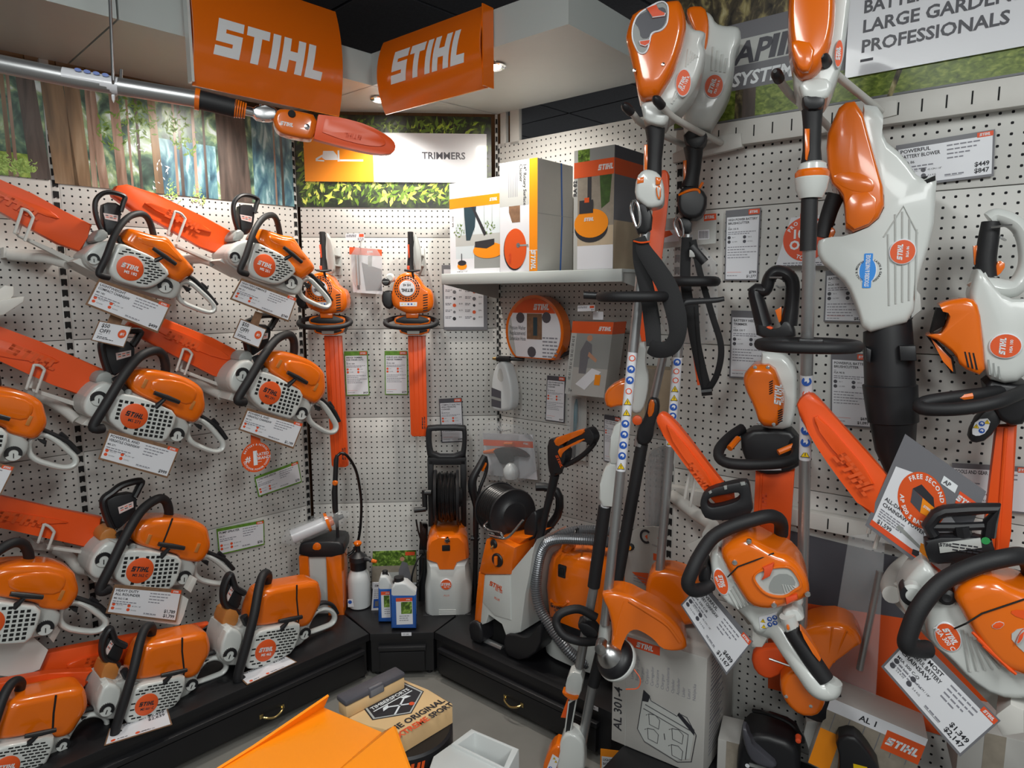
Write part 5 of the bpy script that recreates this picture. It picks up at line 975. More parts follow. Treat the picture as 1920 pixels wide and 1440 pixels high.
m = MB(); m.prism(chaikin([q[:2] for q in (g(290,430),g(300,405),g(335,398),g(430,470),g(420,590),g(365,632),g(350,690),g(298,680),g(293,560))],1), .01, .05, 'black', .008); m.prism(chaikin([q[:2] for q in (g(400,460),g(560,330),g(600,318),g(640,385),g(630,430),g(600,470),g(575,400),g(450,450),g(430,480))],1), .012, .048, 'black', .008); m.tube(spline([g(620,440),g(560,510),g(480,570),g(400,610)],4), .009, 'black', 10); m.tube([g(322,680),g(300,780),g(255,960),g(228,1090),g(205,1170)], [.0165,.0155,.0125,.0125,.018], 'black', 12); m.tube([g(205,1170),g(150,1480),g(95,1880,.02)], [.0165,.0145,.0145], 'black', 12); gun = t.part('spray_gun', m)
for pts in ([(332,402),(440,368),(560,325),(572,362),(500,392),(420,432),(362,470)],[(365,482),(430,462),(560,398),(572,415),(430,478),(402,520),(392,552)]): m = MB(); m.prism(chaikin([g(x,y)[:2] for x, y in pts],1), .02, .054, 'orange', .005); t.part('orange_grip', m, gun)
m = MB(); c = g(355,580,.05); m.logo(c[0],c[1],.012,.0506,'logoo',-PI/3+.0,wide=.9); t.part('lettering', m, gun)
# ---------------------------------------------------------------- vacuum cleaner
t, d = deck_thing('vacuum_cleaner', 'orange and white wet and dry vacuum cleaner with grey ribbed hose', 'vacuum cleaner', WR, 1090, 1180, .25); f = 4.5; Q = lambda pts: t.P([(1000+x/f, 960+y/f) for x, y in pts]); p = lambda x, y, z=0: (*t.u(1000+x/f,960+y/f,t.w+z)[:2], z)
def barrel(name, rows, k, parent=None):
    "rows: (y px, left px, right px) -> rounded barrel"
    m = MB(); R_ = []
    for (y, l, r, fz) in rows:
        a, b = p(l,y,.1), p(r,y,.1); cx, hw = (a[0]+b[0])/2, (b[0]-a[0])/2; q = []
        for i in range(28):
            u = 2*PI*i/28; c, s = math.cos(u), math.sin(u); e = 3.6; rx = math.copysign(abs(c)**(2/e), c); rz = math.copysign(abs(s)**(2/e), s); q.append((cx+hw*rx, max(a[1], d+.012), .15*fz*rz))
        R_.append(q)
    m.loft(R_, k); return t.part(name, m, parent, 50)
barrel('tank', [(1330,230,600,.7),(1290,150,640,.85),(1180,85,690,.97),(1000,72,700,1),(890,85,690,1)], 'white'); barrel('clamp_ring', [(900,110,680,.96),(825,108,685,.96)], 'black')
hd = barrel('motor_head', [(830,118,685,.98),(600,98,680,1.0),(420,118,660,.98),(345,140,640,.92),(315,190,600,.8),(300,260,560,.6)], 'orange')
m = MB(); c = p(245,500,.143); m.box(c,(.036,.048,.012),'black',.005); m.box((c[0],c[1],c[2]+.007),(.02,.026,.006),'dark',.002); t.part('switch', m, hd)
m = MB(); m.tube(spline([p(270,320,.1),p(300,280,.09),p(370,275,.0),p(520,285,-.0),p(600,310,-.0)],4), .02, 'orange', 12, flat=.7); t.part('handle', m, hd)
m = MB(); c = p(200,800,.148); m.logo(c[0],c[1],.016,.1505,'ink',-.1,wide=.8); m.text('SE 62', c[0],c[1]-.02,.009,.1505,'ink',-.1,'C',.02); t.part('lettering', m, hd)
m = MB(); m.tube(chaikin([p(145,740,.14),p(170,785,.147),p(265,785,.15),p(290,755,.15)],1,False), .006, 'orange', 8); t.part('lip', m, hd)
for x, z in ((40,.06),(700,.1)): m = MB(); c = p(x,1245,z); m.lathe([(.012,-.016),(.026,-.012),(.026,.012),(.012,.016)], 'rubber', 18, Matrix.Translation((c[0],d+.027,z)) @ Matrix.Rotation(PI/2,4,'Y')); t.part('caster', m)
def ribbed(m, path, r, k, pitch=.0085):
    P = spline(path, 14); d_ = [0]
    for a, b in zip(P, P[1:]): d_.append(d_[-1]+(b-a).length)
    n = max(4, int(d_[-1]/pitch*2)); out = []; R_ = []; j = 0
    for i in range(n+1):
        s = d_[-1]*i/n
        while j < len(P)-2 and d_[j+1] < s: j += 1
        f_ = (s-d_[j])/max(1e-6, d_[j+1]-d_[j]); out.append(P[j].lerp(P[j+1], f_)); R_.append(r*(1.0 if i % 2 else .86))
    m.tube(out, R_, k, 14)
m = MB(); ribbed(m, [p(740,260,.1),p(640,255,.14),p(450,232,.16),p(180,235,.17),p(70,330,.18),p(24,580,.19),p(45,780,.2),p(140,960,.2),p(270,1140,.19),p(380,1240,.16),p(480,1290,.12)], .0205, 'hose'); ribbed(m, [p(740,190,.02),p(600,160,.05),p(400,155,.08),p(260,185,.12),p(170,235,.15)], .0195, 'hose'); hs = t.part('hose', m, angle=20)
m = MB(); m.tube(spline([p(350,195,.14),p(362,150,.12),p(385,140,.08),p(395,170,.05)],4), .004, 'cableb', 8); t.part('hose_tie', m, hs)
# ================================================================ shelf and boxes on the right wall
def wside(fr, u, px, py=400):
    v = ray(px, py); k = u/(v.x*fr.ux.x+v.y*fr.ux.y); return fr.d-(v.x*fr.n.x+v.y*fr.n.y)*k
u0 = CR_R-.005; SW = wside(WR, u0, 827, 515); t = Thing('wall_shelf', 'pale steel shelf carrying three product boxes', 'shelf', WR, 1000, 515, .0)
a = WR.uv(1000,508.5,SW); b = WR.uv(1000,531,SW); zt, zb = a.y-t.o.z, b.y-t.o.z; u1 = WR.uv(1166,506,SW).x-t.ouv.x; u0 -= t.ouv.x; m = MB()
m.box(((u0+u1)/2,zt-.006,SW/2),(u1-u0,.012,SW-.006),'fascia',.001); m.box(((u0+u1)/2,(zt+zb)/2,SW-.006),(u1-u0,zt-zb,.012),'fascia',.003); t.part('shelf_board', m)
for u in (u0+.006, u1-.006): m = MB(); m.prism([(0,zt-.013),(SW*.95,zt-.013),(SW*.95,zb),(.06,zb-.05),(0,zb-.06)], -.002, .002, 'lgrey', 0, 2, Matrix.Translation((u,0,.004)) @ Matrix.Rotation(-PI/2,4,'Y')); t.part('bracket', m)
SHELF_Z = zt+t.o.z
def product_box(label, x0, x1, ytop0, ytop1, w, xs, art, side='cardw'):
    "carton standing on the shelf, front parallel to the wall; xs = photo x of the back edge of its right side"
    t = Thing('product_box', label, 'box', WR, x0, 508, w, 'cartons on the steel shelf'); ub = WR.uv(x0,480,w).x; uc = WR.uv(x1,480,w).x; zt = (WR.uv(x0,ytop0,w).y+WR.uv(x1,ytop1,w).y)/2
    W, H = uc-ub, zt-SHELF_Z; D = w-wside(WR, uc, xs, 400) if xs else .2; z0 = SHELF_Z+.001-t.o.z; m = MB(); m.box((W/2,z0+H/2,-D/2),(W,H,D),side,.002)
    bx = t.part('carton', m); m = MB(); art(m, W, H, D); m.bm.verts.ensure_lookup_table()
    for v in m.bm.verts: v.co.y += z0
    t.part('print', m, bx); return t
def side_M(W): return Matrix.Translation((W+.0006,0,0)) @ Matrix.Rotation(PI/2,4,'Y')           # maps (x -> -z, y, z -> +x)
def art_a(m, W, H, D):
    m.rect(0,0,W,H,.0006,'paper'); m.rect(0,H*.72,W,H*.83,.001,'boxorange'); m.logo(W*1.0-.03,H*.775,.012,.0014,'logow'); m.rect(W*.12,0,W,H*.72,.0008,'sky'); m.rect(W*.12,0,W*1.0,H*.16,.001,'paper'); m.rect(W*.12,H*.3,W,H*.42,.0009,'lgrey'); m.rect(W*.5,H*.05,W,H*.3,.0011,'grey')
    for x in (.3,.5,.7,.85): m.rect(W*x,H*.45,W*x+.002,H*.72,.001,'grey')
    m.poly([(W*.3,H*.72),(W*.55,H*.72),(W*.52,H*.5),(W*.42,H*.36),(W*.34,H*.36)], .0013, 'teal'); m.poly([(W*.45,H*.72),(W*.5,H*.72),(W*.75,H*.42),(W*.7,H*.4)], .0016, 'ink'); bushes = random.Random(5)
    bush(m, W*.2, H*.47, .03, 'leaf3', bushes, 20, .8, .0015); bush(m, W*.8, H*.48, .03, 'leaf3', bushes, 20, .8, .0015)
    m.poly(circ(W*.78,H*.24,W*.3,26,H*.085), .0018, 'boxorange'); m.poly([(W*.52,H*.34),(W*.9,H*.36),(W*.9,H*.3),(W*.75,H*.26),(W*.52,H*.28)], .002, 'ink'); m.poly(circ(W*.25,H*.08,W*.1,16,H*.04), .0018, 'boxorange'); m.poly(circ(W*.25,H*.115,W*.09,12,H*.03), .002, 'ink'); m.rect(W*.235,H*.12,W*.25,H*.22,.002,'ink'); m.text('RA 110', W*.085, H*.52, .01, .0012, 'ink', PI/2); m.text('# 280 mm / 11.0"', W*.14, H*.012, .006, .0012, 'ink')
def art_b(m, W, H, D):
    m.rect(0,0,W*.79,H,.0006,'paper'); m.rect(0,H*.6,W*.78,H*.98,.0008,'lgrey'); m.rect(W*.79,0,W,H,.0008,'boxorange'); m.rect(W*.79,H*.185,W,H*.19,.001,'logow'); m.logo(W*.895,H*.1,.022,.0012,'logow',-PI/2,wide=.75)
    m.text('14" Rotary Surface', W*.64, H*.965, .014, .0012, 'ink', -PI/2, bold=.01); m.text('Cleaner', W*.54, H*.965, .014, .0012, 'ink', -PI/2, bold=.01)
    for i in range(6): m.rect(W*(.24+.045*i),H*.68,W*(.255+.045*i),H*.93,.001,'inkg')
    m.poly(circ(W*.1,H*.94,W*.05,14), .001, 'paper'); m.poly([(W*.1,H*.6),(W*.2,H*.6),(W*.42,H*.36),(W*.3,H*.34)], .001, 'paper'); m.rect(W*.25,H*.45,W*.55,H*.6,.0009,'bark'); m.poly(circ(W*.4,H*.2,W*.3,30,H*.19), .0012, 'ink'); m.poly(circ(W*.42,H*.21,W*.3,30,H*.185), .0016, 'logoo'); m.poly(circ(W*.5,H*.24,W*.05,12), .002, 'slate'); m.rect(W*.5,H*.23,W*.77,H*.245,.002,'grey'); m.logo(W*.28,H*.12,.012,.002,'red',-PI/2)
    M = side_M(W); m.add([(D*.62,0,.0),(D*.66,0,.0),(D*.70,H*.5,.0),(D*.67,H,.0),(D*.63,H,.0),(D*.66,H*.5,.0)], ((0,1,2,3,4,5),), 'blueline', M); m.add([(0,H*.515,.0),(D,H*.515,.0),(D,H*.52,.0),(0,H*.52,.0)], ((0,1,2,3),), 'grey', M)
def art_c(m, W, H, D):
    m.rect(0,0,W*.1,H,.0006,'lgrey'); m.rect(W*.1,0,W,H,.0006,'stone'); m.rect(W*.1,0,W,H*.3,.0008,'paper'); m.rect(W*.1,H*.2,W,H*.36,.00085,'card'); m.rect(0,H*.77,W,H*.9,.001,'logoo'); m.rect(W*.1,H*.9,W*.4,H,.0008,'leafy'); m.rect(W*.4,H*.9,W,H,.0008,'grey'); m.logo(W*.8,H*.835,.018,.0014,'logow'); m.text('RA 82', W*.075, H*.62, .015, .0012, 'ink', PI/2, bold=.02)
    m.rect(W*.35,H*.55,W*.45,H*.77,.0009,'ink'); m.poly([(W*.65,H*.77),(W*.95,H*.77),(W*.9,H*.55),(W*.7,H*.5)], .0009, 'dgreen'); m.poly(circ(W*.45,H*.34,W*.42,30,H*.115), .0012, 'ink'); m.poly(circ(W*.45,H*.385,W*.43,30,H*.12), .0016, 'boxorange'); m.rect(W*.15,H*.47,W*.5,H*.58,.002,'ink'); m.rect(W*.28,H*.56,W*.4,H*.6,.0022,'logoo'); m.logo(W*.4,H*.42,.012,.002,'logow')
    M = side_M(W); R = lambda y0, y1, k, e=.0002: m.add([(.0,y0,e),(D,y0,e),(D,y1,e),(0,y1,e)], ((0,1,2,3),), k, M); R(0,H*.4,'card'); R(H*.4,H*.77,'slate'); R(H*.77,H*.9,'logoo',.0004); R(H*.9,H,'slated')
product_box('picture carton showing a green trousered leg and orange cleaner, left on the shelf', 845, 938, 345, 331, SW-.03, None, art_a)
product_box('grey sided carton with a red disc and blue tape line, middle of the shelf', 938, 1008, 305, 298, SW-.01, 1074, art_b)
product_box('tall carton with an orange brush cleaner picture, right on the shelf', 1075, 1149, 290, 266, SW-.01, 1204, art_c)
# ---------------------------------------------------------------- hung on the right pegboard below the shelf
t = Thing('extension_hose', 'round carded extension hose with orange rim, below the shelf', 'hose', WR, 1005, 625, .06); c = t.u(1006,622); R_ = abs(t.u(1060,622)[0]-t.u(952,622)[0])/2; m = MB()
o = [(R_*math.cos(a), R_*1.0*math.sin(a)) for a in [math.radians(-48+i*276/40) for i in range(41)]]; m.prism([(c[0]+x,c[1]+y) for x, y in o], -.03, .02, 'orange', .006); hs = t.part('hose_ring', m)
m = MB(); oo = [(c[0]+x*.9+.002, c[1]+y*.92-.002) for x, y in o]; m.prism(oo, .02, .0225, 'paper'); z = .0228; m.poly([(c[0]+x*.9+.002, c[1]+y*.92-.002) for x, y in o if y > R_*.55], z, 'logoo'); m.poly([(c[0]+x*.9, c[1]+y*.92-.002) for x, y in o if x < -R_*.25 and y < R_*.56], z, 'lgrey'); m.logo(c[0]+R_*.28,c[1]+R_*.68,R_*.16,z+.0004,'logow')
for s, yy in (('Pressure Washer',.05),('Replacement/',-.1),('Extension Hose',-.25)): m.text(s, c[0]-R_*.84, c[1]+R_*yy, R_*.12, z+.0004, 'ink', wmax=R_*.58)
m.rect(c[0]-R_*.22,c[1]-R_*.2,c[0]+R_*.3,c[1]+R_*.5,z+.0003,'bark'); m.rect(c[0]+R_*.0,c[1]-R_*.1,c[0]+R_*.14,c[1]+R_*.4,z+.0005,'teal'); [m.words(c[0]+R_*.32,c[1]-R_*(.15+.1*i),R_*.5,R_*.04,z+.0003) for i in range(6)]
for x, y in ((-.45,.38),(.45,.4),(-.05,-.55)): m.poly(circ(c[0]+R_*x,c[1]+R_*y,R_*.15,12), z+.0006, 'slated')
t.part('card', m, hs)
m = MB(); a = t.u(983,674,.05); b = t.u(925,672,.1); m.tube([a,t.u(955,673,.08)], .008, 'black', 10); m.tube([t.u(957,673,.08),t.u(932,672.5,.098)], .0125, 'black', 14); hb = t.part('coupling', m); m = MB(); m.tube([t.u(1030,676,.05),t.u(1075,658,.03)], .009, 'black', 10); t.part('hose_end', m); m = MB(); m.tube([t.u(932,672.5,.098),t.u(924,672,.104)], [.009,.006], 'brass', 12); t.part('brass_tip', m, hb)
t = Thing('detergent_bottle', 'white detergent bottle with dark label and side handle, hanging below the hose', 'bottle', WR, 948, 720, .08); m = MB()
m.prism(chaikin(t.P([(929,765),(929,715),(934,690),(941,677),(954,678),(960,695),(967,725),(967,760),(960,770),(936,770)]),1), -.03, .03, 'translucent', .014, 4, back=True); b = t.part('bottle', m); m = MB(); m.prism(chaikin(t.P([(944,688),(950,692),(953,712),(947,716),(940,706)]),1), .0295, .0302, 'lgrey'); t.part('handle_recess', m, b); m = MB(); m.poly(t.P([(930,725),(948,732),(948,764),(930,760)]), .0305, 'slated'); m.poly(t.P([(930,741),(948,746),(948,751),(930,746)]), .0308, 'grey'); t.part('label', m, b); m = MB(); q = t.u(947,676); m.lathe([(.012,-.006),(.012,.01),(.0005,.011)], 'white', 16, Matrix.Translation((q[0],q[1],0)) @ Matrix.Rotation(-PI/2,4,'X')); t.part('cap', m, b)
t = Thing('filter_bag_box', 'hanging carton of vacuum filter bags with a worker pictured', 'box', WR, 1105, 740, .17); m = MB()
P0 = t.P([(1074,602),(1151,604),(1132,746),(1059,738)]); D = .09; a, b, c_, d_ = [Vector((x,y,0)) for x, y in P0]; bk = Vector((0,0,-D)); m.add([a,b,c_,d_,a+bk,b+bk,c_+bk,d_+bk], ((3,2,1,0)[::-1],(4,5,6,7)[::-1],(1,2,6,5)[::-1],(0,1,5,4)[::-1],(3,0,4,7)[::-1],(2,3,7,6)[::-1]), 'cardw'); bmesh.ops.recalc_face_normals(m.bm, faces=m.bm.faces); bx = t.part('carton', m)
m = MB(); W, H = .12, .2; m.rect(0,-H*.16,W,0,.0006,'logoo'); m.logo(W*.82,-H*.09,.011,.001,'logow'); m.rect(W*.14,-H*.62,W,-H*.16,.0006,'grey'); m.rect(0,-H,W*.14,-H*.16,.0006,'lgrey'); m.poly([(W*.3,-H*.7),(W*.28,-H*.4),(W*.4,-H*.25),(W*.55,-H*.3),(W*.58,-H*.45),(W*.5,-H*.5),(W*.48,-H*.7)], .001, 'slate'); m.poly(circ(W*.48,-H*.22,W*.07,12), .0012, 'skin'); m.poly([(W*.5,-H*.4),(W*.72,-H*.5),(W*.7,-H*.54),(W*.48,-H*.46)], .0012, 'skin'); m.poly([(W*.25,-H*.85),(W*.62,-H*.62),(W*.86,-H*.66),(W*.5,-H*.92)], .0012, 'paper'); m.rect(W*.72,-H*.84,W*.86,-H*.7,.0014,'boxorange'); m.text('5x', W*.08,-H*.96,.009,.001,'ink'); m.text('SE 61 / SE 61 E, SE 62 / SE 62 E', W*.1,-H*.8,.0075,.001,'ink',PI/2,bold=.01,wmax=H*.6)
warp(m.bm, P0, W, H, 0); m.bm.normal_update(); t.part('print', m, bx)
m = MB(); e = b+bk; q = [b+Vector((.0006,0,0)),e+Vector((.0006,0,0)),e.lerp(c_+bk,.16)+Vector((.0006,0,0)),b.lerp(c_,.16)+Vector((.0006,0,0))]; m.add(q, ((3,2,1,0)[::-1],), 'logoo'); t.part('side_band', m, bx)
m = MB(); m.box((*t.u(1116,592)[:2],-.02),(.045,.03,.001),'paper'); m.tube([t.u(1110,585,.03),t.u(1116,588,.1),t.u(1120,584,.14)], .002, 'steel', 6); t.part('header_tab', m, bx)
strip_label('blank clear price strip above the filter bag carton', [(1083,573),(1115,572),(1115,583),(1083,584)], WR, .2, '$39')
card('price_card', 'dark edged $669 card on the right pegboard above the big pressure washer', 'price card', WR, [(1026,704),(1060,707),(1058,793),(1022,788)], .01, ('HIGH POWER ELECTRIC','HIGH PRESSURE','CLEANER'), 'RE 130 PLUS', ('$669',), 'slated', 'tall')
card('price_card', 'dark edged card behind the white clamp of the pole pruner', 'price card', WR, [(1133,777),(1164,783),(1162,872),(1132,864)], .01, ('WET AND DRY','VACUUM CLEANER'), 'SE 62', ('$299',), 'slated', 'tall')
t = Thing('brush_pack', 'teal brush tool in a clear pack on a white card, behind the spray gun', 'tool pack', WR, 1083, 790, .05); m = MB(); m.prism(t.P([(1072,742),(1100,746),(1098,865),(1066,858)]), -.004, 0, 'cardw'); c = t.part('backing_card', m); m = MB(); m.tube([t.u(1081,748,.06),t.u(1080,760,.07),t.u(1079,790,.07),t.u(1077,812,.06)], [.003,.008,.0085,.006], 'tealbrush', 10); m.tube([t.u(1077,815,.06),t.u(1075,858,.06)], .008, 'black', 10); t.part('brush', m); m = MB(); m.prism(t.P([(1071,744),(1090,746),(1087,862),(1066,858)]), .001, .028, 'film', .004); t.part('bubble', m)
t = Thing('foam_sprayer_pack', 'carded foam sprayer in a shiny clear bag above the hose reel', 'sprayer pack', WR, 955, 850, .08); m = MB(); m.prism(t.P([(905,812),(998,815),(1007,900),(912,890)]), -.004, 0, 'paper'); q = t.P([(906,824),(999,828),(1000,840),(907,835)]); m.poly(q, .0005, 'logoo'); m.logo(*t.u(986,832)[:2], .008, .001, 'logow'); cd_ = t.part('backing_card', m)
m = MB(); m.lathe([(.028,-.03),(.034,-.01),(.033,.01),(.02,.03),(.012,.036)], 'translucent', 20, Matrix.Translation(t.u(958,884,.12)) @ Matrix.Rotation(-PI/2,4,'X')); t.part('bottle', m); m = MB(); m.prism(chaikin(t.P([(932,840),(960,835),(985,842),(1000,856),(985,852),(968,850),(966,868),(948,868),(944,852)]),1), .01, .04, 'black', .006); hd = t.part('spray_head', m); m = MB(); m.tube([t.u(934,845,.105),t.u(908,848,.105)], [.013,.008], 'orange', 14); m.tube([t.u(946,832,.105),t.u(962,832,.105)], .007, 'orange', 10); t.part('nozzle', m, hd)
m = MB(); m.prism(chaikin(t.P([(902,782),(1006,806),(1010,905),(905,895)]),1), .0, .05, 'film', .012); t.part('bag', m)
m = MB(); m.tube([t.u(958,806,.03),t.u(955,806,.1),t.u(940,809,.13),t.u(932,800,.14)], .0022, 'steel', 6); t.part('peg_hook', m)
# brown cartons stacked behind the poles
def plain_box(label, fr, px0, px1, pytop, pybot, w, depth, k='card', name='carton', grp=None):
    t = Thing(name, label, 'box', fr, (px0+px1)/2, (pytop+pybot)/2, w, grp); a, b = t.u(px0,pytop), t.u(px1,pybot); m = MB(); m.box(((a[0]+b[0])/2,(a[1]+b[1])/2,-depth/2),(b[0]-a[0],a[1]-b[1],depth),k,.003); x = t.part('body', m); m = MB(); m.rect((a[0]+b[0])/2-.02,b[1],(a[0]+b[0])/2+.02,a[1],.0006,'stone'); t.part('tape', m, x); return t
plain_box('brown carton with a tape strip behind the poles, upper of two', WR, 1178, 1262, 688, 795, .12, .1)
t = Thing('clear_tube_pack', 'tall clear plastic tube pack standing between the long poles', 'pack', WR, 1232, 910, .14); m = MB(); m.prism(chaikin(t.P([(1219,850),(1236,836),(1251,840),(1243,990),(1212,988)]),1), -.03, .03, 'film2', .008); t.part('tube', m); m = MB(); m.prism(t.P([(1216,985),(1243,990),(1243,1000),(1215,996)]), -.028, .028, 'lgrey'); t.part('base', m)
# connected board behind the poles
t = Thing('info_board', 'pale round topped information board with a ring logo behind the poles', 'info board', WR, 1230, 1050, .26); m = MB(); o = t.P([(1170,1140),(1172,1010),(1190,990),(1235,986),(1280,1000),(1318,1035),(1330,1150)]); m.prism(chaikin(o,1), -.004, 0, 'cardw'); bd = t.part('board', m)
m = MB(); c = t.u(1211,1006); k = abs(t.u(1221,1006)[0]-t.u(1211,1006)[0]); m.prism([(c[0]+k*1.15*math.cos(a), c[1]+k*1.25*math.sin(a)) for a in [math.radians(50+i*13) for i in range(21)]]+[(c[0]+k*.75*math.cos(a), c[1]+k*.85*math.sin(a)) for a in [math.radians(310-i*13) for i in range(21)]], .0, .0008, 'ink'); m.poly([(c[0]-k*.2,c[1]),(c[0]+k*.3,c[1]+k*.45),(c[0]+k*.3,c[1]-k*.45)], .0008, 'logoo')
m.logo(*t.u(1245,1010)[:2], .014, .0008, 'logoo', -.1); m.text('connected', *t.u(1222,1022)[:2], .009, .0008, 'slate', -.1); m.poly(t.P([(1225,1037),(1330,1058),(1330,1070),(1225,1050)]), .0008, 'logoo'); m.poly(t.P([(1222,1075),(1185,1072),(1222,1110)]), .0008, 'logoo'); [m.words(*t.u(1188,1078+i*5)[:2],.05,.003,.0012) for i in range(3)]; t.part('print', m, bd); m = MB(); q = t.u(1184,1025); m.lathe([(.013,0),(.012,.012),(.009,.014),(.0005,.014)], 'black', 8, Matrix.Translation(q)); m.lathe([(.008,.0),(.008,.016),(.0005,.016)], 'boxorange', 14, Matrix.Translation(q)); t.part('dial', m, bd)
# ================================================================ right bay: long tools in the forked hooks
def cam_frame(px, py, w, deg): return through(WB.at(px, py, w), deg)
def pictos(m, t, pts, r, w, k_seq, z=0.0):
    for (x, y), k in zip(pts, k_seq):
        c = t.u(x, y, w); c = (c[0], c[1], c[2]+z)
        if k == 'y': vs = [(c[0]+r*1.15*math.cos(a),c[1]+r*1.15*math.sin(a)-r*.15,c[2]) for a in (PI/2,PI/2+2.094,PI/2-2.094)]; m.add(vs, ((0,1,2),), 'ink'); m.add([(c[0]+(v[0]-c[0])*.8,c[1]+(v[1]-c[1])*.8,c[2]+.0004) for v in vs], ((0,1,2),), 'yellow'); m.add([(c[0]-r*.08,c[1]-r*.35,c[2]+.0008),(c[0]+r*.08,c[1]-r*.35,c[2]+.0008),(c[0]+r*.08,c[1]+r*.4,c[2]+.0008),(c[0]-r*.08,c[1]+r*.4,c[2]+.0008)], ((0,1,2,3),), 'ink')
        elif k == 'b': m.poly([(p[0],p[1]) for p in circ(c[0],c[1],r,16)], c[2], 'blue'); m.poly([(p[0],p[1]) for p in circ(c[0]+r*.05,c[1]+r*.1,r*.5,9)], c[2]+.0004, 'paper'); m.poly([(p[0],p[1]) for p in circ(c[0]-r*.1,c[1]-r*.2,r*.25,7)], c[2]+.0006, 'blue')
        else: m.poly([(p[0],p[1]) for p in circ(c[0],c[1],r*.8,14)], c[2], 'red'); m.poly([(p[0],p[1]) for p in circ(c[0],c[1],r*.55,14)], c[2]+.0004, 'paper')
def fork(label, foot, tips, w, plate):
    t = Thing('tool_fork', label, 'hook', WB, foot[0][0], foot[0][1], .035, 'forked steel tool hooks'); m = MB(); m.prism(t.P(plate), -.012, .004, 'bracket', .002); t.part('plate', m)
    for pts in tips:
        m = MB(); n = len(pts); P = spline([t.u(x,y,ww) for x, y, ww in pts],6); m.tube(P, .0085, 'bracket', 14); a = t.part('arm', m); m = MB(); e, d = P[-1], (P[-1]-P[-4]).normalized(); m.tube([e-d*.03,e-d*.006,e+d*.004,e+d*.01], [.0115,.0118,.009,.004], 'black', 14); t.part('tip', m, a)
fork('white forked hook carrying the two brushcutters', [(1350,270)], [[(1352,268,.04),(1310,247,.17),(1265,222,.32),(1245,203,.38),(1230,186,.42)],[(1300,278,.04),(1260,262,.16),(1205,233,.32),(1187,214,.38),(1172,199,.42)]], .42, [(1262,288),(1262,306),(1360,284),(1392,276),(1390,250),(1360,252)])
fork('white forked hook carrying the single brushcutter nearest the camera', [(1640,210)], [[(1652,208,.04),(1610,175,.2),(1568,140,.36),(1552,122,.42),(1543,108,.46)],[(1560,245,.04),(1530,215,.18),(1490,185,.34),(1468,160,.4),(1455,137,.46)]], .46, [(1640,226),(1682,216),(1682,188),(1640,190)])
def head_badge(m, t, px, py, rx, ry, txt, z, ang=PI/2, ink='logow'):
    c = t.u(px,py); k = abs(t.u(px+10,py)[0]-c[0])/10; S_ = Matrix.Translation((c[0],c[1],z)) @ Matrix.Diagonal((rx*k,ry*k,1,1)); m.lathe([(1.06,-.004),(1.06,.003),(1,.0045),(.0005,.0045)], 'paper', 30, S_); m.lathe([(.97,.0),(.97,.005),(.0005,.005)], 'logoo', 30, S_); r = min(rx,ry)*k; n = (math.cos(ang), math.sin(ang))
    m.logo(c[0]-n[1]*r*.2,c[1]+n[0]*r*.2,max(rx,ry)*k*(.40 if abs(rx-ry)<6 else .3),z+.0056,ink,ang,wide=.76); m.text(txt,c[0]+n[1]*r*.48,c[1]-n[0]*r*.48,max(rx,ry)*k*.2,z+.0056,ink,ang,'C',.02)
def brush_head(t, parts, f, o):
    "motor head traced in layers: white shell behind, orange face in front, open battery bay"
    Q = lambda pts: t.P([(o[0]+x/f, o[1]+y/f) for x, y in pts]); m = MB(); m.prism(chaikin(Q(parts['shell']),1), -.11, .03, 'white', .03, 4); sh = t.part('motor_shell', m, angle=50); m = MB(); m.prism(chaikin(Q(parts['face']),1), -.06, .075, 'orange', .028, 4)
    t.part('orange_face', m, angle=50)
    if 'bay' in parts:
        m = MB(); m.ring(chaikin(Q(parts['bay']),2), [(p[0],p[1]) for p in chaikin(Q(parts['bay_in']),2)], .05, .079, 'paper', .003); m.poly(chaikin(Q(parts['bay']),2), .0755, 'grey'); m.poly(chaikin(Q(parts['bay_floor']),1), .0762, 'slated'); [m.prism(Q(q), .074, .081, 'red', .002) for q in parts['latch']]; t.part('battery_bay', m)
    return Q, sh
def pole(t, a, b, r, wa, wb, k='alu', label=None, seq='', name='shaft'):
    m = MB(); A, B = Vector(t.u(a[0],a[1],wa)), Vector(t.u(b[0],b[1],wb)); m.tube([A,B], r, k, 20); s = t.part(name, m)
    if label:
        f0, f1 = [(y-a[1])/(b[1]-a[1]) for y in label]; P0, P1 = A.lerp(B,f0), A.lerp(B,f1); m = MB(); m.tube([P0,P1], r*1.02, 'paper', 20, cap=False); sk = t.part('safety_sticker', m, s); m = MB(); n = len(seq); dv = (Vector((0,0,CH))-t.o); 
        L = t.fr.R.transposed() @ dv; off = Vector((L.x,0,L.z)).normalized()*r*1.06; ex = Vector((off.z,0,-off.x)).normalized(); M0 = Matrix(((ex.x,0,off.normalized().x,0),(0,1,0,0),(ex.z,0,off.normalized().z,0),(0,0,0,1)))
        for i, c in enumerate(seq):
            p = P0.lerp(P1,(i+.5)/n)+off; mm = MB(); tt = type('o',(),{'u':lambda s_,x,y,w=None: (0,0,0)})(); pictos(mm, tt, [(0,0)], r*.8, 0, c)
            mp = {}
            for v in mm.bm.verts: mp[v] = m.bm.verts.new(Matrix.Translation(p) @ M0 @ v.co)
            for fc in mm.bm.faces:
                nf = m.bm.faces.new([mp[v] for v in fc.verts]); nf.material_index = m.mi(mm.m[fc.material_index])
            mm.bm.free()
        t.part('pictograms', m, sk)
    return s
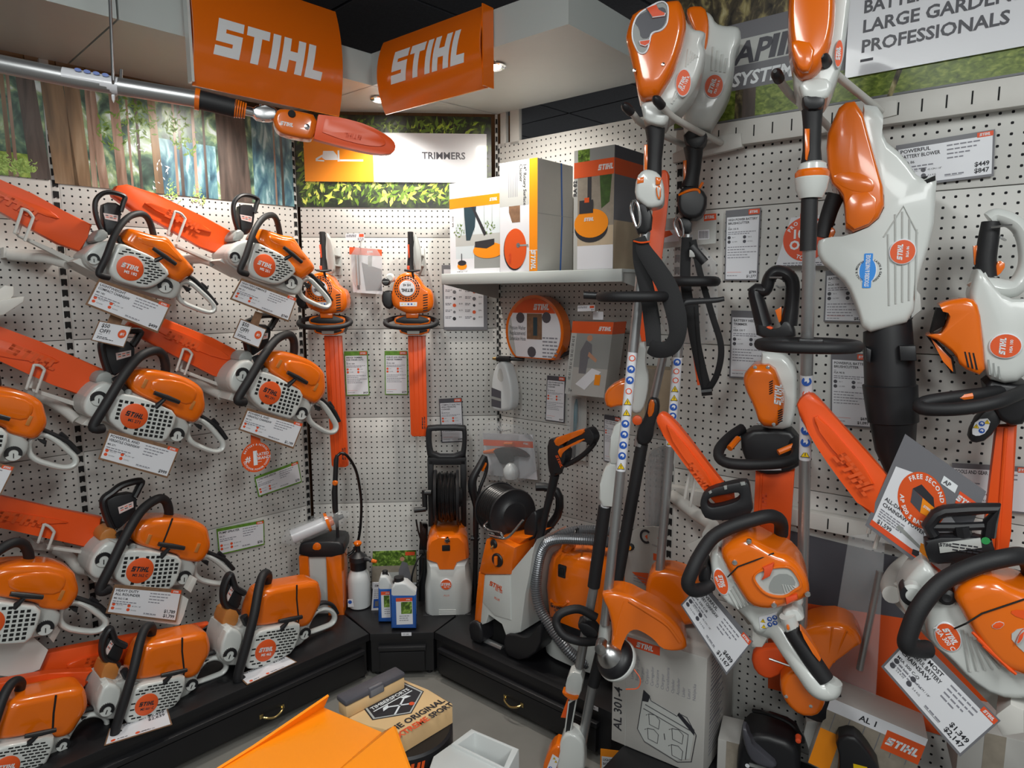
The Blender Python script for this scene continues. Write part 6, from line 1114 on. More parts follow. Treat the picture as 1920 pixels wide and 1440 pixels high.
def ring_handle(t, c, rx, rz, r, w, name='loop_handle', stub=None, tilt=0):
    m = MB(); p = t.u(*c, w); kx = abs(t.u(c[0]+10,c[1],w)[0]-p[0])/10; pts = [(p[0]+rx*kx*math.copysign(abs(math.cos(a))**.8,math.cos(a)), p[1]+tilt*math.sin(a), p[2]+rz*math.sin(a)) for a in [2*PI*i/32 for i in range(32)]]; m.tube(pts, r, 'rubber', 12, True)
    if stub: m.tube([t.u(*q) for q in stub[:-1]], stub[-1], 'black', 12)
    return t.part(name, m)
def trim_head(t, c, r, w, gear, lines=True, parent=None):
    p = Vector(t.u(*c, w)); q = Matrix.Translation(p) @ Matrix.Rotation(-.9,4,'X') @ Matrix.Rotation(-.55,4,'Y'); m = MB(); m.lathe([(r*1.02,-.012),(r*1.06,-.006),(r*1.04,.0),(r*.9,.004)], 'white', 32, q); hd = t.part('trimmer_head', m); m = MB(); m.lathe([(r*.98,-.004),(r*1.0,.008),(r*.93,.02),(r*.72,.03),(r*.5,.033)], 'black', 32, q); t.part('spool_cover', m, hd); m = MB(); m.lathe([(r*.72,.025),(r*.62,.04),(r*.4,.06),(r*.2,.066)], 'steel', 26, q); g = Vector(t.u(*gear, w)); m.tube([p+Vector((0,.02,.03)),g], [.02,.019], 'grey', 16); t.part('gearbox', m, hd)
    m = MB(); e = p+Vector((r*.9,-r*.1,.03)); m.tube(spline([e, e+Vector((.018,-.02,.01)), e+Vector((.012,-.045,.015)), e+Vector((-.02,-.05,.02))],4), .0016, 'logoo', 6); t.part('cutting_line', m, hd)
def carabiner(t, a, b, w, parent=None):
    m = MB(); A, B = Vector(t.u(*a,w)), Vector(t.u(*b,w)); d = (B-A); n = Vector((-d.y,d.x,0)).normalized()*.011; m.tube(chaikin([A,A+n+d*.25,B+n-d*.2,B,B-n*.6-d*.3,A-n+d*.3],2), .0028, 'chrome', 8, True); m.tube([A-n*.6+d*.3,B-d*.1],.002,'chrome',6); return t.part('carabiner', m, parent)
# ---- brushcutter with the orange face (front)
W1 = .33; f1 = cam_frame(1240,150,W1,14); H1 = dict(shell=[(560,90),(618,92),(655,200),(720,278),(800,285),(838,318),(802,400),(835,470),(822,560),(790,680),(740,800),(640,940),(530,1040),(430,1080),(280,1060),(245,950),(230,500),(400,120)],
  face=[(190,190),(400,107),(570,80),(605,92),(642,190),(657,300),(642,400),(600,560),(540,720),(440,885),(400,932),(240,945),(205,760),(165,560),(130,450),(125,390),(160,270)],
  bay=[(185,330),(230,235),(310,182),(440,112),(500,150),(508,220),(495,330),(440,388),(365,400),(345,455),(335,530),(300,585),(240,580),(205,510),(180,440)], bay_in=[(200,335),(240,248),(315,198),(440,128),(487,158),(494,222),(482,322),(435,374),(352,388),(330,450),(322,522),(295,570),(246,566),(219,505),(195,435)], bay_floor=[(200,300),(260,230),(440,170),(485,200),(478,310),(430,368),(350,385),(330,445),(262,445),(250,360)], latch=[[(300,190),(400,150),(410,210),(480,230),(470,260),(360,275),(345,225)],[(245,470),(350,455),(340,495),(300,520),(255,505)]])
t1 = Thing('brushcutter', 'front brushcutter with open orange battery bay and a black strap', 'brushcutter', f1, 1240, 150, 0, 'brushcutters in the forked hooks')
Q, sh = brush_head(t1, H1, 4.8, (1150,0)); m = MB(); head_badge(m, t1, 1150+630/4.8, 785/4.8, 13.5, 24, 'FSA 130 R', .033, 1.15); t1.part('badge', m, sh)
m = MB()
for i in range(5): a, b = Q([(650+i*20,640-i*20),(672+i*22,480+i*16)]); m.tube([(*a,.028),(*b,.028)], .0035, 'white', 6)
for i in range(4): a, b = Q([(525+i*20,960-i*24),(560+i*26,850-i*10)]); m.tube([(*a,.028),(*b,.028)], .003, 'white', 6)
t1.part('ribs', m, sh)
m = MB(); [m.lathe([(.005,0),(.004,.003),(.0005,.0035)], 'chrome', 10, Matrix.Translation((*q,.0755))) for q in Q([(455,668),(208,720)])]; t1.part('screws', m)
m = MB(); m.prism(chaikin(Q([(250,960),(400,940),(520,1040),(485,1140),(430,1172),(280,1125),(270,1050)]),1), -.06, .045, 'white', .014, 3); t1.part('neck', m, sh)
m = MB(); m.tube(spline([t1.u(x,y) for x, y in ((1228,238),(1229,262),(1227,300),(1226,332))],4), [.026,.022,.019,.02], 'rubber', 18, flat=1.0); gr = t1.part('grip', m); m = MB(); m.prism(t1.P([(1208,272),(1219,271),(1219,312),(1212,328),(1208,328)]), -.008, .008, 'orange', .003); t1.part('trigger', m, gr)
q = lambda pts: [(1150+x/3.4, 200+y/3.4) for x, y in pts]; m = MB(); m.prism(chaikin(t1.P(q([(150,460),(195,412),(240,412),(290,432),(322,490),(328,600),(308,642),(230,658),(190,630),(138,582)])),1), -.04, .035, 'white', .012, 3); ct = t1.part('control_unit', m); m = MB(); m.prism(t1.P(q([(158,470),(200,462),(198,498),(156,506)])), .03, .037, 'orange', .002); m.prism(t1.P(q([(272,462),(312,470),(300,512),(272,515)])), .028, .042, 'orange', .004); m.prism(chaikin(t1.P(q([(270,520),(308,515),(306,608),(280,600)])),1), .03, .042, 'lgrey', .004); t1.part('buttons', m, ct)
m = MB(); m.prism(chaikin(t1.P([(1188,372),(1205,395),(1224,394),(1220,440),(1188,438)]),1), -.03, .025, 'black', .008); t1.part('coupling', m)
pole(t1, (1210,435), (1134,1170), .0133, .0, .02, 'alu', (648,868), 'rbbryybbbby'); w_ = .02
carabiner(t1, (1188,372), (1195,430), .05)
ring_handle(t1, (1190,556), 64, .085, .0135, .03, stub=[(1095,553,.03),(1130,555,.03),.0105])
m = MB(); m.tube(spline([t1.u(1240,556,.03),t1.u(1275,572,.04),t1.u(1290,566,.04),t1.u(1340,563,.04),t1.u(1358,560,.04)],4), [.011,.009,.009,.007,.006], 'black', 10, flat=.7); t1.part('barrier_bar', m)
m = MB(); st = [(1200,445,.06),(1208,470,.065),(1228,500,.07),(1252,540,.075),(1268,590,.08),(1270,628,.08),(1256,652,.075),(1232,656,.07),(1218,650,.065)]; P = spline([t1.u(*q_) for q_ in st],6); m.tube(P, [.014,.02,.024,.026,.026,.022,.022,.022,.02], 'strapblk', 10, flat=.22, up=(0,0,1)); P = spline([t1.u(*q_) for q_ in ((1196,448,.05),(1200,490,.05),(1212,540,.05),(1222,600,.05),(1226,648,.06))],6); m.tube(P, [.014,.018,.02,.022,.02], 'strapblk', 10, flat=.22, up=(0,0,1)); stp = t1.part('harness_strap', m)
m = MB(); m.tube(spline([t1.u(1188,452,.065),t1.u(1202,455,.075),t1.u(1219,453,.07)],3), .0022, 'scab', 6); t1.part('elastic_band', m, stp)
fq = lambda pts: [(1000+x/3.966, 1060+y/3.966) for x, y in pts]; m = MB(); m.prism(chaikin(t1.P(fq([(525,150),(640,145),(720,165),(800,208),(900,258),(1005,312),(1080,390),(1130,480),(1146,560),(1060,576),(985,565),(925,490),(835,430),(765,403),(705,430),(662,520),(632,610),(602,640),(583,610),(590,520),(598,400),(560,250),(530,200)])),1), -.03, .055, 'orange', .014, 4); m.tube(spline([(*q_,.05) for q_ in t1.P(fq([(690,200),(650,330),(625,450)]))],4), .006, 'orange', 8); m.tube(spline([(*q_,.052) for q_ in t1.P(fq([(720,200),(850,280),(1000,380),(1090,500)]))],4), .006, 'orange', 8); df = t1.part('deflector', m, angle=50)
m = MB(); m.tube([t1.u(1137,1165,.0),t1.u(1133,1200,.02)], [.018,.019], 'grey', 16); m.lathe([(.0005,.02),(.0155,.018),(.0165,.01),(.0165,-.02)], 'steel', 18, Matrix.Translation(t1.u(1127,1212,.06))); t1.part('gear_housing', m)
trim_head(t1, (1155,1236), .058, .03, (1131,1208))
# ---- second brushcutter behind
W2 = .12; f2 = cam_frame(1330,150,W2,16); t2 = Thing('brushcutter', 'grey brushcutter behind, its round orange badge facing out', 'brushcutter', f2, 1330, 150, 0, 'brushcutters in the forked hooks')
Q2 = lambda pts: t2.P([(1150+x/4.8, y/4.8) for x, y in pts]); m = MB(); m.prism(chaikin(Q2([(660,150),(830,130),(880,160),(920,240),(1000,265),(1085,262),(1140,285),(1150,390),(1095,500),(1085,700),(1040,900),(900,1120),(870,1180),(640,1190),(610,1030),(700,860)]),1), -.06, .05, 'white', .034, 4); sh = t2.part('motor_shell', m, angle=50); m = MB(); m.prism(chaikin(Q2([(655,160),(700,125),(820,128),(855,230),(862,330),(845,480),(800,560),(760,400),(690,260)]),1), -.02, .062, 'orange', .012); m.prism(chaikin(Q2([(760,740),(700,870),(640,1010),(615,1020),(680,960),(740,880)]),1), .02, .056, 'scab', .004); t2.part('orange_face', m, sh)
m = MB(); head_badge(m, t2, 1150+902/4.8, 828/4.8, 17, 21, 'FSA 135 R', .05, 1.25); t2.part('badge', m, sh); m = MB(); [m.tube([(*a,.05),(*b,.05)], .004, 'white', 6) for a, b in [Q2([(885+i*36,690+i*6),(900+i*38,480+i*34)]) for i in range(4)]]; t2.part('ribs', m, sh)
m = MB(); m.prism(chaikin(t2.P([(1280,250),(1322,246),(1328,264),(1310,285),(1288,278)]),1), -.035, .03, 'black', .008); m.tube(spline([t2.u(x,y) for x, y in ((1300,275),(1301,300),(1298,330),(1293,352))],4), [.027,.022,.02,.024], 'rubber', 18); gr = t2.part('grip', m); m = MB(); m.prism(t2.P([(1281,302),(1288,301),(1287,335),(1282,342)]), -.006, .01, 'orange', .002); m.tube([t2.u(1308,358),t2.u(1318,342)], .004, 'orange', 8); t2.part('trigger', m, gr)
m = MB(); m.prism(chaikin(t2.P([(1272,358),(1300,348),(1326,365),(1325,392),(1312,412),(1285,412),(1270,395)]),1), -.04, .035, 'black', .012, 3); ct = t2.part('control_unit', m); m = MB(); m.tube(spline([t2.u(1273,366,.03),t2.u(1290,358,.036),t2.u(1308,356,.034),t2.u(1313,366,.03)],4), .004, 'orange', 8); t2.part('orange_trim', m, ct)
m = MB(); m.prism(chaikin(t2.P([(1270,408),(1298,412),(1296,440),(1276,436)]),1), -.02, .02, 'black', .006); t2.part('coupling', m); carabiner(t2, (1268,405), (1276,448), .04)
pole(t2, (1290,440), (1233,1120), .0133, .0, .03, 'alu', (660,825), 'brryybbbby')
ring_handle(t2, (1300,528), 42, .07, .0135, .03)
m = MB(); 
for st, wd in (([(1288,445,.03),(1285,520,.03),(1296,600,.03),(1312,680,.03),(1325,730,.03)],.015),([(1300,450,.04),(1312,510,.05),(1335,590,.05),(1352,650,.05),(1345,700,.04),(1326,735,.035)],.009),([(1305,560,.035),(1310,640,.035),(1322,728,.035)],.006)): m.tube(spline([t2.u(*q_) for q_ in st],6), wd, 'strapblk', 10, flat=.25, up=(0,0,1))
stp = t2.part('harness_strap', m); m = MB(); m.tube(spline([t2.u(*q_) for q_ in ((1291,580,.028),(1300,650,.028),(1311,722,.028))],6), .005, 'scab', 8, flat=.4, up=(0,0,1)); t2.part('orange_edge', m, stp); m = MB(); m.box(t2.u(1298,475,.05),(.016,.022,.01),'lgrey',.003); m.tube([t2.u(1296,462,.05),t2.u(1322,492,.05)],.012,'black',10,flat=.5); t2.part('buckle', m, stp); m = MB(); m.tube([t2.u(1315,735,.035),t2.u(1335,733,.035)],.012,'black',10); t2.part('strap_end', m, stp)
m = MB(); m.prism(chaikin(t2.P(fq([(835,200),(850,90),(885,10),(960,-5),(1080,5),(1240,80),(1300,180),(1270,330),(1160,412),(1060,370),(985,300),(940,230),(880,215)])),1), -.04, .05, 'orange', .016, 4); t2.part('deflector', m, angle=50); trim_head(t2, (1253,1205), .058, .02, (1233,1135))
# ---- third brushcutter, nearest
W3 = .42; f3 = cam_frame(1515,150,W3,22); t3 = Thing('brushcutter', 'brushcutter with a smooth closed orange face and black rubber sleeve below its white collar', 'brushcutter', f3, 1515, 100, 0, 'brushcutters in the forked hooks')
m = MB(); m.prism(chaikin(t3.P([(1555,-60),(1600,-40),(1588,60),(1580,120),(1562,170),(1545,195),(1505,195),(1484,150),(1490,-60)]),1), -.1, .02, 'white', .025, 4); sh = t3.part('motor_shell', m, angle=50); m = MB(); m.prism(chaikin(t3.P([(1490,-70),(1560,-70),(1566,20),(1560,90),(1540,140),(1515,158),(1495,156),(1483,120),(1476,60),(1480,-20)]),2), -.06, .065, 'orange', .035, 5); m.prism(chaikin(t3.P([(1482,90),(1530,100),(1520,150),(1498,152),(1484,120)]),1), .05, .068, 'orange', .01); t3.part('orange_face', m, angle=50); m = MB(); head_badge(m, t3, 1571, 108, 7.5, 26, 'FSA 90', .022, PI/2); t3.part('badge', m, sh)
m = MB(); m.prism(chaikin(t3.P([(1495,158),(1545,150),(1562,165),(1548,195),(1505,195)]),1), -.05, .03, 'white', .01); t3.part('neck', m, sh)
m = MB(); m.prism(chaikin(t3.P([(1502,182),(1540,180),(1548,196),(1536,212),(1508,212)]),1), -.03, .03, 'black', .008); m.tube(spline([t3.u(x,y) for x, y in ((1523,205),(1523,235),(1522,280),(1521,312))],4), [.021,.0185,.018,.022], 'rubber', 18); gr = t3.part('grip', m); m = MB(); m.prism(t3.P([(1508,245),(1518,245),(1517,285),(1513,305),(1509,302)]), -.004, .022, 'orange', .003); t3.part('trigger', m, gr)
m = MB(); q = t3.u(1522,335); YX = Matrix.Translation((q[0],0,0)) @ Matrix.Rotation(-PI/2,4,'X'); yy = lambda py: t3.u(1522,py)[1]; k = abs(t3.u(1532,335)[0]-q[0])/10
m.lathe([(22*k,yy(372)),(30*k,yy(355)),(33*k,yy(335)),(31*k,yy(332)),(28*k,yy(318)),(26*k,yy(308)),(18*k,yy(303))], 'white', 26, YX); hb = t3.part('collar', m); m = MB(); m.lathe([(32*k,yy(333)),(33*k,yy(329)),(33*k,yy(324)),(29*k,yy(319))], 'orange', 26, YX); t3.part('orange_ring', m, hb)
m = MB(); m.tube([t3.u(1518,370),t3.u(1515,470)], .0168, 'rubber', 20); t3.part('rubber_sleeve', m); pole(t3, (1517,465), (1503,1190), .0133, .0, -.2, 'alu', (673,826), 'brybbby'[::1])
ring_handle(t3, (1514,647), 92, .085, .0125, .0); m = MB(); m.box(t3.u(1520,640,.0),(.05,.012,.03),'black',.004); t3.part('handle_clamp', m)
WB3 = -.2
m = MB(); m.prism(chaikin(t3.P([(1470,1205),(1510,1170),(1560,1158),(1600,1170),(1617,1197),(1606,1203),(1585,1220),(1556,1240),(1540,1290),(1490,1250)],WB3),1), WB3-.08, WB3+.03, 'orange', .02, 4); [m.tube([(*a,WB3+.03),(*b,WB3+.026)], .003, 'orange', 6) for a, b in [t3.P(q,WB3) for q in ([(1560,1166),(1550,1236)],[(1585,1172),(1562,1232)])]]; t3.part('deflector', m, angle=50)
m = MB(); m.prism(chaikin(t3.P([(1464,1262),(1500,1240),(1530,1262),(1549,1290),(1545,1318),(1530,1335),(1500,1334),(1474,1312),(1462,1285)],WB3+.03),1), WB3-.0, WB3+.06, 'orange', .016, 4); gc = t3.part('gear_cover', m, angle=50); m = MB(); [m.lathe([(.005,0),(.0045,.003),(.0005,.0035)], 'chrome', 10, Matrix.Translation((*t3.u(x,y,WB3+.06)[:2],WB3+.058))) for x, y in ((1474,1306),(1520,1324))]; t3.part('screws', m, gc)
m = MB(); m.prism(chaikin(t3.P([(1407,1232),(1425,1216),(1470,1214),(1490,1240),(1462,1268),(1440,1276),(1415,1262)],WB3),1), WB3-.03, WB3+.0, 'scab', .008, 3); t3.part('knife_guard', m)
m = MB(); c = t3.u(1537,1312,WB3+.0); m.lathe([(.05,-.035),(.058,-.025),(.058,.0),(.05,.02),(.036,.026)], 'black', 30, Matrix.Translation(c) @ Matrix.Rotation(.45,4,'Y')); t3.part('trimmer_head', m)
m = MB(); m.tube([t3.u(x,y,WB3+.07) for x, y in ((1442,1235),(1490,1252),(1525,1275),(1545,1310))], .0028, 'steel', 6); t3.part('wire_guard', m)
# ---- pole pruners leaning behind
WP = .2; f4 = cam_frame(1180,850,WP,14); t = Thing('pole_pruner', 'battery pole pruner standing head up with orange guard, white clamp and loop handle', 'pole pruner', f4, 1160, 1400, 0, 'long pole pruners behind the brushcutters')
m = MB(); m.prism(chaikin(t.P([(1196,641),(1221,641),(1232,560),(1246,440),(1257,332),(1250,317),(1238,318),(1222,400),(1205,550)]),1), -.03, -.006, 'scab', .006); t.part('bar_guard', m)
m = MB(); m.prism(chaikin(t.P([(1196,642),(1213,640),(1210,682),(1217,705),(1214,740),(1205,770),(1190,776),(1180,760),(1188,700)]),1), -.02, .02, 'lgrey', .01, 3); hd = t.part('saw_head', m); m = MB(); m.prism(chaikin(t.P([(1133,742),(1142,724),(1172,708),(1190,715),(1188,760),(1165,758),(1140,764)]),1), -.03, .035, 'orange', .016, 4); t.part('motor_cover', m, hd); m = MB(); m.lathe([(.014,0),(.014,.012),(.011,.014),(.0005,.014)], 'logoo', 18, Matrix.Translation(t.u(1195,787,.03))); t.part('oil_cap', m, hd)
m = MB(); m.prism(chaikin(t.P([(1149,800),(1163,788),(1170,792),(1162,868),(1140,866)]),1), -.015, .02, 'white', .006); m.prism(chaikin(t.P([(1140,866),(1162,868),(1160,948),(1122,945),(1128,890)]),1), -.02, .024, 'white', .008); t.part('clamp', m)
m = MB(); m.tube([t.u(1134,950,.0),t.u(1113,1100,.0)], .0195, 'rubber', 18); t.part('foam_sleeve', m); m = MB(); m.tube([t.u(1135,944,.0),t.u(1134,960,.0)], .014, 'paper', 14); t.part('collar', m); m = MB(); m.tube([t.u(1114,1098),t.u(1086,1250)], .0145, 'alu', 16); t.part('shaft', m)
m = MB(); pts = [(1118,1158,.02),(1085,1142,.03),(1052,1150,.05),(1043,1168,.06),(1058,1192,.07),(1090,1203,.06),(1120,1202,.03)]; m.tube(spline([t.u(*q_) for q_ in pts],5), .0135, 'rubber', 12); lh = t.part('loop_handle', m); m = MB(); m.prism(chaikin(t.P([(1083,1160),(1098,1155),(1125,1172),(1122,1186),(1100,1186)]),1), -.01, .04, 'black', .006); t.part('handle_clamp', m, lh)
m = MB(); m.prism(chaikin(t.P([(1072,1250),(1098,1257),(1090,1300),(1075,1310),(1060,1298),(1064,1268)]),1), -.02, .025, 'white', .008); sw = t.part('switch_unit', m); m = MB(); m.prism(chaikin(t.P([(1057,1286),(1075,1295),(1088,1294),(1086,1302),(1072,1303),(1058,1292)]),1), .0, .032, 'orange', .003); m.prism(t.P([(1064,1310),(1068,1312),(1062,1344),(1052,1343)]), -.005, .008, 'scab', .002); t.part('trigger', m, sw)
m = MB(); m.prism(chaikin(t.P([(1063,1365),(1075,1365),(1092,1376),(1098,1390),(1098,1445),(1040,1445),(1052,1380)]),1), -.03, .03, 'white', .012); m.prism(t.P([(1066,1312),(1085,1300),(1072,1370),(1058,1372)]), -.015, .015, 'black', .005); mh = t.part('motor_housing', m); m = MB(); m.prism(chaikin(t.P([(1018,1450),(1024,1410),(1042,1384),(1056,1388),(1048,1420),(1044,1450)]),1), -.025, .036, 'orange', .012, 3); ec = t.part('end_cover', m, mh); m = MB(); m.poly(t.P([(1024,1440),(1040,1400),(1052,1408),(1040,1445)]), .0365, 'paper'); pictos(m, t, [(1043,1408),(1046,1414)], .005, .0, 'yy', .037); pictos(m, t, [(1036,1426),(1040,1432),(1030,1436)], .006, .0, 'bbb', .037); t.part('safety_sticker', m, ec)
f5 = cam_frame(1200,900,.12,14); t = Thing('pole_pruner', 'black sleeved telescopic pole tool with orange lock leaning behind the front brushcutter', 'pole pruner', f5, 1200, 900, 0, 'long pole pruners behind the brushcutters')
m = MB(); m.tube([t.u(1250,640),t.u(1226,745)], .0125, 'alu', 16); t.part('upper_shaft', m); m = MB(); m.tube([t.u(1200,836),t.u(1203,818)], .0195, 'alu', 16); t.part('collar', m); m = MB(); m.tube([t.u(1112,1280,.05),t.u(1090,1400,.06)], .0155, 'alu', 16); t.part('shaft', m); m = MB(); m.prism(chaikin(t.P([(1218,742),(1235,745),(1238,770),(1228,790),(1224,825),(1208,835),(1193,828),(1196,800),(1210,780)]),1), -.02, .025, 'black', .01, 3); ck = t.part('lock_body', m); m = MB(); m.prism(chaikin(t.P([(1218,746),(1229,748),(1226,776),(1214,780)]),1), .02, .032, 'orange', .003); t.part('lock_lever', m, ck); m = MB(); m.tube([t.u(1204,832,.0),t.u(1150,1130,.03),t.u(1112,1285,.05)], .019, 'rubber', 18); t.part('foam_sleeve', m)
# ================================================================ right bay: blower, battery hedge trimmers, battery chainsaws
f6 = cam_frame(1650,450,.16,26); t = Thing('leaf_blower', 'white and orange leaf blower hanging nozzle down with a black tube', 'blower', f6, 1650, 450, 0)
m = MB(); m.prism(chaikin(t.P([(1606,203),(1655,210),(1650,265),(1690,298),(1722,345),(1752,335),(1750,372),(1745,440),(1716,530),(1708,600),(1664,612),(1620,624),(1606,580),(1588,535),(1560,510),(1535,487),(1533,455),(1545,450),(1582,448),(1640,424),(1662,380),(1640,325)]),1), -.075, .06, 'white', .016, 4, back=True); body = t.part('housing', m, angle=50)
m = MB(); m.prism(chaikin(t.P([(1722,345),(1738,337),(1752,335),(1750,372),(1740,380),(1728,366)]),1), -.06, .055, 'white', .01); m.poly(t.P([(1716,338),(1738,333),(1724,353)]), .03, 'dark'); t.part('outlet', m, body)
m = MB(); m.prism(t.P([(1728,345),(1748,336),(1748,345),(1732,352)]), .045, .0605, 'dark', .002); t.part('outlet_mouth', m, body)
m = MB(); m.prism(chaikin(t.P([(1577,206),(1610,201),(1634,290),(1660,382),(1640,424),(1586,444),(1583,395),(1580,372),(1554,346),(1549,268),(1562,238)]),1), -.06, .075, 'orange', .014, 4); of = t.part('orange_cover', m, angle=50)
m = MB(); m.prism(chaikin(t.P([(1556,342),(1584,330),(1620,335),(1640,352),(1632,372),(1588,366)]),1), .05, .0765, 'orange', .004); m.prism(chaikin(t.P([(1583,372),(1640,366),(1640,420),(1588,440)]),1), .05, .0768, 'orange', .003); t.part('battery_flap', m, of)
m = MB(); [m.tube([(*a,.0605),(*b,.0605)], .0022, 'lgrey', 6) for a, b in [t.P([(1662+i*13,442-(0 if i else -12)+(-14,-44,-50,-34,-10)[i]*.8),(1664+i*12,572-i*3)]) for i in range(5)]]; m.tube([(*q,.0605) for q in t.P([(1654,448),(1690,392),(1716,442)])], .002, 'lgrey', 6); t.part('ribs', m, body)
m = MB(); head_badge(m, t, 1688, 475, 23.5, 25, 'BGA 86', .0615, PI/2); t.part('badge', m, body)
m = MB(); c = t.u(1625,509); k = abs(t.u(1635,509)[0]-c[0])/10; m.poly(circ(c[0],c[1],17*k,28,27*k), .0606, 'paper'); m.poly(circ(c[0],c[1],15*k,28,25*k), .0609, 'bluebadge'); m.prism(rrect(c[0]-8*k,c[1]-35*k,c[0]+8*k,c[1]+35*k,2*k), .0595, .0614, 'bluebadge'); m.text('STOCKERS & PARTRIDGE', c[0]+3.5*k, c[1], 8*k, .0618, 'paper', PI/2, 'C', .03, wmax=64*k); m.arc('TOOLS & MOWERS', c[0],c[1],18.5*k,4.2*k,.0612,'ink',PI,track=.9); m.arc('LAWN & GARDEN', c[0],c[1],22*k,4.2*k,.0612,'ink',0,track=.9); t.part('dealer_sticker', m, body)
m = MB(); m.tube(spline([t.u(1568,365,.0),t.u(1556,395,.0),t.u(1541,445,.0)],4), [.021,.019,.018], 'rubber', 14); gr = t.part('grip', m); m = MB(); m.prism(chaikin(t.P([(1552,428),(1556,424),(1568,432),(1562,446),(1553,452)]),1), -.006, .01, 'orange', .002); t.part('trigger', m, gr); m = MB(); m.prism(chaikin(t.P([(1560,230),(1572,218),(1578,240),(1566,280),(1552,290)]),1), -.02, .03, 'lgrey', .006); t.part('handle_end', m, body)
m = MB(); R_ = []
for (yc, xl, xr, tl) in ((610,1618,1710,-13),(655,1618,1714,-6),(720,1620,1718,0),(722,1616,1722,0),(790,1626,1724,0),(792,1630,1720,0),(850,1640,1716,6),(900,1662,1706,10)):
    a, b = t.u(xl,yc-tl,0), t.u(xr,yc+tl,0); cx, cy, hw = (a[0]+b[0])/2, (a[1]+b[1])/2, (b[0]-a[0])/2; R_.append([(cx+hw*math.cos(u), cy+(b[1]-a[1])/2*math.cos(u), hw*.95*math.sin(u)) for u in [2*PI*i/28 for i in range(28)]])
m.loft(R_, 'black'); nz = t.part('nozzle_tube', m, angle=40)
for q in ([(1682,645),(1712,645),(1714,672),(1684,672)],[(1622,648),(1632,652),(1630,676),(1622,672)]): m = MB(); m.prism(t.P(q), .02, .065, 'black', .003); t.part('tube_latch', m, nz)
m = MB(); m.prism(t.P([(1708,530),(1726,552),(1728,582),(1708,598)]), -.02, .0, 'white', .004); t.part('rear_cover', m, body)
# ---- battery hedge trimmer in the middle
f7 = cam_frame(1440,720,.12,24); t = Thing('hedge_trimmer', 'battery hedge trimmer with orange motor, hanging handle up behind the nearest pole', 'hedge trimmer', f7, 1440, 720, 0, 'battery hedge trimmers on the right bay'); g = lambda pts: t.P([(1340+x/2.164, 480+y/2.164) for x, y in pts]); p = lambda x, y, z=0: (*t.u(1340+x/2.164,480+y/2.164)[:2], z)
m = MB(); m.tube(spline([p(200,285),p(180,210),p(165,140),p(205,140),p(222,90),p(250,65),p(290,75),p(315,110),p(312,200),p(300,280)],5), [.022,.02,.018,.016,.017,.018,.018,.018,.018,.022], 'black', 12, flat=1.3, up=(0,0,1)); m.prism(chaikin(g([(165,270),(200,285),(230,300),(270,290),(300,250),(325,290),(330,335),(175,335)]),1), -.03, .03, 'black', .01); h = t.part('rear_handle', m)
m = MB(); m.prism(g([(245,220),(272,205),(272,262),(262,272)]), -.008, .008, 'orange', .002); t.part('trigger', m, h); m = MB(); m.prism(g([(322,170),(342,172),(332,245),(324,245)]), -.008, .008, 'orange', .002); t.part('trigger_lock', m, h); m = MB(); m.prism(chaikin(g([(208,288),(222,282),(242,290),(225,300)]),1), .0, .03, 'scab', .002); t.part('trigger', m, h)
m = MB(); m.tube(spline([p(225,88,.03),p(275,88,.03)],3), .0025, 'steel', 6); m.tube([p(250,120,-.02),p(265,130,.03),p(290,125,.03)], .003, 'steel', 6); t.part('wall_hook', m)
m = MB(); m.prism(chaikin(g([(235,385),(290,400),(330,455),(334,560),(325,650),(305,702),(195,695),(185,672),(180,390)]),1), -.07, .03, 'white', .02, 4); bd = t.part('housing', m, angle=50); m = MB(); m.prism(chaikin(g([(150,440),(170,430),(242,432),(272,500),(288,560),(282,650),(252,682),(190,676),(165,600),(126,520),(122,475)]),1), -.05, .075, 'orange', .03, 5); mo = t.part('motor_cover', m, angle=50); m = MB(); [m.lathe([(.005,0),(.005,.004),(.0005,.005)], 'chrome', 10, Matrix.Translation(p(x,y,.066))) for x, y in ((172,442),(222,442),(185,660),(245,665))]; t.part('screws', m, mo)
m = MB(); c = p(262,545,.0765); m.logo(c[0],c[1],.017,.0765,'logow',PI/2,wide=.75); m.text('HSA 130 T', c[0]+.014, c[1], .007, .0765, 'logow', PI/2, 'C', .02); [m.tube([p(228,500+i*9,.0755),p(242,492+i*9,.0755)], .0016, 'dark', 5) for i in range(6)]; [m.tube([p(262,612+i*9,.0745),p(280,604+i*9,.0745)], .0016, 'dark', 5) for i in range(6)]; t.part('lettering', m, mo)
m = MB(); m.prism(chaikin(g([(105,705),(300,695),(345,745),(372,800),(330,865),(230,888),(165,870),(110,800)]),1), -.06, .02, 'black', .014, 3); gd = t.part('hand_guard', m); m = MB(); q = g([(155,830),(270,835),(272,862),(160,862)]); m.prism(q, .02, .0235, 'paper', .001); pictos(m, t, [(1340+x/2.164,480+846/2.164) for x in (168,190,212,234,258)], .006, 0, 'bybby', .024); t.part('safety_sticker', m, gd)
m = MB(); m.tube(chaikin([p(110,705,-.02),p(60,730,.02),p(25,765,.08),p(45,800,.11),p(130,808,.12),p(300,800,.12),p(345,780,.08),p(320,745,.0)],2,False), .0145, 'rubber', 12); hp = t.part('hoop_handle', m); m = MB(); m.tube([p(72,758,.075),p(102,728,.04)], .0085, 'orange', 8); m.tube([p(262,778,.06),p(330,755,.04)], .008, 'orange', 8); t.part('switch_bar', m, hp)
m = MB(); m.prism(g([(165,875),(325,872),(302,1210),(150,1215)]), -.03, .0, 'scab', .005); m.tube([p(190,880,.0),p(176,1210,.0)], .004, 'scab', 8); bg = t.part('blade_guard', m); m = MB(); c = p(195,1010,.0006); m.logo(c[0],c[1],.02,.0008,'red',PI/2,wide=.9); t.part('lettering', m, bg)
